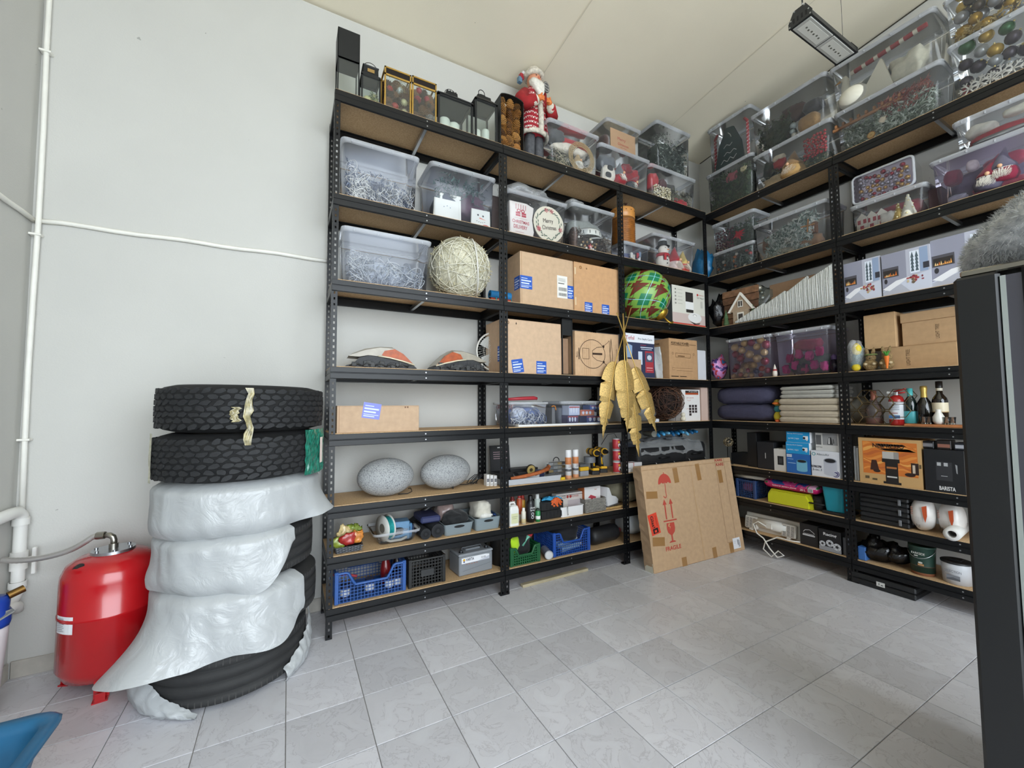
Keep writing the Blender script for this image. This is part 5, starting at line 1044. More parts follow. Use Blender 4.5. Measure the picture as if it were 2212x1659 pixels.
for k,(c,z,lab) in enumerate((('#1f7fbe',.085,'turquoise blue rolled foam tube beside the light ball'),('#b4452f',.03,'red and teal swimming noodle tube below the blue tube'))):
 g=G();g.cyl((-.1,0,0),(.14,.0,0),.033,n=18);g.cyl((-.1005,0,0),(.1405,0,0),.012,n=12,mi=1)
 if k: 
  for i in range(3):g.tube([(-.08+.07*i+.03*j/8,.0335*sin(2*pi*j/8),.0335*cos(2*pi*j/8)) for j in range(9)],.008,5,mi=2)
 o=g.obj('foam_tube',[mat(c,.6),mat('#111111',.9),mat('#2f8f93',.6)]);tag(o,lab,'foam tube');put(o,'A',6,.6792,.2+.0*k,z+.01)
for (spec,lab,extra) in (((1.0226,.5175,.4271),'large brown cardboard box with address label and blue stickers',1),((1.5387,.5029,.4269),'brown cardboard box with recycling marks and blue stickers below',2)):
 t=carton('A',6,spec,lab,d=.03 if extra==1 else .025,dep=.36,col='#b28d63' if extra==1 else '#b3824e',tape_=False);u,w,h=spec
 if extra==1:
  decal(t,[('#9b7850',rc(-w/2+.012,-w/2+.015,.002,h-.004)),('#9b7850',rc(w/2-.012,w/2-.010,.002,h-.004))],name='seam')
  decal(t,[('#e4e2dc',rc(w*.18,w*.38,h*.22,h*.66)),('#222222',rc(w*.20,w*.32,h*.50,h*.515))]+[('#4a4a4a',rc(w*.21+i*w*.012,w*.216+i*w*.012,h*.36,h*.43)) for i in range(13)]+[('#4a4a4a',rc(w*.21+i*w*.012,w*.215+i*w*.012,h*.26,h*.32)) for i in range(13)]+[('#9a9a98',rc(w*.2,w*.34,h*.60-k*h*.025,h*.605-k*h*.025)) for k in range(3)],y=-.0008,name='address_label')
  blue_sticker(t,-w/2+.055,h*.42,.11,.105,y=-.0014);blue_sticker(t,w/2-.03,h*.36,.062,.11,y=-.0014)
  blue_sticker(t,0,h*.42,.09,.105,y=-.001,side=Matrix.Translation((-w/2,.05,0)) @ Matrix.Rotation(-pi/2,4,'Z'))
 else:
  for x in (-.10,.09):blue_sticker(t,x,.045,.085,.09,pi/2*0,y=-.001)
  decal(t,[('#6d4a26',el(-w*.36,h*.90,.014)),('#b3824e',el(-w*.36,h*.90,.010)),('#6d4a26',[(-w*.23,h*.92),(-w*.245,h*.89),(-w*.23,h*.875),(-w*.215,h*.89)]),('#d8c3a0',rc(-w/2+.006,-w/2+.018,h*.74,h*.88)),('#d8c3a0',rc(-w/2+.008,-w/2+.02,h*.12,h*.28))],name='small_marks')
# plaid ornament
u,w,h=(2.1952,.5432,.5274)
r0=w/2*.94;t=on('A',6,u-.006,.12,'plaid_ornament','giant green and red plaid christmas ball with gold cap','ornament',dz=r0+.003);t.rotation_euler=(radians(28),radians(148),0)
m,nt,bn,N,L=nodes_mat('plaid_ball');tc=N('TexCoord');sp=N('SeparateXYZ');L(tc.outputs['Object'],sp.inputs[0])
def MA(op,a,b_=None,c=None):
 n=N('Math');n.operation=op
 for i,v in enumerate((a,b_,c)):
  if v is None:continue
  if isinstance(v,(int,float)):n.inputs[i].default_value=v
  else:L(v,n.inputs[i])
 return n.outputs[0]
at=MA('ARCTAN2',sp.outputs[1],sp.outputs[0]);th=MA('ARCSINE',MA('DIVIDE',sp.outputs[2],r0*1.001))
fu=MA('FRACT',MA('MULTIPLY',at,5/(2*pi)));fv=MA('FRACT',MA('MULTIPLY',th,4/pi))
fu=MA('FRACT',MA('ADD',MA('MULTIPLY',at,5/(2*pi)),MA('MULTIPLY',th,2.2/pi)));fv=MA('FRACT',MA('SUBTRACT',MA('MULTIPLY',th,3.4/pi),MA('MULTIPLY',at,3/(2*pi))))
def band(x,lo,hi):return MA('MULTIPLY',MA('GREATER_THAN',x,lo),MA('LESS_THAN',x,hi))
ru=band(fu,.0,.30);rv=band(fv,.0,.30);gu=band(fu,.42,.88);gv=band(fv,.42,.88)
def mixc(f,a,h_):
 n=N('MixRGB');L(f,n.inputs[0])
 if isinstance(a,str):n.inputs[1].default_value=lin(a)
 else:L(a,n.inputs[1])
 n.inputs[2].default_value=lin(h_);return n.outputs[0]
c=mixc(MA('MULTIPLY',gu,gv),'#7fae4c','#157a50');c=mixc(MA('MAXIMUM',MA('MULTIPLY',ru,rv),MA('MULTIPLY',MA('MAXIMUM',ru,rv),MA('LESS_THAN',MA('ADD',MA('FRACT',MA('MULTIPLY',fu,3.34)),MA('FRACT',MA('MULTIPLY',fv,3.34))),.95))),c,'#6d2a22')
c=mixc(MA('MAXIMUM',band(fu,.64,.665),band(fv,.64,.665)),c,'#8fd0da');c=mixc(MA('MAXIMUM',band(fu,.14,.16),band(fv,.14,.16)),c,'#2f4f22')
L(c,bn.inputs['Base Color']);bn.inputs['Roughness'].default_value=.3
g=G();g.ball((0,0,0),r0,48);g.obj('ball',m,t)
g=G();g.lathe([(r0*.28,r0*.95),(r0*.27,r0*1.04),(r0*.20,r0*1.10),(r0*.1,r0*1.14),(0,r0*1.15)],20);cp=g.obj('cap',mat('#b99338',.3,.8,name='gold_cap'),t);g=G();g.tube([(r0*.0,r0*.02,r0*1.12),(r0*.04,0,r0*1.3),(r0*.02,0,r0*1.42),(-r0*.06,0,r0*1.5),(-r0*.12,0,r0*1.46)],r0*.035,8);g.obj('hook',mat('#b99338',.3,.8,name='gold_cap'),cp)
# robot vacuum box
spec=(2.7255,.4935,.3904);u,w,h=spec
t=printed_box('A',6,spec,'white robot vacuum box with grey side and red base stripe','#d9d7cc',d=.02,dep=.30,side='#4b4d4e')
decal(t,[('#c9b6b0',rc(-w/2,w/2,0,h*.30)),('#c23a33',rc(-w/2,w/2,0,h*.045)),('#2b2826',rc(-w*.10,w*.13,h*.62,h*.86)),('#1c1a19',rc(-w*.10,w*.13,h*.84,h*.87)),('#e8e8e6',rc(-w*.11,w*.14,h*.42,h*.62)),('#2b2826',rc(-w*.09,w*.13,h*.34,h*.42)),('#e3e2e0',el(w*.17,h*.22,w*.21,h*.13)),('#9b9894',el(w*.17,h*.28,w*.06,h*.03)),('#f4f3f1',el(w*.17,h*.275,w*.05,h*.022)),('#2b2826',[(w*.0,h*.12),(w*.2,h*.07),(w*.34,h*.10),(w*.3,h*.06),(w*.15,h*.04)]),('#b83a34',el(w*.27,h*.84,w*.025))]+[('#8a8880',rc(-w*.42,-w*.38,h*(.88-.09*i),h*(.92-.09*i))) for i in range(5)]+[('#b3b1a8',rc(-w*.34,-w*.20,h*(.895-.09*i),h*(.905-.09*i))) for i in range(5)]+[('#c0beb5',rc(w*.36,w*.42,h*.5,h*.68))],y=-.0007)
text(t,'roborock',w*.38,h*.845,.011,'#b83a34',w=w*.17,y=-.002);text(t,'Q7 Max+',w*.36,h*.76,.015,'#3a3a38',w=w*.22,y=-.002)
sd=Matrix.Translation((-w/2,.15,0)) @ Matrix.Rotation(-pi/2,4,'Z');decal(t,[('#c23a33',rc(-.15,.15,0,h*.045))]+[('#77797a',rc(-.1,.0,h*(.5-.04*i),h*(.508-.04*i))) for i in range(4)],T=sd,name='side_print')
g=G();g.ball((0,0,.17),(.11,.10,.17),30,fn=lambda p:crumple(p,12));o=g.obj('blue_bag',M_BLUEBAG);tag(o,'dark blue plastic bag stuffed behind the robot vacuum box','plastic bag');put(o,'A',6,2.87,.25,.06)
g=G();g.ball((0,0,.16),(.085,.12,.15),34,fn=lambda p:crumple(p,15,.3));o=g.obj('black_bag',M_BLKBAG);tag(o,'crumpled shiny black bag in the corner beside the wooden house','plastic bag');put(o,'B',6,.09,.12,.0)
# ---------------------------------------------------------------- shelf 5
def headlight(spec,label,mir):
 u,w,h=spec;t=on('A',5,u,.08,'headlight',label,'headlight','used car headlights',rz=-.05*mir);s=mir
 def sc(P):P=[(x*w*s,z*h) for x,z in P];return P if s>0 else P[::-1]
 g=G();g.prism(sc([(-.5,.02),(-.46,.12),(-.38,.18),(-.30,.46),(-.18,.56),(.02,.52),(.2,.38),(.44,.24),(.5,.06),(.44,.0),(-.42,0)]),.0,.17);g.obj('housing',mat('#26272a',.55,var=.35,scale=30,bump=.5,bscale=40),t)
 q=random.Random(int(u*100));g=G()
 for i in range(18):x=(-.42+.82*q.random())*w*s;g.box(x-.014,x+.014,-.014*q.random()-.004,.0,h*q.uniform(.02,.18),h*q.uniform(.2,.38),b=.002)
 for i in range(5):x=(-.42+.16*i)*w*s;g.tube([(x,-.004,h*.1),(x+.03*s,-.016,h*.24),(x+.07*s,-.008,h*.12)],.005,6)
 g.obj('rear_ribs',mat('#3a3b3c',.6,var=.3),t)
 g=G();g.loft([[(x,y,z) for x,z in sc([(-.44,.50+.02*k),(-.30,.50),(-.18,.58),(.02,.54),(.22,.40),(.45,.26),(.40,.46-.06*k),(.28,.78-.08*k),(.16,1.0-.08*k),(-.02,1.0-.06*k),(-.22,.88-.08*k),(-.38,.66-.06*k)])] for k,y in ((1,.0),(0,.03),(0,.13),(1,.16))],sm=False);g.obj('lens',mat('#a39c8e',.3,name='headlight_lens',var=.15,scale=14),t)
 g=G();g.prism(sc([(.0,.60),(.04,.80),(.18,.90),(.30,.70),(.40,.40),(.44,.27),(.22,.42)]),-.003,.02);g.obj('orange_indicator',mat('#a54a16',.45,var=.3,scale=30),t)
 g=G();g.tube([(-.05*w*s,-.008,h*.56),(.1*w*s,-.012,h*.50),(.3*w*s,-.01,h*.36),(.46*w*s,-.006,h*.22)],.005,6);g.obj('trim_strip',mat('#e0d6bb',.4),t)
headlight((-.2777,.4729,.1516),'used car headlight with orange indicator, at the left of the shelf',1);headlight((.3016,.4536,.1578),'used car headlight with orange indicator, beside the white fan',-1)
u,w,h=(.6864,.2835,.4362)
t=on('A',5,u-.035,.27,'white_fan','white round desk fan half hidden behind the cardboard box','fan');r0=.155;zc_=.19
g=G();g.tube([(r0*cos(2*pi*i/40),0,zc_+r0*sin(2*pi*i/40)) for i in range(40)],.007,8,closed=True);g.obj('guard_ring',mat('#e3e1da',.4),t)
g=G()
for i in range(44):a=2*pi*i/44;g.tube([(r0*.2*cos(a),-.035,zc_+r0*.2*sin(a)),(r0*.7*cos(a+.15),-.03,zc_+r0*.7*sin(a+.15)),(r0*cos(a+.22),0,zc_+r0*sin(a+.22))],.0012,4)
for q in (.2,.45,.7):g.tube([(r0*q*cos(2*pi*i/30),-.034+.004*q,zc_+r0*q*sin(2*pi*i/30)) for i in range(30)],.0013,4,closed=True)
g.obj('guard_wires',mat('#d9d7d0',.4),t)
for k in range(3): 
 g=G();a0=2*pi*k/3;g.sheet(6,5,lambda a,b_:((.02+.115*b_)*cos(a0+(a-.5)*1.3),-.004+.02*(a-.5),zc_+(.02+.115*b_)*sin(a0+(a-.5)*1.3)));g.obj('blade',mat('#c9cbc8',.4),t)
g=G();g.cyl((0,-.03,zc_),(0,.08,zc_),.035,n=18);g.cyl((0,.05,.02),(0,.05,zc_),.014,n=10);g.cyl((0,.04,0),(0,.04,.02),.085,n=24);g.obj('motor_and_stand',mat('#dddbd4',.4),t)
spec=(.8713,.5416,.4168);u,w,h=spec
t=carton('A',5,spec,'square light brown cardboard box with two blue stickers at its foot',d=.02,dep=.30,col='#b8936a',tape_=False)
blue_sticker(t,-w*.26,.055,.10,.105,.16,y=-.001);blue_sticker(t,w*.14,.052,.095,.10,0,y=-.001)
decal(t,[('#3a2a1a',el(-w*.42,h*.93,.014)),('#b8936a',el(-w*.42,h*.93,.010)),('#3a2a1a',[(-w*.28,h*.955),(-w*.292,h*.92),(-w*.28,h*.90),(-w*.268,h*.92)])],name='small_marks');blue_sticker(t,0,h*.36,.05,.12,0,y=-.001,side=Matrix.Translation((-w/2,.06,0)) @ Matrix.Rotation(-pi/2,4,'Z'))
u,w,h=(1.2128,.1086,.474)
t=on('A',5,u,.03,'black_rack','narrow black open frame standing between two cardboard boxes','rack');g=G();frame_bars(g,w,.3,h,.009);g.obj('frame',M_BLKM,t);g=G();g.box(-w/2+.004,w/2-.004,.004,.29,h*.70,h-.004);g.obj('top_block',M_BLKM,t);g=G();g.box(-w/2+.012,w/2-.012,.05,.28,.01,h*.66);g.obj('inner_board',kraft('#8a6541'),t)
spec=(1.5273,.4876,.3766);u,w,h=spec
t=carton('A',5,spec,'brown cardboard box printed with a food processor line drawing',d=.02,dep=.30,col='#b98f60',tape_=False)
DK='#3a2616'
def ring(cx,cz,rx,rz,th,a0=0,a1=2*pi,n=28):
 o_=[(cx+rx*cos(a0+(a1-a0)*i/n),cz+rz*sin(a0+(a1-a0)*i/n)) for i in range(n+1)];i_=[(cx+(rx-th)*cos(a0+(a1-a0)*i/n),cz+(rz-th)*sin(a0+(a1-a0)*i/n)) for i in range(n+1)]
 return [[o_[i],o_[i+1],i_[i+1],i_[i]] for i in range(n)]
def poly_line(P,th):return [vline(*P[i],*P[i+1],th) for i in range(len(P)-1)]
ls=ring(-w*.12,h*.50,w*.29,h*.335,.005)+poly_line([(w*.13,h*.70),(w*.22,h*.78),(w*.27,h*.84),(w*.30,h*.16),(w*.22,h*.24),(w*.13,h*.32)],.004)+poly_line([(w*.1,h*.68),(-w*.02,h*.66),(-w*.12,h*.58),(-w*.12,h*.44),(-w*.02,h*.36),(w*.1,h*.34)],.004)+poly_line([(-w*.34,h*.62),(-w*.2,h*.62),(-w*.2,h*.38),(-w*.34,h*.38),(-w*.34,h*.62)],.003)+poly_line([(w*.31,h*.88),(w*.34,h*.5),(w*.31,h*.12),(w*.28,h*.5),(w*.31,h*.88)],.004)+poly_line([(-w*.42,h*.62),(-w*.42,h*.36)],.008)
decal(t,[(DK,P) for P in ls]+[(DK,[(-w*.12,h*.53),(w*.1,h*.535),(w*.1,h*.49),(-w*.12,h*.485)]),(DK,el(w*.13,h*.69,.012)),(DK,el(w*.13,h*.33,.012))]+[('#a27a4e',rc(-w*.30+.02*i,-w*.297+.02*i,.004,h-.006)) for i in range(4)],y=-.0007,name='line_drawing',step=.00003)
text(t,'TM6',-w*.46,h*.47,.02,DK,rz=-pi/2,y=-.0012);text(t,'vorwerk',w*.44,h*.55,.016,DK,rz=pi/2,y=-.0012)
# corner bay of shelf 5
spec=(2.0359,.3634,.4042);u,w,h=spec
t=printed_box('A',5,spec,'garment steamer box, white top and navy photo front, behind the gold feathers','#2c3350',d=.02,dep=.2,side='#cfd3dc')
decal(t,[('#e6e9ef',rc(-w/2,w/2,h*.80,h)),('#8ea6c6',[(-w*.48,h*.45),(-w*.3,h*.45),(-w*.28,h*.72),(-w*.42,h*.76),(-w*.48,h*.7)]),('#c9d4e4',rc(-w*.08,w*.06,h*.3,h*.6)),('#a3313c',rc(w*.16,w*.46,h*.12,h*.62)),('#4a4f66',rc(w*.19,w*.43,h*.37,h*.58)),('#c3cad6',el(w*.31,h*.47,w*.08,h*.06)),('#d9a0a2',rc(w*.2,w*.42,h*.22,h*.24)),('#d9a0a2',rc(w*.2,w*.42,h*.17,h*.18)),('#cfd5e4',rc(0,w*.44,h*.69,h*.71)),('#cfd5e4',rc(w*.02,w*.40,h*.65,h*.665)),('#b23a46',rc(w*.0,w*.2,h*.745,h*.755))],y=-.0007)
text(t,'Tefal',-w*.36,h*.90,.036,'#b5303c',w=w*.3,y=-.0022);text(t,'Pro Style Care',w*.17,h*.885,.018,'#33374a',w=w*.5,y=-.0022)
carton('A',5,(1.9316,.1824,.1639),'small plain cardboard box in front of the garment steamer box',d=-.0,dep=.018,col='#b58c5e',tape_=False)
g=G()
def wb(a,b_):z=.30*b_;return (-.035+.09*a*(1-.75*b_)+.006*noise.noise(Vector((a*5,b_*8,0))),.0+.03*sin(a*3+b_*2),z)
g.sheet(10,14,wb);g.sheet(10,14,lambda a,b_:(wb(a,b_)[0],wb(a,b_)[1]+.05,wb(a,b_)[2]));o=g.obj('plastic_wrap',M_BAG);tag(o,'grey and white plastic sheet hanging beside the steamer box','plastic sheet');put(o,'A',5,2.2956,.04,.002)
spec=(2.6251,.4125,.3991);u,w,h=spec
t=carton('A',5,spec,'brown portable power station box with line drawing',d=.02,dep=.22,col='#a77a48',tape_=False)
text(t,'PORTABLE POWER',-w*.12,h*.885,.024,'#2b1c10',w=w*.62,y=-.001,bold=.0006);text(t,'POWER',0,h*.885,.024,'#2b1c10',w=.07,T=Matrix.Translation((-w/2-.0006,.15,0)) @ Matrix.Rotation(-pi/2,4,'Z'),y=-.0006)
decal(t,[('#5a3c20',P) for P in poly_line([(-w*.28,h*.64),(w*.24,h*.64),(w*.24,h*.54),(-w*.28,h*.54),(-w*.28,h*.64)],.003)+poly_line([(-w*.3,h*.27),(w*.3,h*.27)],.002)+poly_line([(-w*.26,h*.21),(w*.3,h*.21)],.002)+poly_line([(-w*.4,h*.28),(-w*.32,h*.28),(-w*.32,h*.22),(-w*.4,h*.22),(-w*.4,h*.28)],.002)+ring(w*.36,h*.64,.012,.012,.003,n=10)+ring(-w*.38,h*.63,.012,.012,.003,n=10)+ring(w*.13,h*.895,.014,.014,.003,n=12)]+[('#5a3c20',rc(-w*.2+.016*i,-w*.17+.016*i,h*.56,h*.585)) for i in range(6)]+[('#2b1c10',rc(-w*.45,-w*.2,h*.055,h*.075)),('#2b1c10',rc(-w*.15,w*.08,h*.058,h*.075)),('#5a3c20',rc(-w*.44,w*.2,h*.835,h*.845)),('#5a3c20',rc(w*.2,w*.45,h*.87,h*.88))],y=-.0007,name='line_drawing',step=.00003)
g=G();w2=(2.9132,.123,.3059);g.box(-w2[1]/2,w2[1]/2,0,.03,0,w2[2],b=.002);g.box(-w2[1]/2+.003,w2[1]/2-.003,-.001,0,.004,w2[2]-.004);o=g.obj('white_board',mat('#d3d4da',.5));tag(o,'narrow white panel standing right of the portable power box','board');put(o,'A',5,w2[0],.03)
g=G();g.box(-.2,.2,0,.02,0,.36,b=.004);g.box(-.19,.19,-.002,0,.01,.35);o=g.obj('dark_board',mat('#22242a',.4));tag(o,'dark flat panel standing behind the portable power box','board');put(o,'A',5,2.70,.34,.001)
g=G();g.ball((0,0,.12),(.1,.08,.12),18,fn=lambda p:p*(1+.12*noise.noise(p*20)));o=g.obj('blue_bag',mat('#3a5a78',.5,var=.2));tag(o,'slate blue bag showing above the steamer box','bag');put(o,'A',5,2.2061,.31,.14)
g=G();g.box(-.09,.09,-.06,.06,0,.145,b=.004);g.box(-.08,.08,-.05,.05,.145,.147);o=g.obj('spare_carton',kraft('#9b7a50'));tag(o,'carton hidden behind the steamer box under the slate bag','cardboard box');put(o,'A',5,2.2061,.31,0)
# ================================================================ row A, shelf 4
spec=(-.2986,.5137,.1703);u,w,h=spec
t=carton('A',4,spec,'long low cardboard box with violet sticker at the left end of the shelf',d=.012,dep=.30,col='#ab8860',tape_=False);blue_sticker(t,-w*.10,h*.80,.11,.10,-.15,'#7f86cf',y=-.001)
decal(t,[('#6d4a30',rc(w*.31,w*.33,h*.90,h*.96)),('#6d4a30',rc(w*.34,w*.36,h*.90,h*.96)),('#8f6846',rc(-w/2+.012,-w/2+.014,.002,h-.004))],name='small_marks')
g=G();g.box(-.40,.40,0,.36,0,.005);g.box(-.40,.40,-.003,0,0,.016,b=.001);g.box(-.402,-.398,0,.36,0,.02);o=g.obj('white_tray',mat('#dfe0df',.5));tag(o,'flat white tray under the two clear tool boxes','tray');put(o,'A',4,1.13,.012,.001)
b=clear_box('A',4,(.8487,.38,.1946),'clear box of cables and tools with red handles on top',dep=.32,d=.03,dz=.006,lid=False,m=M_CLB)
lump(b,'folded_cloth','white and navy folded cloths in the clear cable box','cloth','#6f7fa8',(.0,1),(.1,.9),(0,.9),.2,3);lump(b,'white_bag','white plastic bag at the left of the clear cable box','bag','#d8dce6',(.05,.45),(.0,.4),(.2,.85),.25,5)
wires(b,'grey and white cables at the bottom of the clear cable box',['#cfcfd0','#8a8f99','#e4e4e2','#5a6a8f'],70,.003,(.05,.98),(0,.15),(0,.5),4,loop=.045,kind=None)
g=G();g.tube([(-.16,.06,.0),(-.02,.05,.008),(.10,.05,.012),(.13,.05,.008)],[.010,.014,.016,.012],10);o=g.obj('red_tool_handle',mat('#b2303a',.45));tag(inb(b,o),'long red tool lying across the clear cable box','tool');o.location=Vector(o.location)+Vector((-.02,.03,b.H+.012))
wires(b,'red wire bristles sticking out at the left of the clear cable box',['#a83a3c','#c9655a'],30,.0012,(-.3,.2),(.2,.8),(.9,1.0),7,'wire','red_wires',.05,kind=None)
b=clear_box('A',4,(1.3602,.4252,.1946),'clear box of blue light bulb packages on the white tray',dep=.32,d=.03,dz=.006,lid=True,m=M_CLB,clips=3)
for i,(x,z,ww,hh,c,lab) in enumerate(((-.30,.42,.30,.5,'#cdd3e4','white bulb package with red band at the left of the bulb box'),(-.32,0,.3,.42,'#4a3f63','dark violet tool package at the lower left of the bulb box'),(.02,.38,.4,.32,'#d2805a','orange and white bulb package in the bulb box'),(.22,.0,.5,.38,'#46548c','blue switch package at the lower right of the bulb box'),(.3,.68,.4,.26,'#5673b4','blue bulb package at the top of the bulb box'))):
 tt=flat_in(b,'bulb_package',lab,'package',rc(x*b.w-ww*b.w/2*.0-.0,x*b.w+ww*b.w,.006+z*b.h,.004+(z+hh)*b.h),.10,c,b.y0+.02+.01*(i%2),.5,'packages in the bulb box')
 x0=x*b.w;decal(tt,[('#e6e8ef',el(x0+ww*b.w*(.2+.25*k),.006+(z+hh*.5)*b.h,ww*b.w*.08,hh*b.h*.3)) for k in range(3)]+[('#b5473f',rc(x0+.004,x0+ww*b.w-.004,(z+hh*.82)*b.h,(z+hh*.95)*b.h))],y=b.y0+.0188+.01*(i%2))
g=G();g.tube([(0,0,0),(.02,0,.006),(.035,0,.002),(.036,-.01,-.03)],.004,6);o=g.obj('orange_strap',mat('#c57a2c',.5));tag(o,'orange strap hanging between the two clear tool boxes','strap');put(o,'A',4,1.0611,.05,.155)
g=G();g.box(-.05,.05,0,.2,0,.14,b=.004);g.box(-.048,.048,-.002,0,.09,.13);o=g.obj('grey_crate',mat('#77787c',.6));tag(o,'grey plastic bin in shadow between the clear tool boxes','bin');put(o,'A',4,1.19,.16,.007)
# vine ball, white boxes, cream balls
u,w,h=(2.4459,.3965,.2975)
t=on('A',4,u,.12,'vine_ball','brown ball woven from thin vine twigs','vine ball',dz=w/2);r0=w/2*.95;g=G();q_=random.Random(31)
for i in range(190):
 a=Vector((q_.gauss(0,1),q_.gauss(0,1),q_.gauss(0,1))).normalized();bb=a.orthogonal().normalized();cc=a.cross(bb);t0=q_.uniform(0,6.3);ln=q_.uniform(1.2,3.4);rr0=r0*q_.uniform(.8,1.0);off=q_.uniform(-.6,.6)
 g.tube([(a*off+(bb*cos(t0+ln*k/9)+cc*sin(t0+ln*k/9))*sqrt(1-off*off))*rr0*(1+.03*q_.uniform(-1,1)) for k in range(10)],.0022,4,mi=q_.randrange(3))
g.obj('twigs',[mat('#4b2f22',.7),mat('#6b4833',.7),mat('#35211a',.7)],t);g=G();g.ball((0,0,0),r0*.72,18);g.obj('dark_core',mat('#1d120d',.9),t)
for k,(spec,lab,dd) in enumerate((((2.7266,.2695,.3123),'white filter box with orange top stripe and square icons',.03),((2.7045,.2213,.3011),'second white filter box behind the cream balls',.12))):
 u,w,h=spec;t=printed_box('A',4,spec,lab,'#e9e6e4',d=dd,dep=.08,group='white filter boxes')
 decal(t,[('#b3532f',rc(-w*.30,w*.42,h*.84,h*.90)),('#2b2727',rc(-w*.30,w*.42,h*.90,h*.97))]+[('#35292a',rc(-w*.12+(i%3)*w*.16,(i%3)*w*.16,h*(.44-.09*(i//3)),h*(.515-.09*(i//3)))) for i in range(10)]+[('#cf8f80',P) for P in ring(-w*.12,h*.68,w*.10,h*.04,.003,pi,2*pi,8)+ring(-w*.2,h*.36,w*.10,h*.04,.003,pi*.2,pi*.8,6)],y=-.0007)
 text(t,'AquaSt',w*.12,h*.935,.011,'#eeeeee',w=w*.5,y=-.0022);text(t,'UF 2570',-w*.06,h*.74,.011,'#c0604a',w=w*.4,y=-.002)
spec=(2.9346,.1304,.3622);printed_box('A',4,spec,'tall pale pink box at the corner post beside the filter boxes','#cfb4a8',d=.02,dep=.3,side='#c2a699')
u,w,h=(2.6049,.1408,.1368)
for k,(z,r_) in enumerate(((.024,.026),(.064,.022))):
 g=G();g.ball((0,0,0),r_*1.0,16,fn=lambda p:Vector((p.x,p.y,max(p.z,-.022))));g.cyl((0,0,r_*.9),(0,0,r_*1.1),.004,n=8);o=g.obj('cream_ball',mat('#e3dcc8',.6));tag(o,('lower' if k==0 else 'upper')+' cream ceramic ball of the two stacked before the filter boxes','ball','cream balls');put(o,'A',4,u,.03,z+.001)
g=G();g.ball((0,0,.1),(.16,.1,.1),24,fn=lambda p:Vector((p.x,p.y,max(.002,p.z)))*(1+.1*noise.noise(p*15)));o=g.obj('clear_bag',M_CLEARBAG);tag(o,'thin clear plastic bag hanging left of the vine ball','plastic bag');put(o,'A',4,2.242,.2)
g=G();g.box(-.03,.03,0,.05,0,.03,b=.002);g.box(-.028,.028,-.001,0,.004,.026);o=g.obj('tissue_pack',mat('#d3d8e4',.5));tag(o,'small pale pack lying before the clear bag','pack');put(o,'A',4,2.2389,.03,.001)
g=G();g.ball((0,0,.1),(.12,.1,.12),20,fn=lambda p:Vector((p.x,p.y,max(.002,p.z)))*(1+.14*noise.noise(p*15)));o=g.obj('black_bag',M_BLKBAG);tag(o,'black rubbish bag at the back of the middle shelf by the feathers','plastic bag');put(o,'A',4,1.66,.26)
# ================================================================ shelf 3
M_STONE=None
m,nt,bn,N,L=nodes_mat('speckled_stone');tc=N('TexCoord');n=N('TexNoise');n.inputs['Scale'].default_value=160;n.inputs['Detail'].default_value=3;L(tc.outputs['Object'],n.inputs['Vector']);r=N('ValToRGB');r.color_ramp.elements[0].position=.36;r.color_ramp.elements[0].color=lin('#6e7174');r.color_ramp.elements[1].position=.52;r.color_ramp.elements[1].color=lin('#a3a5a6');L(n.outputs['Fac'],r.inputs[0]);L(r.outputs[0],bn.inputs['Base Color']);bn.inputs['Roughness'].default_value=.65;M_STONE=m
for k,(spec,dd,lab) in enumerate((((-.2294,.3885,.2576),.14,'egg shaped grey speckled stone lamp at the left of the shelf'),((.2042,.4097,.2498),.17,'egg shaped grey speckled stone lamp with black cable at the right'))):
 u,w,h=spec;t=on('A',3,u,dd,'stone_lamp',lab,'lamp','stone lamps',rz=.15*k);rx,rz_=w/2*.96,h/2*.98
 g=G();g.ball((0,0,rz_),(rx,rz_*.92,rz_),40,fn=lambda p:Vector((p.x,p.y,max(.002,p.z))));g.obj('shell',M_STONE,t)
 g=G()
 if k: 
  q_=random.Random(3);g.tube([(rx*.5,.05,.01),(rx*.9,.0,.008),(rx*1.08,-.02,.02)]+[(rx*1.12+.05*cos(a*1.9)+.012*a/3,-.02+.02*sin(a),.045+.035*sin(a*1.9+1)) for a in [i*.55 for i in range(20)]]+[(rx*1.3,0,.006),(rx*1.42,.01,.005)],.003,6)
 else:g.tube([(rx*.4,-.03,.008),(rx*.75,-.03,.006),(rx*.92,-.02,.015),(rx*.9,.0,.035),(rx*.84,.02,.03)],.003,6)
 g.obj('power_cable',mat('#17181a',.5),t)
 if k:g=G();g.ball((.03,-rz_*.45,.012),(.006,.006,.012),8);g.obj('cable_grommet',mat('#17181a',.5),t)
u,w,h=(.6975,.1754,.2821)
t=on('A',3,u,.24,'tool_package','black hanging card package with blue tool printed, behind the shelf post','package');T=Matrix.Rotation(-.12,4,'X');g=G();g.box(-w/2,w/2,0,.012,0,h,T=T);g.obj('card',mat('#1c1c1f',.5),t)
decal(t,[('#d9d9d9',rc(-w*.12,w*.12,h*.92,h*.95))]+[('#b99aa0',rc(-w*.35,w*.38,h*(.80-.06*i),h*(.815-.06*i))) for i in range(4)]+[('#5a8ec0',P) for P in poly_line([(-.0,h*.4),(.03,h*.2)],.012)+poly_line([(.03,h*.42),(.0,h*.2)],.012)],y=-.001,T=T)
for k in range(3): 
 x=.508+.026*k;g=G();g.box(-.0115,.0115,0,.05,0,.085-.004*k,b=.001);g.box(-.009,.009,-.0006,0,.03,.055,mi=1);g.box(-.009,.009,-.0006,0,.008,.02,mi=2);o=g.obj('bulb_box',[mat('#dad8d6',.6),mat('#6b6b70',.6),mat('#b6b4b2',.6)]);tag(o,('leftmost','middle','rightmost')[k]+' of three small white bulb boxes behind the shelf post','box','small bulb boxes');put(o,'A',3,x,.09-.012*k)
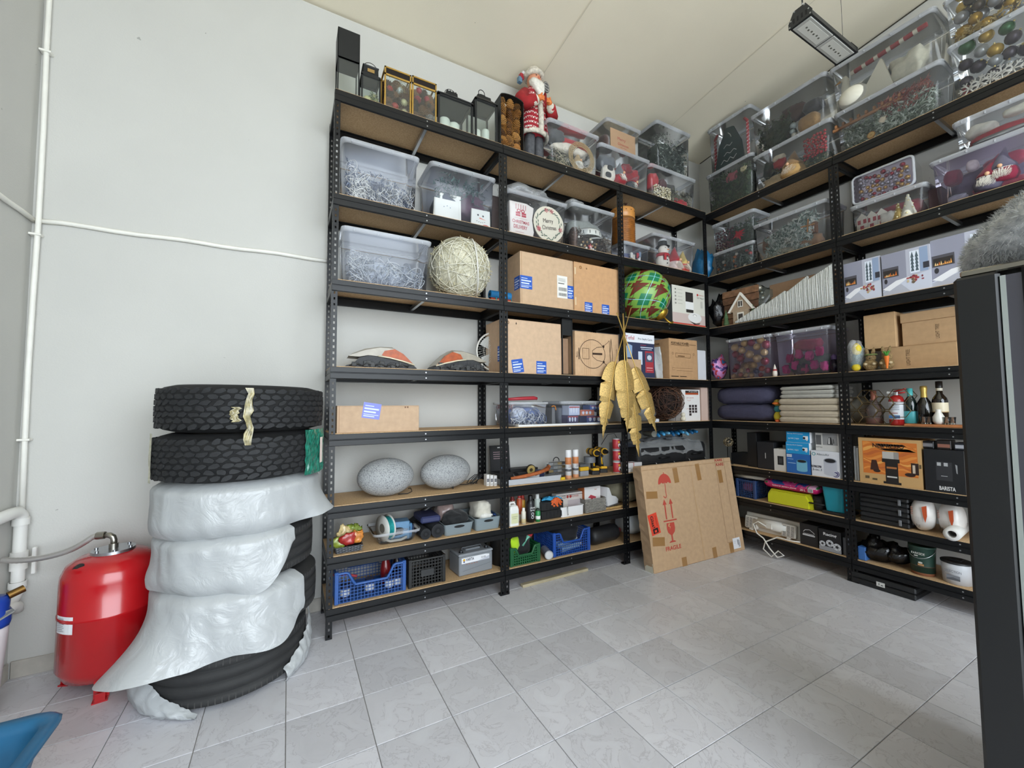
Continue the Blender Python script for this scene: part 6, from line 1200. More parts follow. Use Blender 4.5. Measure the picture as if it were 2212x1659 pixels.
g=G();g.box(-.26,.26,0,.30,.0,.004);g.box(-.26,.26,-.004,0,0,.042,b=.001);g.box(-.264,-.26,0,.30,0,.042);g.box(.26,.264,0,.30,0,.042);g.box(-.26,.26,.3,.304,0,.042);o=g.obj('steel_tray',mat('#b9bcc2',.4,.2));tag(o,'shallow pale grey metal tray holding tools and sticks','tray');put(o,'A',3,.8623,.02,.001)
UT=.8623
for (nm,lab,dx,dy,dz,bxs,cols) in (
 ('black_case','flat black tool case lying at the back of the metal tray',.02,.22,.045,[(-.13,.13,-.05,.05,0,.045)],['#18191b']),
 ('black_case','black box at the left end of the metal tray',-.20,.14,.006,[(-.06,.06,-.08,.08,0,.075)],['#141416']),
 ('white_box_lid','open white box lid in the metal tray',-.02,.10,.006,[(-.10,.10,-.06,.06,0,.003),(-.10,.10,-.063,-.06,0,.05),(-.103,-.10,-.06,.06,0,.05),(.10,.103,-.06,.06,0,.05),(-.10,.10,.06,.063,0,.05)],['#d2d0d0']),
 ('black_case','small black box inside the open white lid',-.04,.11,.012,[(-.05,.05,-.035,.035,0,.06)],['#1d1e21']),
 ('navy_box','small navy blue package right of the round tin',.11,.12,.006,[(-.05,.05,-.03,.03,0,.07)],['#2a3158'])):
 g=G()
 for i,q in enumerate(bxs):g.box(*q,b=.0015)
 x0,x1,y0,y1,z0,z1=bxs[0];g.box(x0+.008,x1-.008,y0-.001,y0,z0+(z1-z0)*.3,z0+(z1-z0)*.6)
 o=g.obj(nm,mat(cols[0],.5));tag(o,lab,'case' if 'case' in nm else 'box');put(o,'A',3,UT+dx,.02+dy,dz)
g=G();g.cyl((0,0,0),(0,.012,0),.042,n=28);g.cyl((0,-.001,0),(0,0,0),.036,n=28,mi=1);g.cyl((0,-.002,0),(0,-.001,0),.016,n=6,mi=2);o=g.obj('round_tin',[mat('#2a2620',.4),mat('#a8935a',.4),mat('#3a3320',.5)]);tag(o,'round gold and black tin standing in the metal tray','tin');put(o,'A',3,UT+.02,.085,.092,rx=.15)
for k in range(3):
 g=G();P=[(-.17+.1*k,.0,.0),(-.06+.06*k,-.004,.006+.004*k),(.08+.02*k,.0,.022+.004*k),(.17,.003,.045+.006*k)];g.tube(P,[.010,.014,.013,.016],7);o=g.obj('cinnamon_stick',mat(['#a4572a','#8f4a22','#b5683a'][k],.7,var=.25,scale=40));tag(o,('long','middle','short')[k]+' orange brown wooden stick lying across the metal tray','stick','brown sticks');put(o,'A',3,UT-.03+.02*k,.015+.022*k,.055)
u,w,h=(1.1826,.1883,.1262)
t=on('A',3,u,.14,'parts_organizer','clear plastic organizer of small screws with black handle','organizer',dz=.006);g=G();g.box(-w/2,w/2,0,.06,0,h,b=.003);g.obj('case',M_CL,t)
for i in range(4):
 for j in range(4):g=G();g.box(-w/2+.006+i*w*.235,-w/2+.004+(i+1)*w*.235,.006,.05,.006+j*h*.24,.006+j*h*.24+h*.15);g.obj('screw_compartment',mat(['#8d8a80','#a4894f','#6f7276','#9a9a98'][(i+j)%4],.5,.3,var=.4,scale=200),t)
g=G();g.tube([(.03*cos(a),.03,h+.03*sin(a)) for a in [pi*i/10 for i in range(11)]],.004,6);g.obj('handle',mat('#1a1a1c',.5),t)
g=G();g.sheet(10,8,lambda a,b_:(-.07+.16*a,.02+.08*b_,.012+.02*abs(noise.noise(Vector((a*6,b_*5,2))))+.02*sin(a*3)));o=g.obj('grey_rag',mat('#77797c',.9));tag(o,'grey rag beside the brown sticks','rag');put(o,'A',3,1.1069,.03,.006)
def bottle(row,lv,u,d,prof,cols,label,cat='can',n=22,name='spray_can',group=None,dz=0,txt=None,bands=()):
 t=on(row,lv,u,d,name,label,cat,group,dz+.001);g=G();g.lathe(prof,n);g.obj('body',mat(cols[0],.35,coat=.2),t)
 for i,(z0,z1,r_,c) in enumerate(bands):g=G();g.lathe([(r_,z0),(r_+.0006,z0+.0005),(r_+.0006,z1-.0005),(r_,z1)],n);g.obj('label_band',mat(c,.45),t)
 return t
def capn(t,prof,c,name='cap'):g=G();g.lathe(prof,20);g.obj(name,mat(c,.45),t)
for k,px in enumerate((1229,1243)):
 u,w,h={0:(1.2127,.0793,.235),1:(1.301,.0672,.232)}[k];r_=.026
 t=bottle('A',3,u,.04+.02*k,[(0,0),(r_,0),(r_,h*.76),(r_*.8,h*.79),(0,h*.79)],['#d9d9da'],('left' if k==0 else 'right')+' of two white and orange spray cans with white caps','spray can',group='white and orange spray cans',bands=((h*.0,h*.12,r_,'#c98a60'),(h*.5,h*.74,r_,'#c77f4f'),(h*.26,h*.34,r_,'#5a5a5e')));capn(t,[(r_,h*.77),(r_,h*.98),(r_*.9,h),(0,h)],'#e4e4e6')
 for z,s_,c in ((h*.41,'UFF','#2a2a2c'),(h*.47,'CLEAN','#a3523a')):text(t,s_,0,z,.012,c,y=-r_-.0015,w=.036)
g=G();g.box(-.02,.02,0,.02,0,.022,b=.003);o=g.obj('yellow_block',mat('#d8b21c',.5));tag(o,'small yellow block left of the spray cans','block');put(o,'A',3,1.1357,.004,.001)
u,w,h=(1.492,.1438,.1952)
g=G();g.lathe([(.022,0),(.05,0),(.05,.05),(.022,.05),(.022,0)],28);g.lathe([(.0505,.001),(.0505,.049)],28);o=g.obj('duct_tape_roll',mat('#6a6d72',.45));tag(o,'roll of grey duct tape lying on the yellow lidded case','tape roll');put(o,'A',3,u,.11,.105)
t=on('A',3,1.3981,.06,'bit_case','small case with yellow middle and grey lids under the tape roll','case');g=G();g.box(-.045,.045,0,.10,.001,.045,b=.004);g.obj('lower_tray',mat('#8d9097',.4),t);g=G();g.box(-.046,.046,-.001,.10,.046,.078,b=.004);g.obj('yellow_lid',mat('#d3a41c',.45),t);g=G();g.box(-.045,.045,0,.10,.079,.103,b=.004);g.obj('upper_tray',mat('#55585c',.4),t)
def drill(u,d,label):
 t=on('A',3,u,d,'power_drill',label,'drill','yellow and black power drills',rz=-.25);B_=mat('#1b1b1c',.5);Y_=mat('#d9a514',.4)
 g=G();g.loft([rrect(.078,.11,.012,.001),rrect(.078,.11,.012,.03),rrect(.07,.10,.012,.036)],sm=False);bt=g.obj('battery',B_,t);g=G();g.box(-.03,.03,-.057,-.045,.036,.058,b=.004);g.box(-.036,.036,-.05,.05,.036,.05,b=.005);g.obj('battery_top',Y_,bt)
 g=G();g.tube([(0,.0,.05),(0,.012,.09),(0,.02,.13),(0,.012,.165)],[.024,.021,.02,.024],12);g.obj('grip',B_,t);g=G();g.tube([(0,-.018,.07),(0,-.008,.11),(0,-.006,.14)],.007,6);g.obj('grip_stripe',Y_,t)
 g=G();g.cyl((0,-.075,.19),(0,.085,.19),.030,n=20);g.cyl((0,.085,.19),(0,.095,.19),.022,n=20);hd=g.obj('motor_housing',Y_,t);g=G();g.cyl((0,-.055,.19),(0,-.035,.19),.0315,n=20);g.cyl((0,.02,.19),(0,.05,.19),.031,n=20);g.obj('black_band',B_,hd)
 g=G();g.cyl((0,-.125,.19),(0,-.075,.19),.014,.024,n=16);g.cyl((0,-.15,.19),(0,-.125,.19),.006,.013,n=10);g.obj('chuck',mat('#38383a',.35,.6),t);g=G();g.box(-.007,.007,-.035,-.015,.135,.165,b=.003);g.obj('trigger',mat('#2a2a2b',.5),t)
drill(1.5404,.12,'yellow black cordless drill beside the yellow lidded case');drill(1.673,.17,'yellow black cordless drill beside the stacked red cans')
for k in range(3):
 u=1.7643;r_=.033;hh=.098;t=bottle('A',3,u,.07,[(0,0),(r_,0),(r_,hh),(0,hh)],['#b9bcbd'],('bottom','middle','top')[k]+' one of three stacked red metal cans by the feathers','can',name='metal_can',group='stacked red cans',dz=k*(hh+.004),bands=((.008,hh-.008,r_,'#b3343c'),));capn(t,[(r_,hh-.006),(r_+.001,hh-.002),(r_*.9,hh+.001),(0,hh)],'#c9cbcc','lid')
 decal(t,[('#e3b23a',el(0,.068,.012,.008)),('#d8d2cc',el(.004,.038,.014,.018)),('#2a2426',el(.008,.03,.008,.01))],y=-r_-.002)
g=G();g.tube([(0,0,0),(-.03,0,.04),(-.09,.02,.03),(-.14,.05,-.06)],.0025,6);o=g.obj('extension_cord',mat('#151516',.5));tag(o,'thin black cord draped from the red cans to the drills','cord');put(o,'A',3,1.7643,.06,.31)
# corner bay:suitcases, bags
def softcase(row,lv,u,d,w,dp,h,label,dz=0,name='soft_suitcase',col='#161618'):
 t=on(row,lv,u,d,name,label,'suitcase',None,dz);g=G();k=10
 rings=[rrect(w*s,dp*s,.04,z,0,dp/2,4) for s,z in ((.94,.001),(1,.02),(1.01,h*.5),(1,h-.03),(.94,h))];g.loft(rings,sm=True);g.obj('body',mat(col,.65,bump=.2,bscale=200,var=.15),t)
 for z in (h*.32,h*.7):g=G();g.tube([p for p in rrect(w*1.012,dp*1.012,.045,z,0,dp/2,4)],.004,5,closed=True);g.obj('zip',mat('#2a2a2d',.4),t)
 g=G();g.tube([(-.07,-.006,h*.5),(-.05,-.028,h*.52),(.05,-.028,h*.52),(.07,-.006,h*.5)],.007,6);g.obj('handle',mat('#0d0d0e',.5),t)
 for x in (-.12,.12):g=G();g.tube([(x,-.012,h*.3),(x+.012,-.016,h*.24),(x+.004,-.016,h*.18)],.003,5);g.obj('zip_pull',mat('#b9b9b7',.3,.8),t)
 return t
softcase('A',3,2.32,.03,.66,.35,.20,'black soft suitcase lying behind the leaning carton');softcase('A',3,2.80,.05,.34,.33,.22,'smaller black soft case at the corner post',name='soft_case')
g=G();g.sheet(34,14,lambda a,b_:(-.42+.86*a,.0+.34*b_,.225+.05*sin(pi*a)*sin(pi*b_)+.035*noise.noise(Vector((a*7,b_*4,3)))+.018*noise.noise(Vector((a*19,b_*9,1)))-(.10*(1-b_*8) if b_<.12 else 0)));o=g.obj('plastic_cover',M_CLEARBAG);tag(o,'crumpled clear plastic cover over the black suitcases','plastic sheet');put(o,'A',3,2.44,.02,.012)
g=G();g.sheet(26,10,lambda a,b_:(-.36+.74*a,.05+.27*b_,.245+.02*sin(pi*a)+.016*noise.noise(Vector((a*9,b_*5,8)))));o=g.obj('dark_garment',mat('#2f3135',.7,var=.2));tag(o,'folded dark garment under the clear plastic cover','garment');put(o,'A',3,2.44,.02,.0)
q_=random.Random(2)
for k in range(9):
 x=-.26+.068*k;g=G();g.tube([(x,.03,.32+.012*(k%3)),(x+.04,.10,.345+.01*(k%2)),(x+.07,.18,.335),(x+.11,.26,.33)],[.012,.02,.019,.01],7);o=g.obj('blue_package',mat(['#2f86bf','#4aa3d6','#7cc1e4','#256a9c'][k%4],.25,var=.3,scale=40,coat=.4));tag(o,'shiny blue foil package on the covered suitcases','package','blue foil packages');put(o,'A',3,2.56,.03,-.02)
g=G();g.cyl((-.10,0,.03),(.10,0,.03),.03,n=16);g.cyl((-.101,0,.03),(.101,0,.03),.012,n=10);o=g.obj('grey_mat_roll',mat('#8e8c82',.8));tag(o,'grey rolled mat beside the blue foil packages','roll');put(o,'A',3,2.3223,.2,.29,rz=1.2)
spec=(1.9211,.2032,.08);t=printed_box('A',3,spec,'small white box tied with a red cord below the feathers','#dcdadb',d=.02,dep=.09);u,w,h=spec;g=G();g.box(-.003,.003,-.002,.091,-.0,h+.002);g.obj('red_cord',mat('#b23b45',.6),t);text(t,'Wi-Fi',-w*.25,h*.45,.012,'#4a4a5a',y=-.0015)
carton('A',3,(2.0645,.1432,.2462),'dark box in the shadow behind the white box',d=.2,dep=.15,col='#2a2a2c',tape_=False,cat='box',name='dark_box')
# ================================================================ shelf 2
def open_bin(row,lv,spec,label,col,d=.02,dep=.3,rz=0,th=.004,taper=.1,slots=True,name='open_bin',cat='bin',m=None,dz=0,handle_hole=True):
 u,w,h=spec;t=on(row,lv,u,d,name,label,cat,None,dz,rz);mm_=m or mat(col,.5);g=G();r_=min(.02,w*.1);wb,db=w*(1-taper),dep*(1-taper);cy=dep/2
 g.loft([rrect(wb,db,r_,.001,0,cy),rrect(w,dep,r_,h-.004,0,cy),rrect(w+.008,dep+.008,r_,h-.003,0,cy),rrect(w+.008,dep+.008,r_,h,0,cy),rrect(w-th*2,dep-th*2,r_,h-.002,0,cy),rrect(wb-th*2,db-th*2,r_,.006,0,cy)],sm=False);g.obj('body',mm_,t)
 if handle_hole:g=G();yb=cy-(wb*0+db/2+(dep-db)/2*.74);T=Matrix.Translation((0,-(dep-db)/2*.0,0));P=el(0,0,w*.18,.009);yy=cy-db/2-(dep-db)/2*(h*.74/h);g.prism([(x,z+h*.74) for x,z in P],yy-.0035,yy-.002);g.obj('grip_slot',mat('#101113',.8),t)
 b=Box();b.t=t;b.w=wb-.01;b.h=h;b.dep=db-.01;b.y0=cy-db/2+.005;b.W,b.H,b.D=w,h,dep;return b
b=open_bin('A',2,(-.475,.163,.041),'small dark grey woven plastic basket with snack bags','#3c3e42',d=.02,dep=.17,handle_hole=False,cat='basket',name='woven_basket');g=G()
for j in range(5):
 for i in range(9):z=.006+j*b.H*.17;s_=.9+.1*z/b.H;x=(-.45+.1125*i)*b.W*s_;yy=b.D/2-b.D*s_/2;T=Matrix.Translation((x,yy-.001,z)) @ Matrix.Rotation(.3*(-1)**(i+j),4,'Y');g.box(0,b.W*.085,-.002,.001,0,b.H*.10,T=T)
g.obj('weave',mat('#55585d',.5),b.t)
for i,(x,y,c,lab) in enumerate(((-.05,.05,'#8d9a3a','green snack bag at the left of the snack basket'),(.0,.03,'#a52f2a','red snack bag with round logo in front of the basket'),(.05,.05,'#c9803a','orange pastry bag at the right of the snack basket'),(-.01,.10,'#d8c08a','clear bag of croissants at the back of the basket'),(.045,.11,'#7f8f3a','green leafy pack at the back of the snack basket'))):
 g=G();g.ball((0,0,0),(.045,.014,.034),26,fn=lambda p:crumple(p+Vector((0,0,.01*i)),38,.5));o=g.obj('snack_bag',mat(c,.3,var=.35,scale=50,coat=.4));tag(inb(b,o),lab,'snack bag','snack bags');o.location=Vector(o.location)+Vector((x,y,b.H+.012+.012*(i%2)))
b=clear_box('A',2,(-.1713,.3163,.0915),'open clear tub with a tape spool, black blister packs and blue boxes',dep=.30,d=.02,lid=False,taper=.2)
t=thing('cable_spool','white cable spool with teal wire standing in the clear tub','spool',Vector(b.t.location)+bx_(b,.20,.3,0),(0,0,.35));t.location.z+=.002;r_=.085
for y in (-.025,.021):g=G();g.lathe([(.022,0),(r_,0),(r_,.004),(.022,.004),(.022,0)],32,T=Matrix.Translation((y,0,r_)) @ Matrix.Rotation(pi/2,4,'Y'));g.obj('flange',mat('#cfcfc9',.4),t)
g=G();g.cyl((-.021,0,r_),(.021,0,r_),r_*.86,n=32);g.obj('wire_winding',mat('#1f8f8f',.3,.3,var=.25,scale=60),t);g=G();g.cyl((-.027,0,r_),(-.02,0,r_),.03,n=18);g.obj('hub',mat('#77746c',.5,.4),t)
for i,(fx,fy,fz,sz,c,lab) in enumerate(((.55,.4,.0,(.17,.10,.12),'#5d86a8','blue cardboard pack in the middle of the clear tub'),(.80,.45,.0,(.10,.12,.10),'#3f6f96','blue pack at the right of the clear tub'),(.62,.35,.55,(.16,.09,.05),'#1f2023','black blister pack lying on top in the clear tub'),(.86,.55,.5,(.09,.12,.05),'#2a3550','dark navy pack at the right top of the clear tub'))):
 g=G();p=bx_(b,fx,fy,fz);g.box(-sz[0]/2,sz[0]/2,-sz[1]/2,sz[1]/2,0,sz[2],b=.003);g.box(-sz[0]/2+.006,sz[0]/2-.006,-sz[1]/2-.001,-sz[1]/2,sz[2]*.6,sz[2]*.9);o=g.obj('tub_pack',mat(c,.4,var=.15));tag(inb(b,o),lab,'pack','packs in the clear tub');o.location=Vector(o.location)+p;o.rotation_euler.z+=.1*(i-1)
g=G();g.tube([(-.05,.0,.02),(-.02,-.01,.006),(.05,-.01,.006),(.09,0,.016)],.009,8);o=g.obj('white_hose',mat('#dcd9d2',.4));tag(inb(b,o),'short white hose at the front bottom of the clear tub','hose');o.location=Vector(o.location)+Vector((-.02,b.y0+.03,.008))
g=G();g.lathe([(.07,0),(.075,.006),(.07,.012),(.055,.016),(.0,.018)],24);o=g.obj('blister_dome',M_CLEARBAG);tag(inb(b,o),'clear round blister dome on the packs in the tub','blister pack');o.location=Vector(o.location)+bx_(b,.62,.35,.98)
for k,(u,r_) in enumerate(((.0154,.036),(.0897,.046))):
 g=G();g.cyl((0,0,r_),(0,.26,r_),r_,n=24);g.cyl((0,-.001,r_),(0,.0,r_),r_*.55,n=18,mi=1);g.cyl((0,-.002,r_),(0,.0,r_),r_*.25,n=14);
 for j in range(4):g.tube([(r_*(.3+.17*j)*cos(a),-.001,r_+r_*(.3+.17*j)*sin(a)) for a in [2*pi*i/20 for i in range(20)]],.0015,4,closed=True)
 o=g.obj('mat_roll',[mat('#202226',.75),mat('#0c0c0d',.9)]);tag(o,('thinner','thicker')[k]+' black rolled mat lying with its end to the front','roll','black rolled mats');put(o,'A',2,u+.01*k,.03+.0*k,.001,rz=.05)
g=G();g.box(-.07,.07,0,.20,.0,.045,b=.01);o=g.obj('blue_pouch',mat('#30365c',.6));tag(o,'dark blue pouch lying on the black mat rolls','pouch');put(o,'A',2,.0633,.07,.095)
b=open_bin('A',2,(.2513,.2175,.0801),'grey plastic bin with dark slot, holding black covers and a clear bag','#7b868b',d=.015,dep=.32)
lump(b,'black_cover','black folded cover piled in the left grey bin','cover','#17181a',(.02,.98),(.0,.75),(.4,1.7),.3,3,n=26);lump(b,'clear_bag','clear bag with red item behind the left grey bin','plastic bag','#a08b86',(-.1,.7),(.5,1),(.5,2.3),.3,5,rough=.25)
g=G();g.tube([(-.12,0,.0),(.02,0,.09),(.10,0,.14)],.022,8);o=g.obj('black_tube',mat('#1e1f22',.4));tag(o,'black tube leaning behind the mat rolls','tube');put(o,'A',2,.0813,.27,.06)
b=open_bin('A',2,(.4784,.2082,.0916),'grey plastic bin with white slot, holding cream cloth','#7e8a8f',d=.015,dep=.32);lump(b,'cream_cloth','cream crumpled cloth heaped in the right grey bin','cloth','#c9c4b6',(.0,.75),(.0,.9),(.4,2.3),.35,6,n=26);lump(b,'white_cloth','white folded cloth at the front of the right grey bin','cloth','#e2e0da',(.15,.8),(-.02,.3),(.5,1.2),.2,8);wires(b,'black and blue cables at the right of the grey bin',['#17181b','#2a4a86'],20,.003,(.7,1.1),(.2,.8),(.7,1.0),4,loop=.05,kind=None)
# bay 2 of shelf 2
u,w,h=(.6882,.0794,.1703)
t=on('A',2,u,.04,'canister','white plastic canister with handle and pale label','canister');g=G();g.loft([rrect(w,.07,.012,.001),rrect(w,.07,.012,h*.70),rrect(w*.85,.06,.012,h*.84),rrect(w*.4,.03,.008,h*.90)],sm=False);g.obj('body',mat('#e2e2de',.4),t);g=G();g.tube([(-w*.3,0,h*.82),(-w*.3,0,h*.98),(w*.15,0,h*.99),(w*.3,0,h*.86)],.008,8);g.obj('handle',mat('#e2e2de',.4),t);decal(t,[('#cfd0a8',rc(-w*.38,w*.38,h*.12,h*.55)),('#8f9070',rc(-w*.3,w*.3,h*.40,h*.42)),('#8f9070',rc(-w*.3,w*.2,h*.32,h*.34))],y=-.0365)
for (u,h,dd,r_,cols,bands,lab,nm) in (
 (.7415,.2081,.14,.022,['#8a2f2a','#7a2420'],((.05,.12,'#c9b39a'),),'dark red bottle behind the white canister','bottle'),
 (.7927,.2099,.12,.022,['#d4cfc4','#b3322c'],((.04,.13,'#b9542f'),),'cream bottle with orange label behind the canister','bottle'),
 (.7783,.1193,.03,.018,['#d9d4c4','#e8e6df'],((.01,.05,'#c3b184'),),'small cream glue bottle with white cap','bottle'),
 (.8452,.197,.16,.022,['#a3362a','#c0392b'],((.05,.12,'#d8a23a'),),'red and yellow spray can at the back of the group','spray can'),
 (.8523,.2021,.05,.030,['#17171a','#101012'],((.02,.11,'#232327'),),'tall black grease spray can','spray can'),
 (.9409,.196,.09,.024,['#d5dad6','#e3e6e4'],((.05,.13,'#b8c3bc'),),'tall white spray can behind the green one','spray can'),
 (.9076,.0999,.03,.020,['#2f8a4f','#1d2a22'],((.03,.07,'#e2e6e2'),),'green spray can with white label','spray can')):
 t=bottle('A',2,u,dd,[(0,0),(r_,0),(r_,h*.74),(r_*.55,h*.84),(r_*.5,h*.85),(0,h*.85)],[cols[0]],lab,nm,name=nm.replace(' ','_'),bands=[(z0*h/.16,z1*h/.16,r_,c) for z0,z1,c in bands]);capn(t,[(r_*.62,h*.82),(r_*.62,h*.97),(r_*.5,h),(0,h)],cols[1])
 if 'grease' in lab:text(t,'GREASE',0,h*.55,.012,'#e4e4e4',y=-r_-.002,w=.045);text(t,'Spray',0,h*.46,.012,'#e4e4e4',y=-r_-.002,w=.04);decal(t,[('#cfcfcf',P) for z in (.2,.32) for P in ring(0,h*z,.012,.012,.004,n=12)],y=-r_-.002)
u,w,h=(1.0503,.2084,.137)
t=on('A',2,u,.03,'tool_case','black ribbed tool case with light blue gloves on top','case');g=G();g.box(-w/2,w/2,0,.16,.001,h*.5-.001,b=.006);g.obj('lower_shell',mat('#1a1b1d',.5),t);g=G();g.box(-w/2,w/2,0,.16,h*.5+.001,h,b=.006);g.obj('upper_shell',mat('#1d1e20',.5),t)
for i in range(6):g=G();g.box(-w/2+.006+i*w*.165,-w/2+.006+i*w*.165+w*.09,-.004,0,h*.58,h*.9,b=.001);g.obj('rib',mat('#141416',.5),t);g=G();g.box(-w/2+.006+i*w*.165,-w/2+.006+i*w*.165+w*.09,-.004,0,h*.1,h*.42,b=.001);g.obj('rib',mat('#141416',.5),t)
q_=random.Random(6);t=on('A',2,u+.0,.07,'work_gloves','light blue thin work gloves lying on the black tool case','gloves',dz=h+.002)
for i in range(6):x=-.05+.02*i;g=G();g.tube([(x-.03,0,.006),(x,-.02*(i%2),.014+.006*(i%3)),(x+.04,-.03,.008)],[.006,.009,.006],6);g.obj('finger',mat('#3aa0cf',.6),t)
g=G();g.ball((.0,.02,.012),(.06,.035,.014),16);g.obj('palm',mat('#3593c2',.6),t)
u,w,h=(1.2392,.2291,.0799)
b=open_bin('A',2,(u,w,h),'open white cardboard box with orange gloves and a white console box','#e3e3e4',d=.02,dep=.13,handle_hole=False,taper=.01,cat='box',name='open_white_box')
w1,h1=(1.2621,.2905,.1752)[1:]
t=printed_box('A',2,(1.2663,w1,h1*.92),'pale game console box leaning in the open white box','#cfc6c0',d=.09,dep=.06,side='#e6e6e6',dz=.008);decal(t,[('#4a4442',P) for P in poly_line([(-w1*.46,h1*.84),(w1*.42,h1*.84),(w1*.46,h1*.7),(w1*.44,h1*.1)],.004)]+[('#b9aeb0',rc(-w1*.1,w1*.38,h1*.12,h1*.6)),('#a33b32',el(-w1*.1,h1*.76,.012)),('#a33b32',el(-w1*.0,h1*.76,.012))],y=-.0009);text(t,'CD',-w1*.24,h1*.76,.022,'#3a3230',y=-.002);text(t,'POWER',w1*.16,h1*.76,.016,'#a33b32',y=-.002)
t=on('A',2,1.0747,.045,'orange_gloves','bright orange work gloves hanging over the white box','gloves',dz=.10)
for i in range(9):a=i*.7;g=G();g.tube([(.0,.0,.02),(.028*cos(a),-.012*sin(a),.045+.012*sin(a*1.3)),(.05*cos(a)+.01,-.02,.02+.03*sin(a))],[.014,.013,.008],7);g.obj('finger',mat('#d9622a',.65),t)
g=G();g.ball((.01,0,.025),(.045,.025,.035),16,fn=lambda p:p*(1+.25*noise.noise(p*30)));g.obj('palm',mat('#cf5a26',.65),t)
g=G();g.tube([(0,0,0),(-.003,-.004,-.03),(.003,-.004,-.05),(0,-.004,-.07)],.0018,5);g.tube([(.004,0,0),(.006,-.004,-.03),(.0,-.004,-.05),(.006,-.004,-.068)],.0018,5);o=g.obj('key_ring',M_ZINC);tag(o,'metal carabiner hanging on the white box front','carabiner');put(o,'A',2,1.1781,.012,.085)
u,w,h=(1.4766,.2202,.115)
b=open_bin('A',2,(u,w,h),'grey wicker basket holding a hair dryer box','#77736c',d=.02,dep=.20,handle_hole=False,taper=.04,cat='basket',name='wicker_basket');g=G();n_=12
for j in range(9):
 for i in range(n_):z=.004+j*(h-.008)/9;x=-w/2+w*(i+.5)/n_;g.tube([(x-w/n_*.55,.004 if (i+j)%2 else -.003,z+.006),(x,-.004 if (i+j)%2 else .003,z+.006),(x+w/n_*.55,.004 if (i+j)%2 else -.003,z+.006)],.0055,5)
g.obj('weave',mat('#8f8b84',.6,var=.3,scale=60),b.t)
w1,h1=(1.4962,.192,.2128)[1:]
t=printed_box('A',2,(u+.0,w1*.9,h1*.96),'white hair dryer box with orange side in the wicker basket','#e4e0de',d=.06,dep=.09,side='#b5622f',dz=.008);decal(t,[('#b53a48',[(-w1*.25,h1*.52),(-w1*.1,h1*.62),(w1*.2,h1*.52),(w1*.18,h1*.46),(w1*.02,h1*.47),(w1*.02,h1*.36),(-w1*.05,h1*.36),(-w1*.1,h1*.48)])],y=-.0009);text(t,'hair',w1*.18,h1*.82,.012,'#b5622f',y=-.002)
b=open_bin('A',2,(1.6954,.2071,.011),'low straw wicker tray with a white iron','#a98b5a',d=.03,dep=.2,handle_hole=False,taper=.04,cat='basket',name='straw_tray');g=G()
for j in range(3):
 for i in range(12):x=-b.W/2+b.W*(i+.5)/12;z=.008+j*b.H*.33;g.tube([(x-.007,.003 if (i+j)%2 else -.003,z),(x,-.004 if (i+j)%2 else .003,z),(x+.007,.003 if (i+j)%2 else -.003,z)],.006,5)
g.obj('weave',mat('#b5935c',.6,var=.25,scale=60),b.t)
t=on('A',2,b.u if hasattr(b,'u') else b.t.location.x,.10,'clothes_iron','white clothes iron standing in the straw tray','iron',dz=.03,rz=.3);g=G();P=[(-.09,0),(.08,0),(.09,.03),(.05,.06),(-.02,.08),(-.06,.15),(-.09,.16),(-.10,.05)];g.prism(P,-.04,.04);g.obj('body',mat('#dedee0',.3),t);g=G();g.prism([(-.10,-.012),(.10,-.012),(.09,0),(-.10,0)],-.045,.045);g.obj('soleplate',mat('#a9abb0',.25,.8),t)
g=G();g.ball((0,0,.13),(.24,.13,.14),30,fn=lambda p:Vector((p.x,p.y,max(.003,p.z*(1+.25*noise.noise(p*7)+.12*noise.noise(p*16))))));o=g.obj('khaki_bag',mat('#8f8973',.85,var=.2,scale=12));tag(o,'khaki canvas bag in shadow behind the leaning carton','bag');put(o,'A',2,1.98,.20)
# ================================================================ shelf 1
def crate(row,lv,spec,label,col,d=.02,dep=.3,cell=.022,dip=True,name='plastic_crate',rz=0,bar=.0036,solid=0,dz=0,cat='crate'):
 """open mesh crate: corner posts, rails and a grid of bars on each side"""
 u,w,h=spec;t=on(row,lv,u,d,name,label,cat,None,dz,rz);m_=mat(col,.45)
 def side(T,L,dipped):
  g=G();top=(lambda x:h*(1-.42*max(0,min(1,(L*.34-abs(x))/(L*.10))))) if dipped else (lambda x:h)
  n=max(2,int(L/cell));k=int(h*.98/cell)
  for i in range(n+1):
   x=-L/2+L*i/n;g.box(x-bar/2,x+bar/2,-bar*.6,bar*.6,.004,top(x),T=T)
  for j in range(k+1):
   z=.004+j*cell
   for i in range(n):
    x=-L/2+L*(i+.5)/n
    if z<top(x)-.006:g.box(x-L/n/2,x+L/n/2,-bar*.5,bar*.5,z,z+bar,T=T)
  g.obj('mesh_side',m_,t)
  g=G();P=[(-L/2+L*i/30,0,top(-L/2+L*i/30)-.006) for i in range(31)];g.tube([T @ Vector(p) for p in P],.009,5);g.obj('top_rail',m_,t)
 side(Matrix.Translation((0,.006,0)),w-.02,dip);side(Matrix.Translation((0,dep-.006,0)),w-.02,dip)
 for s in (-1,1):side(Matrix.Translation((s*(w/2-.006),dep/2,0)) @ Matrix.Rotation(pi/2,4,'Z'),dep-.02,False)
 for sx in (-1,1):
  for y in (.008,dep-.008):g=G();g.box(sx*(w/2-.012)-.012,sx*(w/2-.012)+.012,y-.009,y+.009,.001,h+.006,b=.003);g.obj('corner_post',m_,t)
 g=G();g.box(-w/2+.01,w/2-.01,.01,dep-.01,.002,.006);g.obj('base',m_,t)
 b=Box();b.t=t;b.w=w-.04;b.h=h;b.dep=dep-.04;b.y0=.02;b.W,b.H,b.D=w,h,dep;b.u=u;return b
b=crate('A',1,(-.3356,.4326,.1876),'long blue mesh crate with red bottles at the left end of the bottom shelf','#2b5496',d=.02,dep=.33,cell=.020)
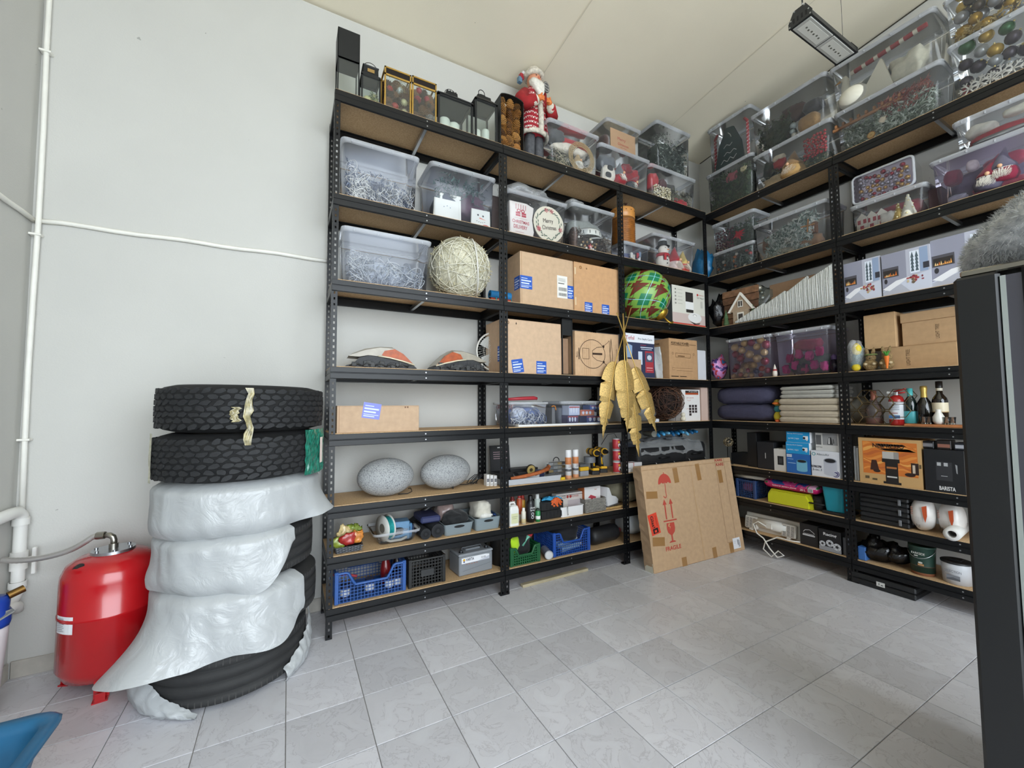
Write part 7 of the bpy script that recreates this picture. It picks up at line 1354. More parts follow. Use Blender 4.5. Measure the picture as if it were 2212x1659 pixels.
for i,(x,y,lab) in enumerate(((.12,.17,'dark red glass bottle with silver neck in the long blue crate'),(.21,.22,'dark bottle behind the red one in the long blue crate'))):
 t=thing('bottle',lab,'bottle',Vector(b.t.location)+Vector((x,y,.008)));g=G();g.lathe([(0,0),(.034,0),(.036,.1),(.03,.13),(.013,.18),(.012,.21),(0,.21)],20);g.obj('body',mat('#7a1d1f' if i==0 else '#2a1a14',.15,coat=.5),t);g=G();g.lathe([(.014,.185),(.015,.22),(0,.222)],14);g.obj('neck_foil',mat('#1a1a1a',.3),t)
for i,x in enumerate((-.15,-.0,.12,.18)):g=G();g.cyl((0,0,0),(0,0,.09),.028,n=16);g.cyl((0,0,.02),(0,0,.06),.0285,n=16,mi=1);o=g.obj('jar',[mat('#2a3050',.3),mat('#d7d9de',.5)]);tag(o,'jar with white label at the front of the long blue crate','jar','jars in the long blue crate');o.location=Vector(b.t.location)+Vector((x,.06+.015*(i%2),.008))
g=G();g.tube([(-.22,.05,.17),(-.15,.07,.15),(-.08,.06,.13)],.009,6);o=g.obj('red_tube',mat('#9a3b42',.5));tag(o,'dull red tube lying at the left top of the blue crate','tube');o.location=b.t.location
b=crate('A',1,(.0259,.255,.18),'tall worn black mesh crate beside the car battery','#1b1b1a',d=.025,dep=.33,cell=.021,bar=.006,dip=False);g=G();g.box(-.045,.045,-.002,.002,b.H*.35,b.H*.60,b=.001);g.obj('name_plate',mat('#2a2b2c',.5),b.t)
spec=(.3934,.268,.1703);u,w,h=spec
t=on('A',1,u,.05,'car_battery','grey car battery with white and silver label','battery',rz=.06);M_BT=mat('#7f8388',.45);g=G();g.box(-w/2,w/2,0,.175,.001,h*.80,b=.006);g.obj('case',M_BT,t);g=G();g.box(-w/2-.003,w/2+.003,-.003,.178,h*.80,h*.90,b=.005);g.obj('cover',mat('#8f9398',.45),t)
for x in (-w*.38,w*.38):g=G();g.cyl((x,.04,h*.90),(x,.04,h*.99),.010,.009,n=12);g.cyl((x,.04,h*.89),(x,.04,h*.91),.018,n=14);g.obj('terminal',mat('#55575a',.35,.8),t)
g=G();g.box(-w*.22,w*.22,.05,.11,h*.90,h*.97,b=.004);g.obj('vent_cover',mat('#8a8e93',.45),t);g=G();g.tube([(-w*.3,.08,h*.9),(-w*.28,.08,h*1.0),(w*.28,.08,h*1.0),(w*.3,.08,h*.9)],.004,6);g.obj('carry_strap',mat('#6d7176',.5),t)
lb=decal(t,[('#dfe0e4',[(-w*.43,h*.50),(w*.40,h*.50),(w*.40,h*.70),(w*.28,h*.73),(-w*.43,h*.73)]),('#b9bcc6',[(w*.05,h*.50),(w*.40,h*.50),(w*.40,h*.64)]),('#d0a12a',el(-w*.36,h*.645,.009)),('#3a4a7a',el(-w*.36,h*.57,.006))]+[('#9b6a5a',rc(-w*.3+i*.02,-w*.3+i*.02+.01,h*.44,h*.47)) for i in range(5)]+[('#6a6e73',P) for P in poly_line([(-w*.4,h*.2),(w*.45,h*.34)],.003)],y=-.0008,name='label');text(lb,'VARTA',-w*.19,h*.645,.020,'#3f424c',y=-.002,w=w*.24,bold=.0006);text(lb,'SILVER',w*.22,h*.62,.011,'#3f424c',y=-.002,w=w*.14)
g=G();g.lathe([(0,.001),(.075,.001),(.088,.19),(.092,.195),(.088,.2),(.083,.19),(.07,.01),(0,.01)],24);o=g.obj('black_bucket',mat('#1a1a1b',.5));tag(o,'black bucket hidden behind the shelf post on the bottom shelf','bucket');put(o,'A',1,.6399,.14)
b=crate('A',1,(.7867,.2647,.1337),'green plastic crate with yellow safety vest and tools','#15532f',d=.015,dep=.28,cell=.018,bar=.007,dip=True)
lump(b,'safety_vest','bright yellow green safety vest spilling out of the green crate','vest','#b8e023',(-.4,.45),(.1,.8),(.25,1.55),.3,3,n=28,var=.08);lump(b,'black_cables','black cables and tools heaped in the green crate','tools','#1a1a1c',(.2,1.0),(.2,1.0),(.2,1.7),.35,5,n=26)
t=thing('paint_scraper','red and mint handled brush sticking out of the green crate','brush',Vector(b.t.location)+Vector((.055,.08,.16)),(.2,.55,0));g=G();g.tube([(0,0,-.06),(0,0,0),(0,0,.03)],[.011,.009,.016],8);g.obj('handle',mat('#7fc8ae',.5),t);g=G();g.box(-.022,.022,-.012,.012,.03,.095,b=.004);g.obj('head',mat('#c2333a',.5),t)
g=G();g.cyl((0,0,.034),(0,.13,.034),.031,n=22);g.cyl((0,-.006,.034),(0,0,.034),.035,n=22,mi=1);g.cyl((0,-.008,.034),(0,-.006,.034),.028,n=22,mi=2);o=g.obj('flashlight',[mat('#7b7f90',.4),mat('#a9abad',.3,.7),mat('#d8dadc',.15,.3)]);tag(o,'silver flashlight lying with its lens to the front','flashlight');put(o,'A',1,.994,.012,.001,rz=-.3)
b=crate('A',1,(1.2283,.3718,.1835),'bright blue mesh crate with clear bottles on the bottom shelf','#1a4a9e',d=.02,dep=.30,cell=.019)
for i in range(3):g=G();g.cyl((-.09,0,0),(.09,0,.02*i),.022,n=14);g.cyl((.09,0,.02*i),(.115,0,.02*i),.01,n=10,mi=1);o=g.obj('clear_bottle',[mat('#a9c3cb',.2),mat('#d6dde0',.4)]);tag(o,'pale clear bottle lying inside the bright blue crate','bottle','bottles in the bright blue crate');o.location=Vector(b.t.location)+Vector((.02,.06+.05*i,.035+.012*i));o.rotation_euler=(0,-.1,.05*i)
lump(b,'black_fabric','black fabric filling the top of the bright blue crate','fabric','#151519',(.02,.98),(.1,.95),(.35,1.05),.2,4,n=24)
g=G();g.ball((0,0,.12),(.08,.08,.12),20,fn=lambda p:p*(1+.15*noise.noise(p*22)));o=g.obj('navy_bag',mat('#141a30',.25,coat=.4));tag(o,'dark navy plastic bag between the green and blue crates','plastic bag');put(o,'A',1,1.1392,.24,.0)
u,w,h=(1.6343,.336,.1492)
t=on('A',1,u,.12,'gas_cylinder','black gas cylinder lying on its side with a red valve cap','gas cylinder',rz=.1);r_=h/2*.95;g=G();g.lathe([(0,-w/2),(r_*.6,-w/2),(r_*.92,-w/2+.02),(r_,-w/2+.05),(r_,w/2-.05),(r_*.92,w/2-.02),(r_*.5,w/2+.005),(0,w/2+.01)],32,T=Matrix.Translation((0,0,r_+.001)) @ Matrix.Rotation(pi/2,4,'Y'));g.obj('body',mat('#1b1b1d',.5,var=.4,scale=18),t);g=G();g.lathe([(0,0),(.022,0),(.024,.02),(.018,.05),(0,.055)],16,T=Matrix.Translation((w/2,0,r_)) @ Matrix.Rotation(pi/2,4,'Y'));g.obj('valve_cap',mat('#c23c4a',.4),t)
for (dx,c,lab,m2,sz) in ((0,'#aeb6ba','grey plastic bag on the bottom corner shelf by the carton',M_BAG,(.16,.12,.11)),(.30,'#2a3a55','dark blue bag behind the carton on the bottom corner shelf',None,(.14,.12,.12))):
 g=G();g.ball((0,0,sz[2]),sz,24,fn=lambda p:Vector((p.x,p.y,max(.003,p.z)))*(1+.16*noise.noise(p*12)+.05*noise.noise(p*36)));o=g.obj('stuffed_bag',m2 or mat(c,.5,var=.2));tag(o,lab,'bag');put(o,'A',1,2.03+dx,.18)
# ================================================================ row B, shelf 8
def BX(lv,spec,label,**k):return clear_box('B',lv,spec,label,**k)
b=BX(8,(.2868,.5187,.4188),'clear box of dark green garland with red flowers at the right row corner end')
fir(b,'thick dark green fir garland in the corner end box',['#2c3d2b','#3d5137','#4d6244'],900,.035,(0,.9),(0,1),(0,.4),2);lump(b,'pink_flower','pink red flower cluster in the corner end garland','fabric flower','#b0606a',(.4,.68),(0,.1),(.62,.86),.5,4);lump(b,'cream_flower','cream flower at the right of the corner end garland','fabric flower','#cfc39a',(.75,.9),(0,.1),(.72,.86),.4,5)
z1=b.H+.002
b=BX(8,(.2956,.4798,.4923),'clear box with a dark green felt tree and candy canes, corner end upper row',dz=z1,d=.02)
P=[(-.5,.02),(.42,.02),(.34,.5),(.12,.95),(-.1,1.0),(-.36,.6)];tt=flat_in(b,'felt_tree','dark green felt tree with white squiggles','decoration',[(x*b.w*.8,.008+z*b.h*.88) for x,z in P],.02,'#1f3a38',b.y0+.014,.9)
decal(tt,[('#d9dcd6',q) for P in ([(-.2,.5),(-.1,.56),(0,.5),(.08,.55)],[(-.05,.85),(.02,.78),(.05,.7)],[(-.2,.3),(-.1,.36),(0,.3),(.12,.36),(.2,.3)],[(-.3,.12),(-.2,.2),(-.1,.12),(0,.2),(.1,.12),(.2,.2)]) for q in poly_line([(x*b.w*.8,.008+z*b.h*.88) for x,z in P],.005)],y=b.y0+.0132,step=.00003)
for k,(x,lab) in enumerate(((-.40,'red and white candy cane left of the felt tree'),(.42,'red and white candy cane right of the felt tree'))):
 t=thing('candy_cane',lab,'candy cane',b.t.location,b.t.rotation_euler);zz=[(x*b.w,b.y0+.03,.02+b.h*.75*i/10) for i in range(11)];g=G();g.tube(zz+[(x*b.w+(.03 if k==0 else -.03),b.y0+.03,.03+b.h*.82)],.014,8);g.obj('cane',mat('#a32d36',.4),t)
 g=G()
 for i in range(9):z=.03+b.h*.08*i;g.tube([(x*b.w-.0145,b.y0+.03,z),(x*b.w,b.y0+.0155,z+.014),(x*b.w+.0145,b.y0+.03,z+.028)],.0035,5)
 g.obj('white_stripes',mat('#e2dad6',.4),t)
b=BX(8,(.8645,.6637,.3505),'clear box with straw gnome, red hats and red berries on the right top shelf')
lump(b,'red_hat','red and white knitted hat at the left of the straw gnome box','hat','#a02a30',(.2,.42),(0,.3),(.45,.72),.25,3);lump(b,'hat_brim','cream brim above the red knitted hat','hat brim','#d9cdb8',(.2,.4),(0,.25),(.68,.84),.2,4);gnome(b,'gnome with wide white beard and straw hat in the right top shelf box',.50,.15,.02,.24,'#8a6a44','#e9dccb','#b08d5a',0,wide=.42);fir(b,'dark green garland under the straw gnome',['#33402f','#4a5640','#6d6a48'],500,.03,(0,.5),(0,1),(.1,.6),5);baubles(b,'berry at the right of the straw gnome box','red berries by the straw gnome',['#a5242e','#8a1c26'],60,.012,(.7,1),(0,.2),(.3,.85),6,.35,.1,'berry',colnames=['red','dark red']);lump(b,'cream_flowers','cream dried flowers at the bottom left of the gnome box','dried flower','#cdb893',(.02,.35),(0,.2),(0,.3),.5,7);lump(b,'dark_leaves','black green leaves at the left of the gnome box','leaves','#23302a',(.0,.2),(.05,.5),(.3,.85),.3,8)
z1=b.H+.002
b=BX(8,(.8498,.6497,.4126),'clear box with dark green wreath, brown ribbon and straw parcels, upper row',dz=z1)
lump(b,'green_wreath','dark green bushy wreath in the upper ribbon box','wreath','#34412f',(.02,.55),(0,.5),(.02,.66),.3,3,bump=.6);fir(b,'dark green needles of the wreath in the upper ribbon box',['#2f3b2a','#44523a'],320,.03,(0,.68),(.02,.55),(0,.3),3,core=False);lump(b,'brown_ribbon','dark brown ribbon bow in the upper ribbon box','ribbon','#3f2a26',(.3,.75),(.1,.5),(.5,.86),.5,6);lump(b,'straw_parcel','straw wrapped parcel at the right of the upper ribbon box','parcel','#a07b4c',(.62,.95),(0,.4),(.02,.42),.08,5,bump=.5);lump(b,'dark_box','dark parcel above the straw one','parcel','#2e2c2e',(.68,.98),(.05,.5),(.45,.72),.08,6);baubles(b,'bauble before the straw parcel','baubles by the straw parcel',['#a9b4b4','#d8d4c8'],3,.026,(.54,.64),(0,.06),(.02,.45),7,.3,.3,colnames=['grey','cream'])
b=BX(8,(1.5308,.6492,.3462),'long clear box of mixed fir, red twigs and a dried orange slice')
fir(b,'frosted grey green fir branches in the long box',['#5d6a58','#44523f','#8a9484','#b5bcb0'],1100,.04,(0,.6),(0,1),(0,.4),4);fir(b,'red brown twigs at the right of the long fir box',['#7a3a34','#5a2d28','#8f4a3c'],260,.04,(.4,.85),(.45,.95),(0,.3),9,'twigs','red_twigs',core=False);lump(b,'cream_rose','cream dried rose in the middle of the long fir box','dried flower','#d8c9b0',(.42,.52),(0,.06),(.3,.46),.35,4);lump(b,'white_parcel','pale grey parcel at the left of the long fir box','parcel','#9aa5a3',(.0,.18),(.05,.4),(.1,.62),.08,5)
p=bx_(b,.33,.0,.13);t=thing('orange_slice','dried orange slice at the front of the long fir box','orange slice',Vector(b.t.location)+Euler(b.t.rotation_euler).to_matrix() @ p,b.t.rotation_euler);g=G();g.cyl((0,0,0),(0,.004,0),.026,n=20);g.obj('rind',mat('#a8702a',.6),t);decal(t,[('#d9b56c',el(0,0,.021))]+[('#b8863a',vline(0,0,.02*cos(a),.02*sin(a),.002)) for a in [pi*i/4 for i in range(8)]],y=-.0006)
g=G();g.box(-.22,.22,0,.02,0,.022,b=.003)
for i in range(9):g.box(-.2+i*.05,-.185+i*.05,-.006,.02,.02,.045)
o=g.obj('wood_fence',mat('#9a6a45',.7));tag(inb(b,o),'small brown wooden picket strip across the long fir box','decoration');o.location=Vector(o.location)+Euler(b.t.rotation_euler).to_matrix() @ Vector((-.12,.03,b.h*.68));o.rotation_euler.y=.0
z1=b.H+.002
b=BX(8,(1.5155,.6469,.395),'long clear box with a white goose, paper sail and red white garland, near the lamp',dz=z1)
p=bx_(b,.10,.12,0);t=thing('white_goose','white goose figure at the left of the long upper box','figurine',Vector(b.t.location)+Euler(b.t.rotation_euler).to_matrix() @ p,b.t.rotation_euler);h=b.h;g=G();g.ball((.02,0,h*.24),(h*.28,h*.2,h*.24),18);g.tube([(-.01,0,h*.36),(-.03,0,h*.55),(-.025,0,h*.7),(-.04,0,h*.76)],[h*.13,h*.08,h*.065,h*.07],10);g.obj('body',mat('#dedacb',.7),t);g=G();g.cyl((-.05,0,h*.75),(-.10,0,h*.72),h*.03,.003,n=8);g.obj('beak',mat('#b98a4a',.6),t)
flat_in(b,'paper_sail','cream triangular paper cone in the middle of the long upper box','decoration',[(-b.w*.28,.01),(b.w*.12,.01),(b.w*.02,b.h*.70),(-b.w*.0,b.h*.72)],.03,'#d9d3bf',b.y0+.02,.8);lump(b,'white_flowers','off white fabric flowers at the right of the long upper box','fabric flower','#bdb8a4',(.55,.98),(.05,.5),(.02,.62),.5,5);lump(b,'grey_cloth','slate grey cloth behind the goose in the long upper box','cloth','#6a6f6c',(.12,.6),(.25,.8),(.15,.66),.2,6)
t=thing('striped_garland','red and white striped garland along the top of the long upper box','garland',b.t.location,b.t.rotation_euler)
for i in range(18):g=G();q=i/18;g.cyl(((-.32+.78*q)*b.w,b.y0+.02,b.h*(.76+.10*q)),((-.32+.78*(q+1/18))*b.w,b.y0+.02,b.h*(.76+.10*(q+1/18))),.017,n=8);g.obj('garland_piece',mat('#8e2b33' if i%3 else '#cfc7b6',.7),t)
b=BX(8,(2.1002,.46,(2.0135,.3661,.3946)[2]),'clear box of white snowflakes, white and gold baubles at the frame edge',d=.015)
GN='baubles in the snowflake box'
baubles(b,'bauble in the snowflake box',GN,['#e3ded0','#b5933f','#a8abad','#1f5a2e','#3f3640'],60,.040,(0,1),(0,.4),(.22,1),3,.25,.35,colnames=['white','gold','silver','green','dark plum'])
for k in range(5):
 x,z=(.12+.13*k,.12+.03*(k%2));p=bx_(b,x,.0,z);t=thing('snowflake',('first','second','third','fourth','fifth')[k]+' white snowflake from the left in the snowflake box','snowflake',Vector(b.t.location)+Euler(b.t.rotation_euler).to_matrix() @ p,b.t.rotation_euler,'white snowflakes');g=G()
 for i in range(6):
  a=i*pi/3+k*.2;c,s=cos(a),sin(a);P0=lambda r_,q:(r_*c-q*s,0,r_*s+q*c);g.tube([P0(0,0),P0(.05,0)],.005,5);g.tube([P0(.028,0),P0(.042,.016)],.004,5);g.tube([P0(.028,0),P0(.042,-.016)],.004,5)
 g.obj('flake',mat('#e8e4da',.6),t)
lump(b,'silver_tinsel','silver tinsel at the bottom of the snowflake box','tinsel','#a9abac',(.3,1),(.02,.5),(0,.28),.4,3,rough=.25,metal=.7,bump=1);lump(b,'red_ornament','dark red ornament at the bottom left of the snowflake box','ornament','#8a2a2e',(.0,.14),(.0,.2),(.0,.24),.1,4)
z1=b.H+.002
b=BX(8,(2.105,.48,.33),'clear box of gold and silver baubles in the top right corner',dz=z1)
baubles(b,'bauble in the top right corner box','baubles in the top right box',['#b58f35','#9c9da0','#c9a857','#4a4038'],90,.040,(0,1),(0,.5),(.0,.98),5,.22,.45,colnames=['gold','silver','pale gold','brown']);fir(b,'gold tinsel at the bottom of the top right bauble box',['#a88a45','#cbb274'],200,.03,(0,.2),(0,1),(0,.2),6,'tinsel','gold_tinsel',core=False)
# ================================================================ row B, shelf 7
b=BX(7,(.2968,.4509,.2377),'small clear box of dark fir and orange balls, lower of two near the corner',d=.02,dep=.3,clips=3);fir(b,'dark grey green fir in the lower small box',['#2f3b38','#3f4d49','#6a7672'],500,.028,(0,.9),(0,1),(0,.4),3);baubles(b,'ball in the lower small fir box','balls in the lower small fir box',['#b5693a','#8f2a2c','#c9c6bd'],11,.017,(0,1),(0,.06),(.05,.9),4,.35,.2,colnames=['orange','red','white']);z1=b.H+.002
b=BX(7,(.3012,.4709,.3056),'small clear box with plum berries and a red poinsettia, upper of two near the corner',dz=z1,d=.02,dep=.3,clips=3);baubles(b,'berry in the poinsettia box','plum berries',['#4d1f33','#6a2a3f'],70,.010,(0,.5),(0,.2),(0,.75),5,.4,.1,'berry',colnames=['plum','wine']);fir(b,'dark green leaves behind the poinsettia',['#2c3a2f','#445244'],260,.03,(.1,.9),(.2,1),(.15,.6),5)
p=bx_(b,.66,.03,.38);t=thing('poinsettia','bright red poinsettia bloom in the small upper box','fabric flower',Vector(b.t.location)+Euler(b.t.rotation_euler).to_matrix() @ p,b.t.rotation_euler)
for i in range(9):a=2*pi*i/9;L_=.075 if i%2 else .055;g=G();g.add([(0,-.004,0),(L_*.5*cos(a-.35),-.012,L_*.42*sin(a-.35)),(L_*cos(a),.004,L_*.8*sin(a)),(L_*.5*cos(a+.35),-.012,L_*.42*sin(a+.35))],[(0,1,2,3)]);g.add([(0,-.001,0),(L_*.5*cos(a-.35),-.009,L_*.42*sin(a-.35)),(L_*cos(a),.007,L_*.8*sin(a)),(L_*.5*cos(a+.35),-.009,L_*.42*sin(a+.35))],[(3,2,1,0)]);g.obj('petal',mat('#c01f34',.7),t)
b=BX(7,(.8249,.6352,.3664),'clear box of frosted white green branches and brown cones');fir(b,'frosted pale blue green branches in the wide box',['#8fa09a','#b3beb9','#5c7069','#d2d8d4'],1300,.035,(.02,.95),(.1,.85),(0,.4),4,hfun=lambda x: .55+.6*x if x<.75 else 1);lump(b,'brown_cones','brown cones at the left of the frosted branches','pine cone','#7a5a48',(.0,.2),(0,.4),(.15,.7),.3,5);lump(b,'pale_leaves','pale cream leaves at the bottom of the frosted box','leaves','#b3ad9c',(.02,.6),(0,.15),(0,.2),.5,6);lump(b,'brown_sack','brown burlap at the lower right of the frosted box','burlap','#8d6b50',(.6,.98),(0,.4),(0,.35),.25,7)
p=bx_(b,.84,.04,.35);t=thing('wooden_windmill','small wooden windmill house at the right of the frosted box','ornament',Vector(b.t.location)+Euler(b.t.rotation_euler).to_matrix() @ p,b.t.rotation_euler);g=G();g.box(-.03,.03,0,.05,0,.09);g.obj('house',mat('#7a5038',.7),t);g=G();g.prism([(-.04,.09),(.04,.09),(0,.13)],-.005,.055);g.obj('snowy_roof',mat('#d8d5cf',.8),t);decal(t,[('#dcd8d2',rc(-.02+.016*i,-.009+.016*i,.03,.055)) for i in range(3)],y=-.0008)
for a in (.1,pi/2+.1):g=G();T=Matrix.Translation((-.02,-.012,.07)) @ Matrix.Rotation(a,4,'Y');g.box(-.055,.055,-.003,.003,-.005,.005,T=T);g.obj('sail',mat('#b07a45',.7),t)
b=BX(7,(1.5088,.4584,.2146),'clear box with knitted houses, a gold cone and a white tree',d=.015,dep=.32)
lump(b,'red_cloth','dark red cloth behind the knitted decorations','cloth','#8a2c3c',(.02,.98),(.3,.9),(.1,.95),.1,3)
for k in range(3):
 x=-.38+.14*k;tt=flat_in(b,'knitted_house',('left','middle','right')[k]+' red and white felt house in the knitted decoration box','decoration',[(x*b.w-.035,.006),(x*b.w+.035,.006),(x*b.w+.035,b.h*.55),(x*b.w,b.h*.78),(x*b.w-.035,b.h*.55)],.02,'#d8d2ca',b.y0+.014+.01*k,.9,'knitted houses',[('#9e3545',rc(x*b.w-.028,x*b.w-.008,b.h*.32,b.h*.5)),('#9e3545',rc(x*b.w+.008,x*b.w+.028,b.h*.32,b.h*.5)),('#9e3545',rc(x*b.w-.012,x*b.w+.012,.008,b.h*.24))])
for (fx,c,lab,hh,n_) in ((.66,'#c2a24c','gold spiral cone tree in the knitted decoration box',.72,7),(.82,'#e0dccb','white ceramic tiered tree in the knitted decoration box',.95,6)):
 p=bx_(b,fx,.12,0);t=thing('cone_tree',lab,'ornament',Vector(b.t.location)+Euler(b.t.rotation_euler).to_matrix() @ p,b.t.rotation_euler);h=b.h*hh;g=G();g.lathe([(0,0)]+[(h*.30*(1-i/n_/1.02)*k_,h*(i+z_)/n_) for i in range(n_) for k_,z_ in ((1,0),(.78,.92))]+[(0,h)],20);g.obj('tiers',mat(c,.35,.3 if fx<.7 else 0),t);g=G()
 for i in range(14):a=i*2.4;q=i/14;g.ball((h*.30*(1-q)*cos(a),h*.30*(1-q)*sin(a),h*q),.007,8)
 g.obj('beads',mat('#e8dcae',.3,.3),t)
lump(b,'white_plush','white plush sock before the gold cone','plush toy','#d9d4cc',(.36,.62),(0,.2),(0,.5),.4,5);z1=b.H
u,w,h=(1.4929,.3731,.2741);t=on('B',7,u,.03,'storage_box','small clear box tipped on its side with red and silver baubles behind its lid','storage box','clear storage boxes',z1+.005);h=.225;rr0=.03
g=G();g.loft([[(x,0,z+h/2) for x,z,_ in [(q[0],q[1],0) for q in rrect(w,h,rr0,0)]],[(q[0],.02,q[1]+h/2) for q in rrect(w,h,rr0,0)],[(q[0],.2,q[1]+h/2) for q in rrect(w*.9,h*.88,rr0,0)]],sm=True,cap0=False,cap1=True);g.obj('body',M_CLP,t)
g=G();g.tube([(q[0],.002,q[1]+h/2) for q in rrect(w-.01,h-.01,rr0,0,k=5)],.009,6,closed=True);g.obj('rim',M_RIM,t);g=G();g.add([(q[0],.0,q[1]+h/2) for q in rrect(w-.02,h-.02,rr0,0)],[tuple(range(16))]);g.obj('lid_panel',M_CLP,t)
bb=Box();bb.t=t;bb.w=w*.88;bb.h=h*.86;bb.dep=.18;bb.y0=.006;baubles(bb,'small bauble in the tipped clear box','baubles in the tipped box',['#a01f2a','#8a1a24','#a3aaad','#c3a04a'],78,.0155,(0,1),(0,.3),(.05,.98),3,.2,.6,colnames=['red','dark red','silver','gold'])
carton('B',7,(1.7564,.07,.17),'tall dark brown vase box between the knitted and gnome boxes',d=.10,dep=.1,col='#3a2620',tape_=False,cat='box',name='brown_vase_box')
b=BX(7,(2.0011,.50,(1.9494,.4322,.3279)[2]),'long clear box of red plush gnomes and grey cloth above the cushion',m=M_CLP);lump(b,'slate_cloth','slate violet cloth filling the gnome plush box','cloth','#5a5668',(.0,.98),(.2,.95),(0,.8),.2,3);lump(b,'red_plush','dark red plush hat at the left of the plush box','plush toy','#7c2238',(.02,.25),(0,.4),(.45,.8),.15,4);lump(b,'red_plush','red plush bolster at the upper right of the plush box','plush toy','#93233a',(.45,.95),(0,.4),(.45,.75),.15,5);lump(b,'white_plush','white plush ball at the top of the plush box','plush toy','#cfc9c4',(.3,.45),(0,.25),(.6,.85),.1,6);lump(b,'red_blanket','red blanket at the bottom of the plush box','blanket','#a02a3c',(.3,1),(0,.5),(0,.22),.15,7);gnome(b,'gnome with shaggy white beard in the plush box',.52,.06,.05,.22,'#7c2238','#e3ded6','#5a5668',.2);gnome(b,'second shaggy white bearded gnome, right in the plush box',.70,.06,.12,.22,'#5a5668','#e3ded6','#7c2238');lump(b,'white_sock','white knitted sock at the lower left of the plush box','sock','#b9bfc9',(.05,.3),(0,.2),(.02,.18),.2,8);z1=b.H+.002
b=BX(7,(2.0811,.42,.21),'clear box with red blanket and striped sock under the top shelf',dz=z1,d=.02,dep=.34);lump(b,'red_blanket','folded red and white blanket in the upper blanket box','blanket','#a3202f',(.0,1),(0,.8),(.0,.5),.1,3);lump(b,'white_fleece','white fleece at the left of the upper blanket box','fleece','#dcd8ce',(.0,.45),(0,.7),(.45,.85),.2,4);lump(b,'striped_sock','cream knitted sock at the right of the upper blanket box','sock','#d6d2c4',(.5,.95),(0,.3),(.65,.95),.15,5);lump(b,'silver_tinsel','silver tinsel strip on the red blanket','tinsel','#b9bbbd',(.1,1),(-.0,.1),(.05,.2),.4,6,rough=.25,metal=.7)
# ================================================================ row B, shelf 6
u,w,h=(.3272,.3637,.3723)
t=on('B',6,u,.03,'wooden_house_sign','wooden plank sign with a small snowy house and firs','decoration',rz=.06);T=Matrix.Rotation(-.08,4,'X')
for i in range(5):g=G();g.box(-w/2+.003*(i%2),w/2-.004*((i+1)%2),.03,.045,.002+i*h*.2,(i+1)*h*.2-.004,b=.002,T=T);g.obj('plank',mat(['#6b4a33','#7d5a3f','#5a3d2a'][i%3],.8,var=.3,scale=30),t)
g=G();g.box(-w*.12,w*.30,.0,.03,.002,h*.36);hs=g.obj('house_wall',mat('#a3907a',.8,var=.15),t);g=G();g.prism([(-w*.22,h*.34),(w*.40,h*.34),(w*.09,h*.78)],.004,.03);g.obj('gable',mat('#a08a72',.8),hs)
for s in (-1,1):g=G();g.add([(w*.09,-.004,h*.84),(w*.09+s*w*.36,-.004,h*.34),(w*.09+s*w*.31,-.004,h*.33),(w*.09,-.004,h*.77),(w*.09,.03,h*.84),(w*.09+s*w*.36,.03,h*.34),(w*.09+s*w*.31,.03,h*.33),(w*.09,.03,h*.77)],[(0,1,2,3),(7,6,5,4),(0,4,5,1),(3,2,6,7),(1,5,6,2)]);g.obj('snowy_eave',mat('#dedad0',.8),hs)
decal(hs,[('#e0dcd2',rc(w*.02,w*.16,h*.44,h*.62)),('#3b3531',rc(w*.035,w*.085,h*.46,h*.6)),('#3b3531',rc(w*.1,w*.145,h*.46,h*.6)),('#e0dcd2',rc(w*.0,w*.18,.004,h*.30)),('#3b3531',rc(w*.03,w*.15,.004,h*.26))],y=-.003)
for x in (-.34,.40): 
 g=G();g.lathe([(.0,0),(.03,.01),(.015,h*.2),(.022,h*.2),(.0,h*.45)],10,c=(x*w,.015,.003));g.obj('little_fir',mat('#4f6a45',.8,var=.3,scale=60),t)
q_=random.Random(5);M_NET=clear('net_film','#dcded8',.14,.15,'#b9bdb0')
g=G();g.ball((0,0,.21),(.24,.12,.21),32,fn=lambda p:Vector((p.x,p.y,max(.004,p.z)))*(1+.12*noise.noise(p*9)+.05*noise.noise(p*30)));o=g.obj('net_bag',M_NET);tag(o,'clear net bag of baubles behind the wooden house sign','net bag');put(o,'B',6,.3469,.21);bb=Box();bb.t=o;bb.w=.40;bb.h=.34;bb.dep=.12;bb.y0=-.09;baubles(bb,'bauble in the net bag','baubles in the net bag',['#b8b4a4','#a08c5a','#8f9490','#5d6158'],40,.024,(.02,.98),(0,.5),(.1,1),3,.3,.5,colnames=['cream','gold','silver','dark'])
u,w,h=(.7398,.8395,.3483)
t=on('B',6,u,.0,'stepped_ornament','white zigzag stepped panel of textured bark strips','decoration');steps=[(-.5,.02),(-.5,.06),(-.16,.42),(-.16,.36),(.06,.62),(.06,.55),(.28,.86),(.28,.76),(.5,1.0),(.5,.02)]
g=G();g.prism([(x*w,.002+z*h*.98) for x,z in steps],.0,.03);g.obj('panel',mat('#c6c8c4',.8,var=.12,scale=50,bump=.8,bscale=90),t)
for i in range(74):
 x=-.49+.98*i/74
 zt=next((z0+(z1_-z0)*(x-x0)/(x1_-x0) for (x0,z0),(x1_,z1_) in ((steps[1],steps[2]),(steps[3],steps[4]),(steps[5],steps[6]),(steps[7],steps[8])) if x0<=x<=x1_),.5);g=G();g.tube([(x*w+.004*q_.uniform(-1,1),-.002,.004),(x*w+.006*q_.uniform(-1,1),-.003,zt*h*.5),(x*w+.004*q_.uniform(-1,1),-.002,zt*h*.97)],.003,4);g.obj('bark_strip',mat(['#d8d9d5','#b5b7b2','#e6e6e2'][i%3],.8),t)
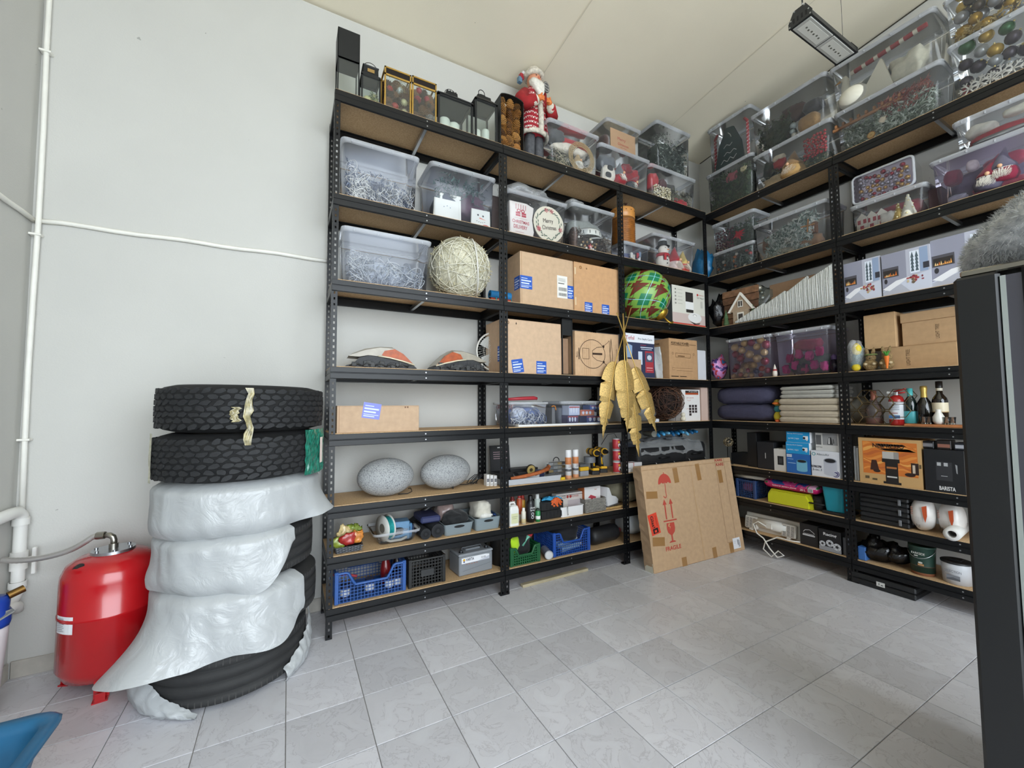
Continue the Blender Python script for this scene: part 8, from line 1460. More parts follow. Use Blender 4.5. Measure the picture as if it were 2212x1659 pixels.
carton('B',6,(.8959,.5078,.1955),'low cardboard box standing behind the white zigzag panel',d=.06,dep=.12,col='#8f6a42',tape_=False);t=carton('B',6,(.8204,.5388,.3526),'taller cardboard box at the back of the zigzag panel',d=.2,dep=.16,col='#84603a',tape_=False);decal(t,[('#dcdcd8',rc(.0,.05,.12,.18)),('#222222',rc(.015,.035,.135,.165))],y=-.001)
def fireplace(row,lv,spec,label,d,dep,mir=False):
 u,w,h=spec;t=printed_box(row,lv,spec,label,'#a3a3b0',d=d,dep=dep,side='#b9bac2',group='fireplace photo boxes');X=lambda x:x*w;Z=lambda z:z*h;q=random.Random(int(u*100));sh=[('#8f90a0',rc(-w/2,X(.1),0,h)),('#b4b6c4',rc(X(.02),X(.5),0,h)),('#c6cad8',[(X(-.5),0),(X(.5),0),(X(.5),Z(.42)),(X(.1),Z(.34)),(X(-.2),Z(.22)),(X(-.5),Z(.12))]),('#aeb0bc',[(X(-.5),0),(X(.1),0),(X(-.1),Z(.22)),(X(-.5),Z(.1))]),('#4d4b52',rc(X(-.49),X(-.14),Z(.42),Z(.66))),('#2b2624',rc(X(-.47),X(-.16),Z(.44),Z(.60)))]
 for i in range(9):x=-.45+.03*i;z=q.uniform(.03,.11);sh.append((q.choice(['#e8a050','#d9762e','#f0c98a']),[(X(x),Z(.45)),(X(x+.03),Z(.45)),(X(x+.015),Z(.45+z))]))
 sh+=[('#dfe6f2',rc(X(.10),X(.29),Z(.42),Z(.93))),('#8ea0bd',rc(X(.30),X(.46),Z(.42),Z(.97)))]
 for i in range(2): 
  for k in range(5):sh.append(('#4b5a63',[(X(.115+.09*i),Z(.46+.08*k)),(X(.185+.09*i),Z(.46+.08*k)),(X(.15+.09*i),Z(.60+.08*k))]))
 sh+=[('#33343d',rc(X(.36),X(.48),Z(.48),Z(.62))),('#2c2b30',el(X(-.42),Z(.34),X(.035),Z(.06))),('#e6e6ea',[(X(-.5),Z(.16)),(X(-.2),Z(.32)),(X(.1),Z(.36)),(X(-.1),Z(.24)),(X(-.35),Z(.1))])]
 for i in range(26):sh.append((q.choice(['#8e3540','#a34a4c','#b39a76','#6a5a48','#c9b48c','#7a2c36']),el(X(q.gauss(.18,.085)),Z(q.gauss(.30,.045)),X(q.uniform(.015,.04)),Z(q.uniform(.015,.04)),9)))
 decal(t,sh,y=-.0007,name='fireplace_photo',step=.00004);return t
fireplace('B',6,(1.3456,.2307,.3183),'fireplace photo box nearest the shelf post, with snowy window picture',.02,.26);fireplace('B',6,(1.6031,.2644,.3103),'fireplace photo box in the middle of its row',.015,.28);fireplace('B',6,(1.8944,.3174,.3291),'fireplace photo box partly behind the fur cushion',.03,.26);fireplace('B',6,(2.30,.18,.34),'fireplace photo box at the far right edge above the fridge',.03,.26)
# ================================================================ row B, shelf 5
g=G();g.ball((0,0,.115),(.068,.085,.105),34,fn=lambda p:Vector(((q :=crumple(p,13,.3)).x,q.y,max(.003,q.z))));m,nt,bn,N,L=nodes_mat('pink_print');tc=N('TexCoord');n=N('TexNoise');n.inputs['Scale'].default_value=13;n.inputs['Detail'].default_value=1;L(tc.outputs['Object'],n.inputs['Vector']);r=N('ValToRGB');r.color_ramp.interpolation='CONSTANT';e=r.color_ramp.elements;e[0].position=0;e[0].color=lin('#4a3a7a');e[1].position=.42;e[1].color=lin('#c78ac0');q=e.new(.56);q.color=lin('#c23a44');q=e.new(.62);q.color=lin('#3a6a9a');L(n.outputs['Fac'],r.inputs[0]);L(r.outputs[0],bn.inputs['Base Color']);bn.inputs['Roughness'].default_value=.35
o=g.obj('printed_bag',m);tag(o,'crumpled pink and violet printed bag at the corner end','bag');put(o,'B',5,.0566,.11)
b=BX(5,(.4188,.4633,.4006),'clear box of gold, red and wooden balls',m=M_CLP,dep=.34);GN='balls in the gold ball box'
baubles(b,'ball in the gold ball box',GN,['#c4a660','#a88a48','#d8c28a','#8f2c3c'],24,.036,(0,1),(0,.25),(.3,.95),3,.3,.25,colnames=['gold','old gold','pale gold','wine red']);baubles(b,'small ball at the bottom of the gold ball box',GN,['#cbb27c','#b5542f','#8a2430','#2c3a55','#c9c2b0'],20,.026,(0,1),(0,.2),(.0,.25),4,.4,.2,colnames=['straw','orange','dark red','navy','cream']);lump(b,'glitter_ball','large gold glitter ornament in the middle of the ball box','ornament','#8f7a4a',(.2,.62),(.02,.3),(.1,.45),.1,5,rough=.4,metal=.5,bump=1)
t=on('B',5,.664,.03,'gnome_candle','small white gnome candle with red dots between two boxes','candle');g=G();g.lathe([(0,.001),(.017,.001),(.02,.03),(.016,.06),(.006,.10),(0,.115)],14);g.obj('wax',mat('#d9d0c6',.6),t);g=G();g.lathe([(.0175,.052),(.018,.062),(.014,.068)],14);g.obj('red_band',mat('#9e3a3c',.6),t)
b=BX(5,(.8882,.4593,.3989),'clear box of pink silk flowers and a red felt shape',m=M_CLP,dep=.36);lump(b,'green_leaves','grey green silk leaves in the pink flower box','leaves','#4f5f4c',(.02,.98),(.12,.9),(.02,.5),.35,3);lump(b,'felt_shape','dull red felt shape at the top of the pink flower box','felt','#8f3a48',(.25,.85),(.05,.4),(.55,.85),.3,4);lump(b,'black_flower','black fabric flower at the front of the pink flower box','fabric flower','#23222a',(.34,.6),(0,.15),(.0,.26),.4,5)
for k in range(9):x,z=.02+.105*k,(.04,.30,.12,.38,.02,.32,.1,.4,.05)[k];lump(b,'pink_flower','bright pink silk flower in the pink flower box','fabric flower',['#c2257a','#b01f62','#d13c86'][k%3],(x,x+.17),(-.0,.15),(z,z+.22),.55,k+3,group='pink silk flowers')
t=on('B',5,1.1222,.05,'glass_vase','violet glass tumbler beside the shelf post','vase');g=G();g.lathe([(.02,.001),(.025,.004),(.027,.11),(.025,.11),(.022,.01),(0,.008)],18);g.obj('glass',clear('violet_glass','#8a6aa0',.1,.05,'#4a3a5a'),t);g=G();g.lathe([(0,.08),(.02,.08),(.022,.14),(.0,.16)],14);g.obj('filling',mat('#3f2a55',.5),t)
# plush in wrap, bunnies, light tree boxes
t=on('B',5,1.2631,.07,'wrapped_toy','yellow and green plush toy in clear wrap by the post','toy');g=G();g.ball((0,0,.05),(.04,.035,.045),16);g.tube([(.0,0,.08),(.01,0,.13),(.02,0,.20)],[.03,.035,.03],10);g.obj('teal_body',mat('#2d6a68',.6),t);g=G();g.ball((.015,-.02,.175),(.032,.03,.05),14);g.ball((.012,-.035,.032),(.03,.02,.028),14);g.obj('yellow_parts',mat('#d8c02a',.5),t);g=G();g.ball((0,0,.13),(.06,.06,.13),20,fn=lambda p:p*(1+.2*noise.noise(p*30)));g.obj('clear_wrap',M_CLEARBAG,t);g=G();g.box(-.06,-.025,.05,.08,.001,.26,b=.004);g.obj('spotted_strip',mat('#b9b7b2',.6,var=.8,scale=60),t)
def bunny(px_u,label,carrot):
 t=on('B',5,px_u,.05,'straw_bunny',label,'figurine');F_=mat('#8f7750',.95,var=.4,scale=90,bump=1,bscale=150);g=G();g.ball((0,0,.045),(.045,.04,.045),18);g.ball((.008,-.008,.098),(.032,.03,.03),16);g.obj('body',F_,t)
 for s in (-1,1):g=G();g.tube([(s*.012,0,.12),(s*.02,.004,.15),(s*.024,.006,.178)],[.012,.013,.004],8);g.obj('ear',F_,t);g=G();g.ball((s*.026+.01,-.038,.05),(.012,.02,.011),10);g.obj('paw',mat('#b3a07e',.9),t)
 g=G();g.ball((.012,-.036,.094),.005,8);g.obj('nose',mat('#2b2320',.5),t)
 if carrot:
  g=G();g.cyl((.022,-.06,.098),(.022,-.06,.006),.016,.005,n=12);c=g.obj('carrot',mat('#d9701f',.6),t);g=G()
  for i in range(7):a=i*.9;g.tube([(.022,-.06,.098),(.022+.02*cos(a),-.06+.012*sin(a),.135)],[.005,.002],5)
  g.obj('carrot_leaves',mat('#3f8a2f',.7),c)
 else:g=G();g.tube([(.034*cos(a)+.008,.03*sin(a)-.006,.122) for a in [2*pi*i/16 for i in range(16)]],.006,6,closed=True);g.obj('leaf_wreath',mat('#6d7a45',.8),t)
bunny(1.36,'straw bunny with leaf wreath beside the wrapped toy',False);bunny(1.4573,'straw bunny holding an orange carrot',True)
t=carton('B',5,(1.6148,.4048,.1696),'lower Light Tree cardboard box behind the carrot bunny',d=.10,dep=.26,col='#9a7444',tape_=False);text(t,'LIGHT TREE',-.05,.085,.022,'#4a3520',rz=pi/2,w=.115,y=-.001);zL=(1.6148,.4048,.1696)[2]+.001
t=carton('B',5,(1.6816,.2991,.2412),'upper Light Tree cardboard box with lid edge',d=.12,dep=.24,col='#9d7747',dz=zL,lidh=.07);text(t,'LIGHT TREE',.04,.085,.02,'#4a3520',rz=pi/2,w=.10,y=-.001)
carton('B',5,(1.4063,.1908,.2686),'square plain cardboard box standing on the Light Tree box',d=.10,dep=.2,dz=zL,col='#a8804e',tape_=False)
# ================================================================ row B, shelf 4
def pillow(u,d,w,dp,h,dz,label,col):
 g=G();g.ball((0,dp/2,h/2),(w/2,dp/2,h/2),36,fn=lambda p:Vector(((abs(p.x)/(w/2))**.45*w/2*(1 if p.x>0 else -1),dp/2+(abs(p.y-dp/2)/(dp/2))**.45*dp/2*(1 if p.y>dp/2 else -1),h/2+(abs(p.z-h/2)/(h/2))**.75*h/2*(1 if p.z>h/2 else -1)+.012*noise.noise(p*14)+.005*noise.noise(p*34))));o=g.obj('pillow',mat(col,.85,var=.1,scale=25,bump=.3,bscale=60));tag(o,label,'pillow','navy pillows');put(o,'B',4,u,d,dz+.002)
u,w,h=(.3392,.6096,.3332);pillow(u,.02,w,.34,h*.5,0,'lower navy blue pillow of the two stacked','#3b3a50');pillow(u,.015,w*.98,.35,h*.56,h*.47,'upper navy blue pillow of the two stacked','#403f56')
t=on('B',4,.656,.07,'toy_duck','colourful soft toy duck with orange beak between pillows and cushions','toy');g=G();g.ball((0,0,.05),(.035,.04,.05),14);g.obj('body',mat('#b9a52a',.8),t);g=G();g.ball((0,0,.12),(.032,.035,.035),14);g.obj('teal_scarf',mat('#2f7a80',.8),t);g=G();g.ball((0,0,.175),(.034,.036,.034),14);hd=g.obj('head',mat('#8d7a2c',.8),t);g=G();g.ball((0,-.035,.17),(.03,.02,.012),12);g.obj('beak',mat('#d9702a',.6),hd);g=G();g.ball((.01,-.03,.012),(.02,.03,.012),10);g.obj('foot',mat('#c85a2a',.7),t)
def cushion(u,w,dp,h,dz,label,col,rz=0):
 g=G();rings=[rrect(w*s,dp*s,.025,z,0,dp/2,4) for s,z in ((.95,.001),(.995,h*.25),(1,h*.5),(.995,h*.78),(.95,h))];g.loft([[(x,y,z+.004*noise.noise(Vector((x*12,y*12,dz*30)))) for x,y,z in r_] for r_ in rings],sm=True);t=on('B',4,u,.005,'seat_cushion',label,'cushion','folded seat cushions',dz,rz);g.obj('pad',mat(col,.9,var=.08,scale=30),t);g=G();g.tube(rrect(w*1.004,dp*1.004,.026,h*.5,0,dp/2,4),.0028,5,closed=True);g.obj('piping',mat(col,.9),t)
u,w,h=(.9237,.4678,.3477)
for k in range(4):cushion(u+.004*(k%2),w,.37,.051,.001+.0525*k,('lowest','second lowest','third','topmost')[k]+' of the four thick beige seat cushions','#b3a794',.01*(k-1))
for k in range(3):cushion(u-.012+.008*(k%2),w*.88,.36,.034,.2115+.0355*k,('bottom','middle','top')[k]+' of the three thin grey cushions on the stack','#a9a7a0',.015*(1-k))
# bottles shelf
def bott(u,d,prof,col,label,name='wine_bottle',cat='bottle',parts=(),rough=.12,m=None,group=None):
 t=on('B',4,u,d,name,label,cat,group);g=G();g.lathe([(0,.001)]+prof+[(0,prof[-1][1])],22);g.obj('body',m or mat(col,rough,coat=.5),t)
 for (nm,pr,c,*k) in parts:g=G();g.lathe(pr,22);g.obj(nm,mat(c,.4,*(k[:1])),t)
 return t
SH=[(.037,.002),(.038,.15),(.030,.185),(.015,.215),(.014,.27)]
t=bott(1.5629,.10,SH,'#12201e','dark wine bottle with turquoise label and cap',parts=(('cap',[(.0155,.215),(.0158,.272),(0,.274)],'#4fb3b3'),('label',[(.0384,.02),(.0386,.022),(.0386,.105),(.0384,.107)],'#4fb0b8')))
t=bott(1.6369,.10,[(.044,.002),(.045,.12),(.036,.17),(.018,.205),(.015,.27)],'#141310','dark champagne bottle with gold foil neck',parts=(('foil',[(.0185,.205),(.0165,.24),(.02,.268),(.018,.285),(0,.288)],'#c9a85a',.6),))
t=bott(1.7145,.11,[(.040,.002),(.041,.18),(.036,.2),(.017,.23),(.016,.30)],'#15100d','tall dark liqueur bottle with cream label',parts=(('label',[(.0414,.10),(.0417,.102),(.0417,.165),(.0414,.167)],'#d8cdb2'),('neck_label',[(.0172,.25),(.0172,.268)],'#cfc7b4'),('cap',[(.0185,.27),(.0185,.315),(0,.318)],'#1a1512'),('label_edge',[(.0418,.10),(.0419,.106)],'#a88a5a')))
t=bott(1.3311,.15,[(.055,.002),(.056,.09),(.045,.14),(.018,.19),(.017,.26)],'#c9a8a0','clear rosé bottle with copper neck behind the wine rack',m=clear('pink_glass','#eed8d2',.08,.04),parts=(('foil',[(.0185,.19),(.019,.262),(0,.264)],'#a86a58',.4),('wine',[(0,.006),(.05,.006),(.05,.05),(0,.05)],'#b98a80')))
u,w,h=(1.4883,.0947,.2712)
t=on('B',4,u,.09,'fire_extinguisher','small red fire extinguisher with white label among the bottles','fire extinguisher');r_=w/2*.95;g=G();g.lathe([(0,.001),(r_*.9,.001),(r_,.012),(r_,h*.68),(r_*.8,h*.78),(r_*.35,h*.83),(0,h*.83)],24);g.obj('cylinder',mat('#a8201f',.25,coat=.4),t)
g=G();g.lathe([(r_+.0006,h*.17),(r_+.0009,h*.18),(r_+.0009,h*.64),(r_+.0006,h*.65)],24);lb=g.obj('label',mat('#d8dbe0',.5),t);decal(lb,[('#55637a',rc(-.03,.03,h*(.58-.05*i),h*(.59-.05*i))) for i in range(4)]+[('#4a78b0',rc(-.032,.032,h*.2,h*.28)),('#a33a36',rc(-.03,.02,h*.33,h*.345))],y=-r_-.003)
g=G();g.cyl((0,0,h*.82),(0,0,h*.88),.014,n=12);g.box(-.012,.012,-.014,.014,h*.87,h*.92,b=.003);g.obj('valve',mat('#b9bbbd',.3,.7),t);g=G();g.tube([(-.012,0,h*.92),(.03,0,h*.97),(.055,0,h)],.006,6);g.tube([(-.012,0,h*.88),(.03,0,h*.89),(.052,0,h*.90)],.006,6);g.obj('lever',mat('#b02a2a',.4),t);g=G();g.cyl((-.012,0,h*.89),(-.05,0,h*.90),.008,.011,n=10);g.obj('nozzle',mat('#c9c9c6',.5),t)
t=on('B',4,1.4059,.02,'wine_rack','bronze wire wine rack of hexagonal cells','wine rack');M_BZ=mat('#6b5a3c',.35,.8);R_=.062
for (cx_,cz_) in ((-.16,.055),(-.16,.163),(-.066,.109),(-.066,.217),(.028,.055),(.028,.163),(.122,.109),(.122,.217)):
 for y in (0,.12):g=G();g.tube([(cx_+R_*cos(pi*i/3),y,cz_+R_*.87*sin(pi*i/3)+.002) for i in range(6)],.003,5,closed=True);g.obj('hexagon',M_BZ,t)
 g=G();g.cyl((cx_+R_,0,cz_),(cx_+R_,.12,cz_),.0025,n=6);g.obj('cross_wire',M_BZ,t)
g=G();g.box(-.16,.16,-.055,.055,0,.018,b=.004);g.box(-.158,.158,-.0555,-.055,.004,.014);o=g.obj('wooden_board',mat('#a4663a',.6,var=.2,scale=14));tag(o,'reddish wooden serving board with small glasses','board');put(o,'B',4,1.72,.03,.001)
for k,(px_,dd) in enumerate(((1.6551,.0),(1.6763,.02),(1.7694,.0),(1.7914,.02))):
 g=G();g.lathe([(0,.001),(.014,.001),(.019,.05),(.0175,.05),(.013,.008),(0,.008)],14);o=g.obj('shot_glass',M_GLASS);tag(o,('first','second','third','fourth')[k]+' clear shot glass from the left on the wooden board','glass','shot glasses');put(o,'B',4,px_,.01+dd,.02)
g=G();g.lathe([(0,0),(.02,0),(.03,.02),(.03,.05),(.018,.075),(.013,.09),(.016,.1),(.012,.102),(0,.1)],18);o=g.obj('white_jug',mat('#d8d6ce',.3,coat=.3));tag(o,'small white ceramic jug between the shot glasses','jug');put(o,'B',4,1.7287,.02,.02)
g=G();g.ball((0,0,.11),(.1,.1,.11),20,fn=lambda p:p*(1+.2*noise.noise(p*16)));o=g.obj('grey_cloth_bag',mat('#6e6a60',.85,var=.2));tag(o,'grey green cloth bag behind the wine rack','bag');put(o,'B',4,1.1865,.28,.0)
# ================================================================ row B, shelf 3
for (spec,lab,c,d,dp) in (((.2742,.2187,.1096),'low black box at the corner end of the shelf','#15161a',.10,.2),((.4072,.0898,.325),'tall narrow black box','#101114',.06,.22),((.5558,.1512,.2491),'black box with thin white mark','#191b20',.02,.22)):
 t=printed_box('B',3,spec,lab,c,d=d,dep=dp,name='black_box')
 if 'mark' in lab:decal(t,[('#c9c9c6',rc(-.003,.003,spec[2]*.4,spec[2]*.6))],y=-.001)
g=G();g.lathe([(0,.001),(.055,.001),(.065,.15),(.06,.15),(.05,.01),(0,.01)],22);g.lathe([(0,.13),(.058,.13)],22,mi=1);o=g.obj('white_pot',[mat('#a8aaa8',.6),mat('#2a221c',.9)]);tag(o,'grey white flower pot behind the small speaker box','pot');put(o,'B',3,.5947,.22,.07);g=G();g.box(-.07,.07,-.07,.07,0,.068,b=.003);g.box(-.06,.06,-.071,-.07,.01,.06);o=g.obj('pot_stand',mat('#1a1b1e',.6));tag(o,'dark box under the grey white pot','box');put(o,'B',3,.5947,.22,.001)
spec=(.6828,.1029,.1963);t=printed_box('B',3,spec,'small white box with black square speaker picture','#c9c6c2',d=.02,dep=.12);u,w,h=spec;decal(t,[('#1b1b1d',rc(-w*.2,w*.3,h*.28,h*.68)),('#3a3a3d',rc(-w*.08,w*.18,h*.36,h*.58))],y=-.0008)
s1=(.8377,.1908,.0912);u,w,h=s1;h1=(.8377,.1908,.1668)[2]
def filt(t,cx,cz,w,h,c1,c2):decal(t,[(c1,rc(cx-w/2,cx+w/2,cz-h/2,cz+h/2)),(c1,el(cx,cz-h/2,w/2,h*.16)),(c2,el(cx,cz+h/2,w/2,h*.2)),('#15171c',el(cx,cz+h/2,w*.42,h*.15))],y=-.0009,step=.0002)
t=printed_box('B',3,(u,w,h1),'blue air purifier filter box with cylinder picture','#1f5fa8',d=.012,dep=.2,side='#184d8c');filt(t,w*.15,h1*.42,w*.44,h1*.46,'#6fb0cc','#4a8fb0');decal(t,[('#dfe3ea',rc(-w*.48,-w*.26,h1*.82,h1*.96)),('#9fc0dc',rc(-w*.44,-w*.2,h1*.7,h1*.73)),('#9fc0dc',rc(-w*.44,-w*.1,h1*.5,h1*.53))],y=-.0008);text(t,'PHILIPS',-w*.37,h1*.89,.01,'#1f4f98',w=w*.18,y=-.002)
hb=(.8364,.177,.0803)[2];hb=.098
for k in range(2):
 t=printed_box('B',3,(u-.004+.008*k,w*.98,hb),('lower','upper')[k]+' of two cyan blue security camera boxes','#1492cf',d=.014,dep=.2,dz=h1+.001+k*(hb+.001),side='#e3e6ea',group='security camera boxes');text(t,'Security Wi-Fi Camera',-w*.12,hb*.76,.010,'#e6f2fa',w=w*.66,y=-.0015);text(t,'tp-link | tapo',-w*.18,hb*.34,.013,'#e6f2fa',w=w*.46,y=-.0015);decal(t,[('#e6e9ee',rc(w*.22,w*.42,hb*.30,hb*.60)),('#1d1f24',el(w*.26,hb*.42,.010)),('#cfd4da',rc(w*.34,w*.40,hb*.2,hb*.34))],y=-.001)
spec=(1.042,.2018,.21);u,w,h=spec;t=printed_box('B',3,spec,'white air filter box with grey cylinder and violet badge','#d6d8e0',d=.01,dep=.22);filt(t,w*.18,h*.40,w*.46,h*.5,'#b9bcc8','#8d909c');decal(t,[('#25263a',rc(-w*.5,-w*.14,h*.34,h*.42)),('#3a3670',el(w*.36,h*.16,w*.13)),('#d6d8e0',el(w*.36,h*.16,w*.10)),('#3a3670',el(w*.36,h*.16,w*.085)),('#2f8f96',el(-w*.40,h*.87,w*.07)),('#d6d8e0',el(-w*.40,h*.87,w*.045))],y=-.0008,step=.00006);text(t,'AlecoAir',-w*.06,h*.87,.018,'#55606a',w=w*.46,y=-.002);text(t,'FILTRU',-w*.32,h*.38,.012,'#e6e6ea',w=w*.3,y=-.004);text(t,'3-in-1',-w*.3,h*.26,.02,'#2a2a33',w=w*.34,y=-.002);h2=h
spec=(1.0523,.1657,.123);u,w=spec[:2];t=printed_box('B',3,(u,w,.17),'white kettle box standing on the white air filter box','#cdccca',d=.03,dep=.18,dz=h2+.001);decal(t,[('#5a5b5e',rc(-w*.48,-w*.24,.05,.13)),('#8f9092',rc(-w*.18,w*.46,.05,.145)),('#3a3a3c',[(w*.02,.055),(w*.26,.055),(w*.2,.115),(w*.08,.115)]),('#d8d8d8',[(w*.06,.06),(w*.13,.06),(w*.13,.11),(w*.09,.11)]),('#3a3a3c',vline(w*.28,.1,w*.3,.065,.006)),('#2c2c2e',rc(w*.32,w*.46,.148,.16))],y=-.0008);text(t,'KETTLE',-w*.34,.03,.010,'#4a4a4c',y=-.0015)
t=on('B',3,.1715,.05,'wire_ornament','silver filigree ball ornament on the suitcases by the corner','ornament',dz=.22);r_=.05;g=G();q_=random.Random(9)
for i in range(60):a=Vector((q_.gauss(0,1),q_.gauss(0,1),q_.gauss(0,1))).normalized();bb_=a.orthogonal().normalized();cc=a.cross(bb_);g.tube([(a*.85+(bb_*cos(2*pi*k/8)+cc*sin(2*pi*k/8))*.3)*r_ for k in range(8)],.0016,4,closed=True)
g.obj('filigree',mat('#b9a98a',.25,.8),t);g=G();g.ball((0,0,0),r_*.6,14);g.obj('core',mat('#1a1815',.6),t);g=G();g.cyl((0,0,-.22),(0,0,-r_*.9),.012,n=10);g.cyl((0,0,-.22),(0,0,-.21),.04,n=18);g.obj('stand',mat('#26241f',.5),t)
for k in range(2):g=G();g.box(-.006,.006,0,.2,0,.265-.01*k,b=.001);g.box(-.005,.005,-.001,0,.02,.24);o=g.obj('white_folder',mat('#c9c9cc',.5));tag(o,('left','right')[k]+' of two white folders standing left of the orange coffee machine box','folder','white folders');put(o,'B',3,1.2348+.016*k,.04,.001)
spec=(1.4517,.361,.3398);u,w,h=spec;t=printed_box('B',3,spec,'orange coffee machine box with machine and cups pictured','#c09a66',d=.015,dep=.26,side='#b08a58');sh=[('#c9702a',rc(-w*.43,w*.44,h*.22,h*.93))]
for i in range(7):zz=.3+.09*i;sh.append((('#d98a3e','#b9602a','#e0a050')[i%3],[(-w*.42+w*.85*j/12,h*(zz+.05*sin(j*.9+i))) for j in range(13)]+[(w*.43-w*.85*j/12,h*(zz+.035+.05*sin((12-j)*.9+i*1.2))) for j in range(13)]))
sh=[(c,[(x,max(h*.22,min(h*.93,z))) for x,z in P]) for c,P in sh]
sh+=[('#1a1513',rc(-w*.06,w*.14,h*.04,h*.60)),('#1a1513',rc(-w*.10,w*.18,h*.03,h*.08)),('#b5b2ae',rc(-w*.10,w*.16,h*.56,h*.72)),('#8f8c88',rc(w*.08,w*.16,h*.56,h*.72)),('#1a1513',rc(-w*.11,w*.17,h*.49,h*.57)),('#a86a3a',rc(-w*.04,w*.12,h*.36,h*.40)),('#c9c6c0',rc(-w*.04,w*.12,h*.17,h*.20)),('#3a1c12',[(-w*.31,h*.30),(-w*.16,h*.30),(-w*.2,h*.52),(-w*.28,h*.52)]),('#2a1610',el(-w*.2,h*.29,w*.06,h*.035)),('#2a1610',rc(w*.34,w*.45,h*.28,h*.52)),('#c9b8a4',rc(w*.36,w*.40,h*.31,h*.48)),('#2a1610',el(w*.32,h*.27,w*.08,h*.04)),('#5a4a30',rc(-w*.4,-w*.33,h*.1,h*.16)),('#5a4a30',rc(-w*.28,-w*.2,h*.08,h*.12)),('#5a4a30',rc(w*.46,w*.49,h*.42,h*.5))]
decal(t,sh,y=-.0007,step=.00008);text(t,'NESPRESSO',-w*.0,h*.845,.030,'#241610',w=w*.5,y=-.0035,bold=.0006);text(t,'VERTUO NEXT',0,h*.765,.012,'#3a2416',w=w*.26,y=-.0035)
spec=(1.7415,.1948,.2848);u,w,h=spec;t=printed_box('B',3,spec,'black coffee grinder box printed BARISTA','#17181b',d=.012,dep=.26,rough=.35);text(t,'BARISTA',w*.06,h*.10,.026,'#d9d9d9',w=w*.40,y=-.0015,bold=.0008);decal(t,[('#2a2b2f',rc(-w*.2,w*.2,h*.28,h*.72)),('#a9abad',rc(-w*.17,-w*.07,h*.62,h*.70)),('#a9abad',rc(w*.0,w*.1,h*.62,h*.70)),('#8f9193',[(w*.28,h*.68),(w*.33,h*.66),(w*.33,h*.46),(w*.3,h*.48)]),('#c9cacb',rc(-w*.08,w*.08,h*.38,h*.39))],y=-.0008)
for k in range(3):g=G();g.box(-.035,.035,0,.09,0,.05+.012*(k%2),b=.003);g.box(-.03,.03,-.001,0,.012,.035,mi=1);o=g.obj('small_box',[mat(['#1c1c20','#2a2220','#24262c'][k],.4),mat(['#8a8a90','#a06a58','#b9bac0'][k],.4)]);tag(o,('left','middle','right')[k]+' small dark box lying on the black BARISTA box','box','small dark boxes');put(o,'B',3,u-.09+.085*k,.05,h+.002)
# ================================================================ row B, shelf 2
b=crate('B',2,(.3532,.1966,.1689),'small blue mesh crate at the corner end of the right row','#26406f',d=.02,dep=.28,cell=.018,dip=False);lump(b,'pink_pack','pink printed pack inside the small blue crate','pack','#9a4a6a',(.1,.8),(0,.3),(.3,.8),.2,3);g=G();g.tube([(-.16,.02,0),(.0,.0,.006),(.16,.03,.004)],.018,8);o=g.obj('white_pipe',mat('#d6d2c6',.4));tag(o,'white plastic pipe lying on the small blue crate','pipe');put(o,'B',2,b.u+.02,.06,b.H+.024)
u,w,h=(.7358,.3633,.1266);t=on('B',2,u,.02,'yellow_tool_box','yellow green ribbed plastic tool box under the soil bag','tool box');g=G();g.prism([(-w/2,.001),(w/2,.001),(w/2,h*.62),(w/2-.03,h),(-w/2+.03,h),(-w/2,h*.62)],.02,.2);g.obj('shell',mat('#b9bb1e',.45),t);g=G();g.prism([(-w/2+.01,.006),(w/2-.02,.006),(w/2-.02,h*.55),(w/2-.045,h*.9),(-w/2+.045,h*.9),(-w/2+.01,h*.55)],.0,.02);g.obj('front_rib',mat('#c6c824',.45),t)
softcase('B',2,.9439,.06,.10,.2,.12,'black pouch between the yellow tool box and the teal box',name='black_pouch')
g=G();W2=.46;g.loft([[(x,.09+.075*cos(a)*k_,.045+.045*sin(a)*k_+.006*noise.noise(Vector((x*14,a*2,1)))) for a in [2*pi*i/18 for i in range(18)]] for x,k_ in [(-W2/2+W2*j/16,(.5 if j in (0,16) else .92 if j in (1,15) else 1)) for j in range(17)]],sm=True)
m,nt,bn,N,L=nodes_mat('soil_bag_print');tc=N('TexCoord');n=N('TexNoise');n.inputs['Scale'].default_value=10;n.inputs['Detail'].default_value=2;L(tc.outputs['Object'],n.inputs['Vector']);r=N('ValToRGB');r.color_ramp.interpolation='CONSTANT';e=r.color_ramp.elements;e[0].position=0;e[0].color=lin('#2a4a8a');e[1].position=.42;e[1].color=lin('#b03a78');q=e.new(.52);q.color=lin('#c96a98');q=e.new(.58);q.color=lin('#3a7a45');q=e.new(.66);q.color=lin('#d8a0bc')
sp=N('SeparateXYZ');L(tc.outputs['Object'],sp.inputs[0]);gt=N('Math');gt.operation='LESS_THAN';gt.inputs[1].default_value=.048;L(sp.outputs[2],gt.inputs[0]);mx=N('MixRGB');L(gt.outputs[0],mx.inputs[0]);L(n.outputs['Fac'],r.inputs[0]);L(r.outputs[0],mx.inputs[1]);mx.inputs[2].default_value=lin('#c01f62');L(mx.outputs[0],bn.inputs['Base Color']);bn.inputs['Roughness'].default_value=.25
t=on('B',2,.7443,.0,'soil_bag','pink printed potting soil bag lying on the yellow tool box','soil bag',dz=h+.004);t.rotation_euler.y+=0;g.obj('bag',m,t);text(t,'Substrat pentru plante',-.03,.036,.012,'#f2e6ec',y=.008,w=.2);text(t,'20 L',.12,.034,.018,'#f2e6ec',y=.008)
decal(t,[('#d9d6d8',rc(.16,.20,.022,.052))]+[('#2a2a2c',rc(.163+.005*i,.1655+.005*i,.024,.05)) for i in range(7)],y=.0075)
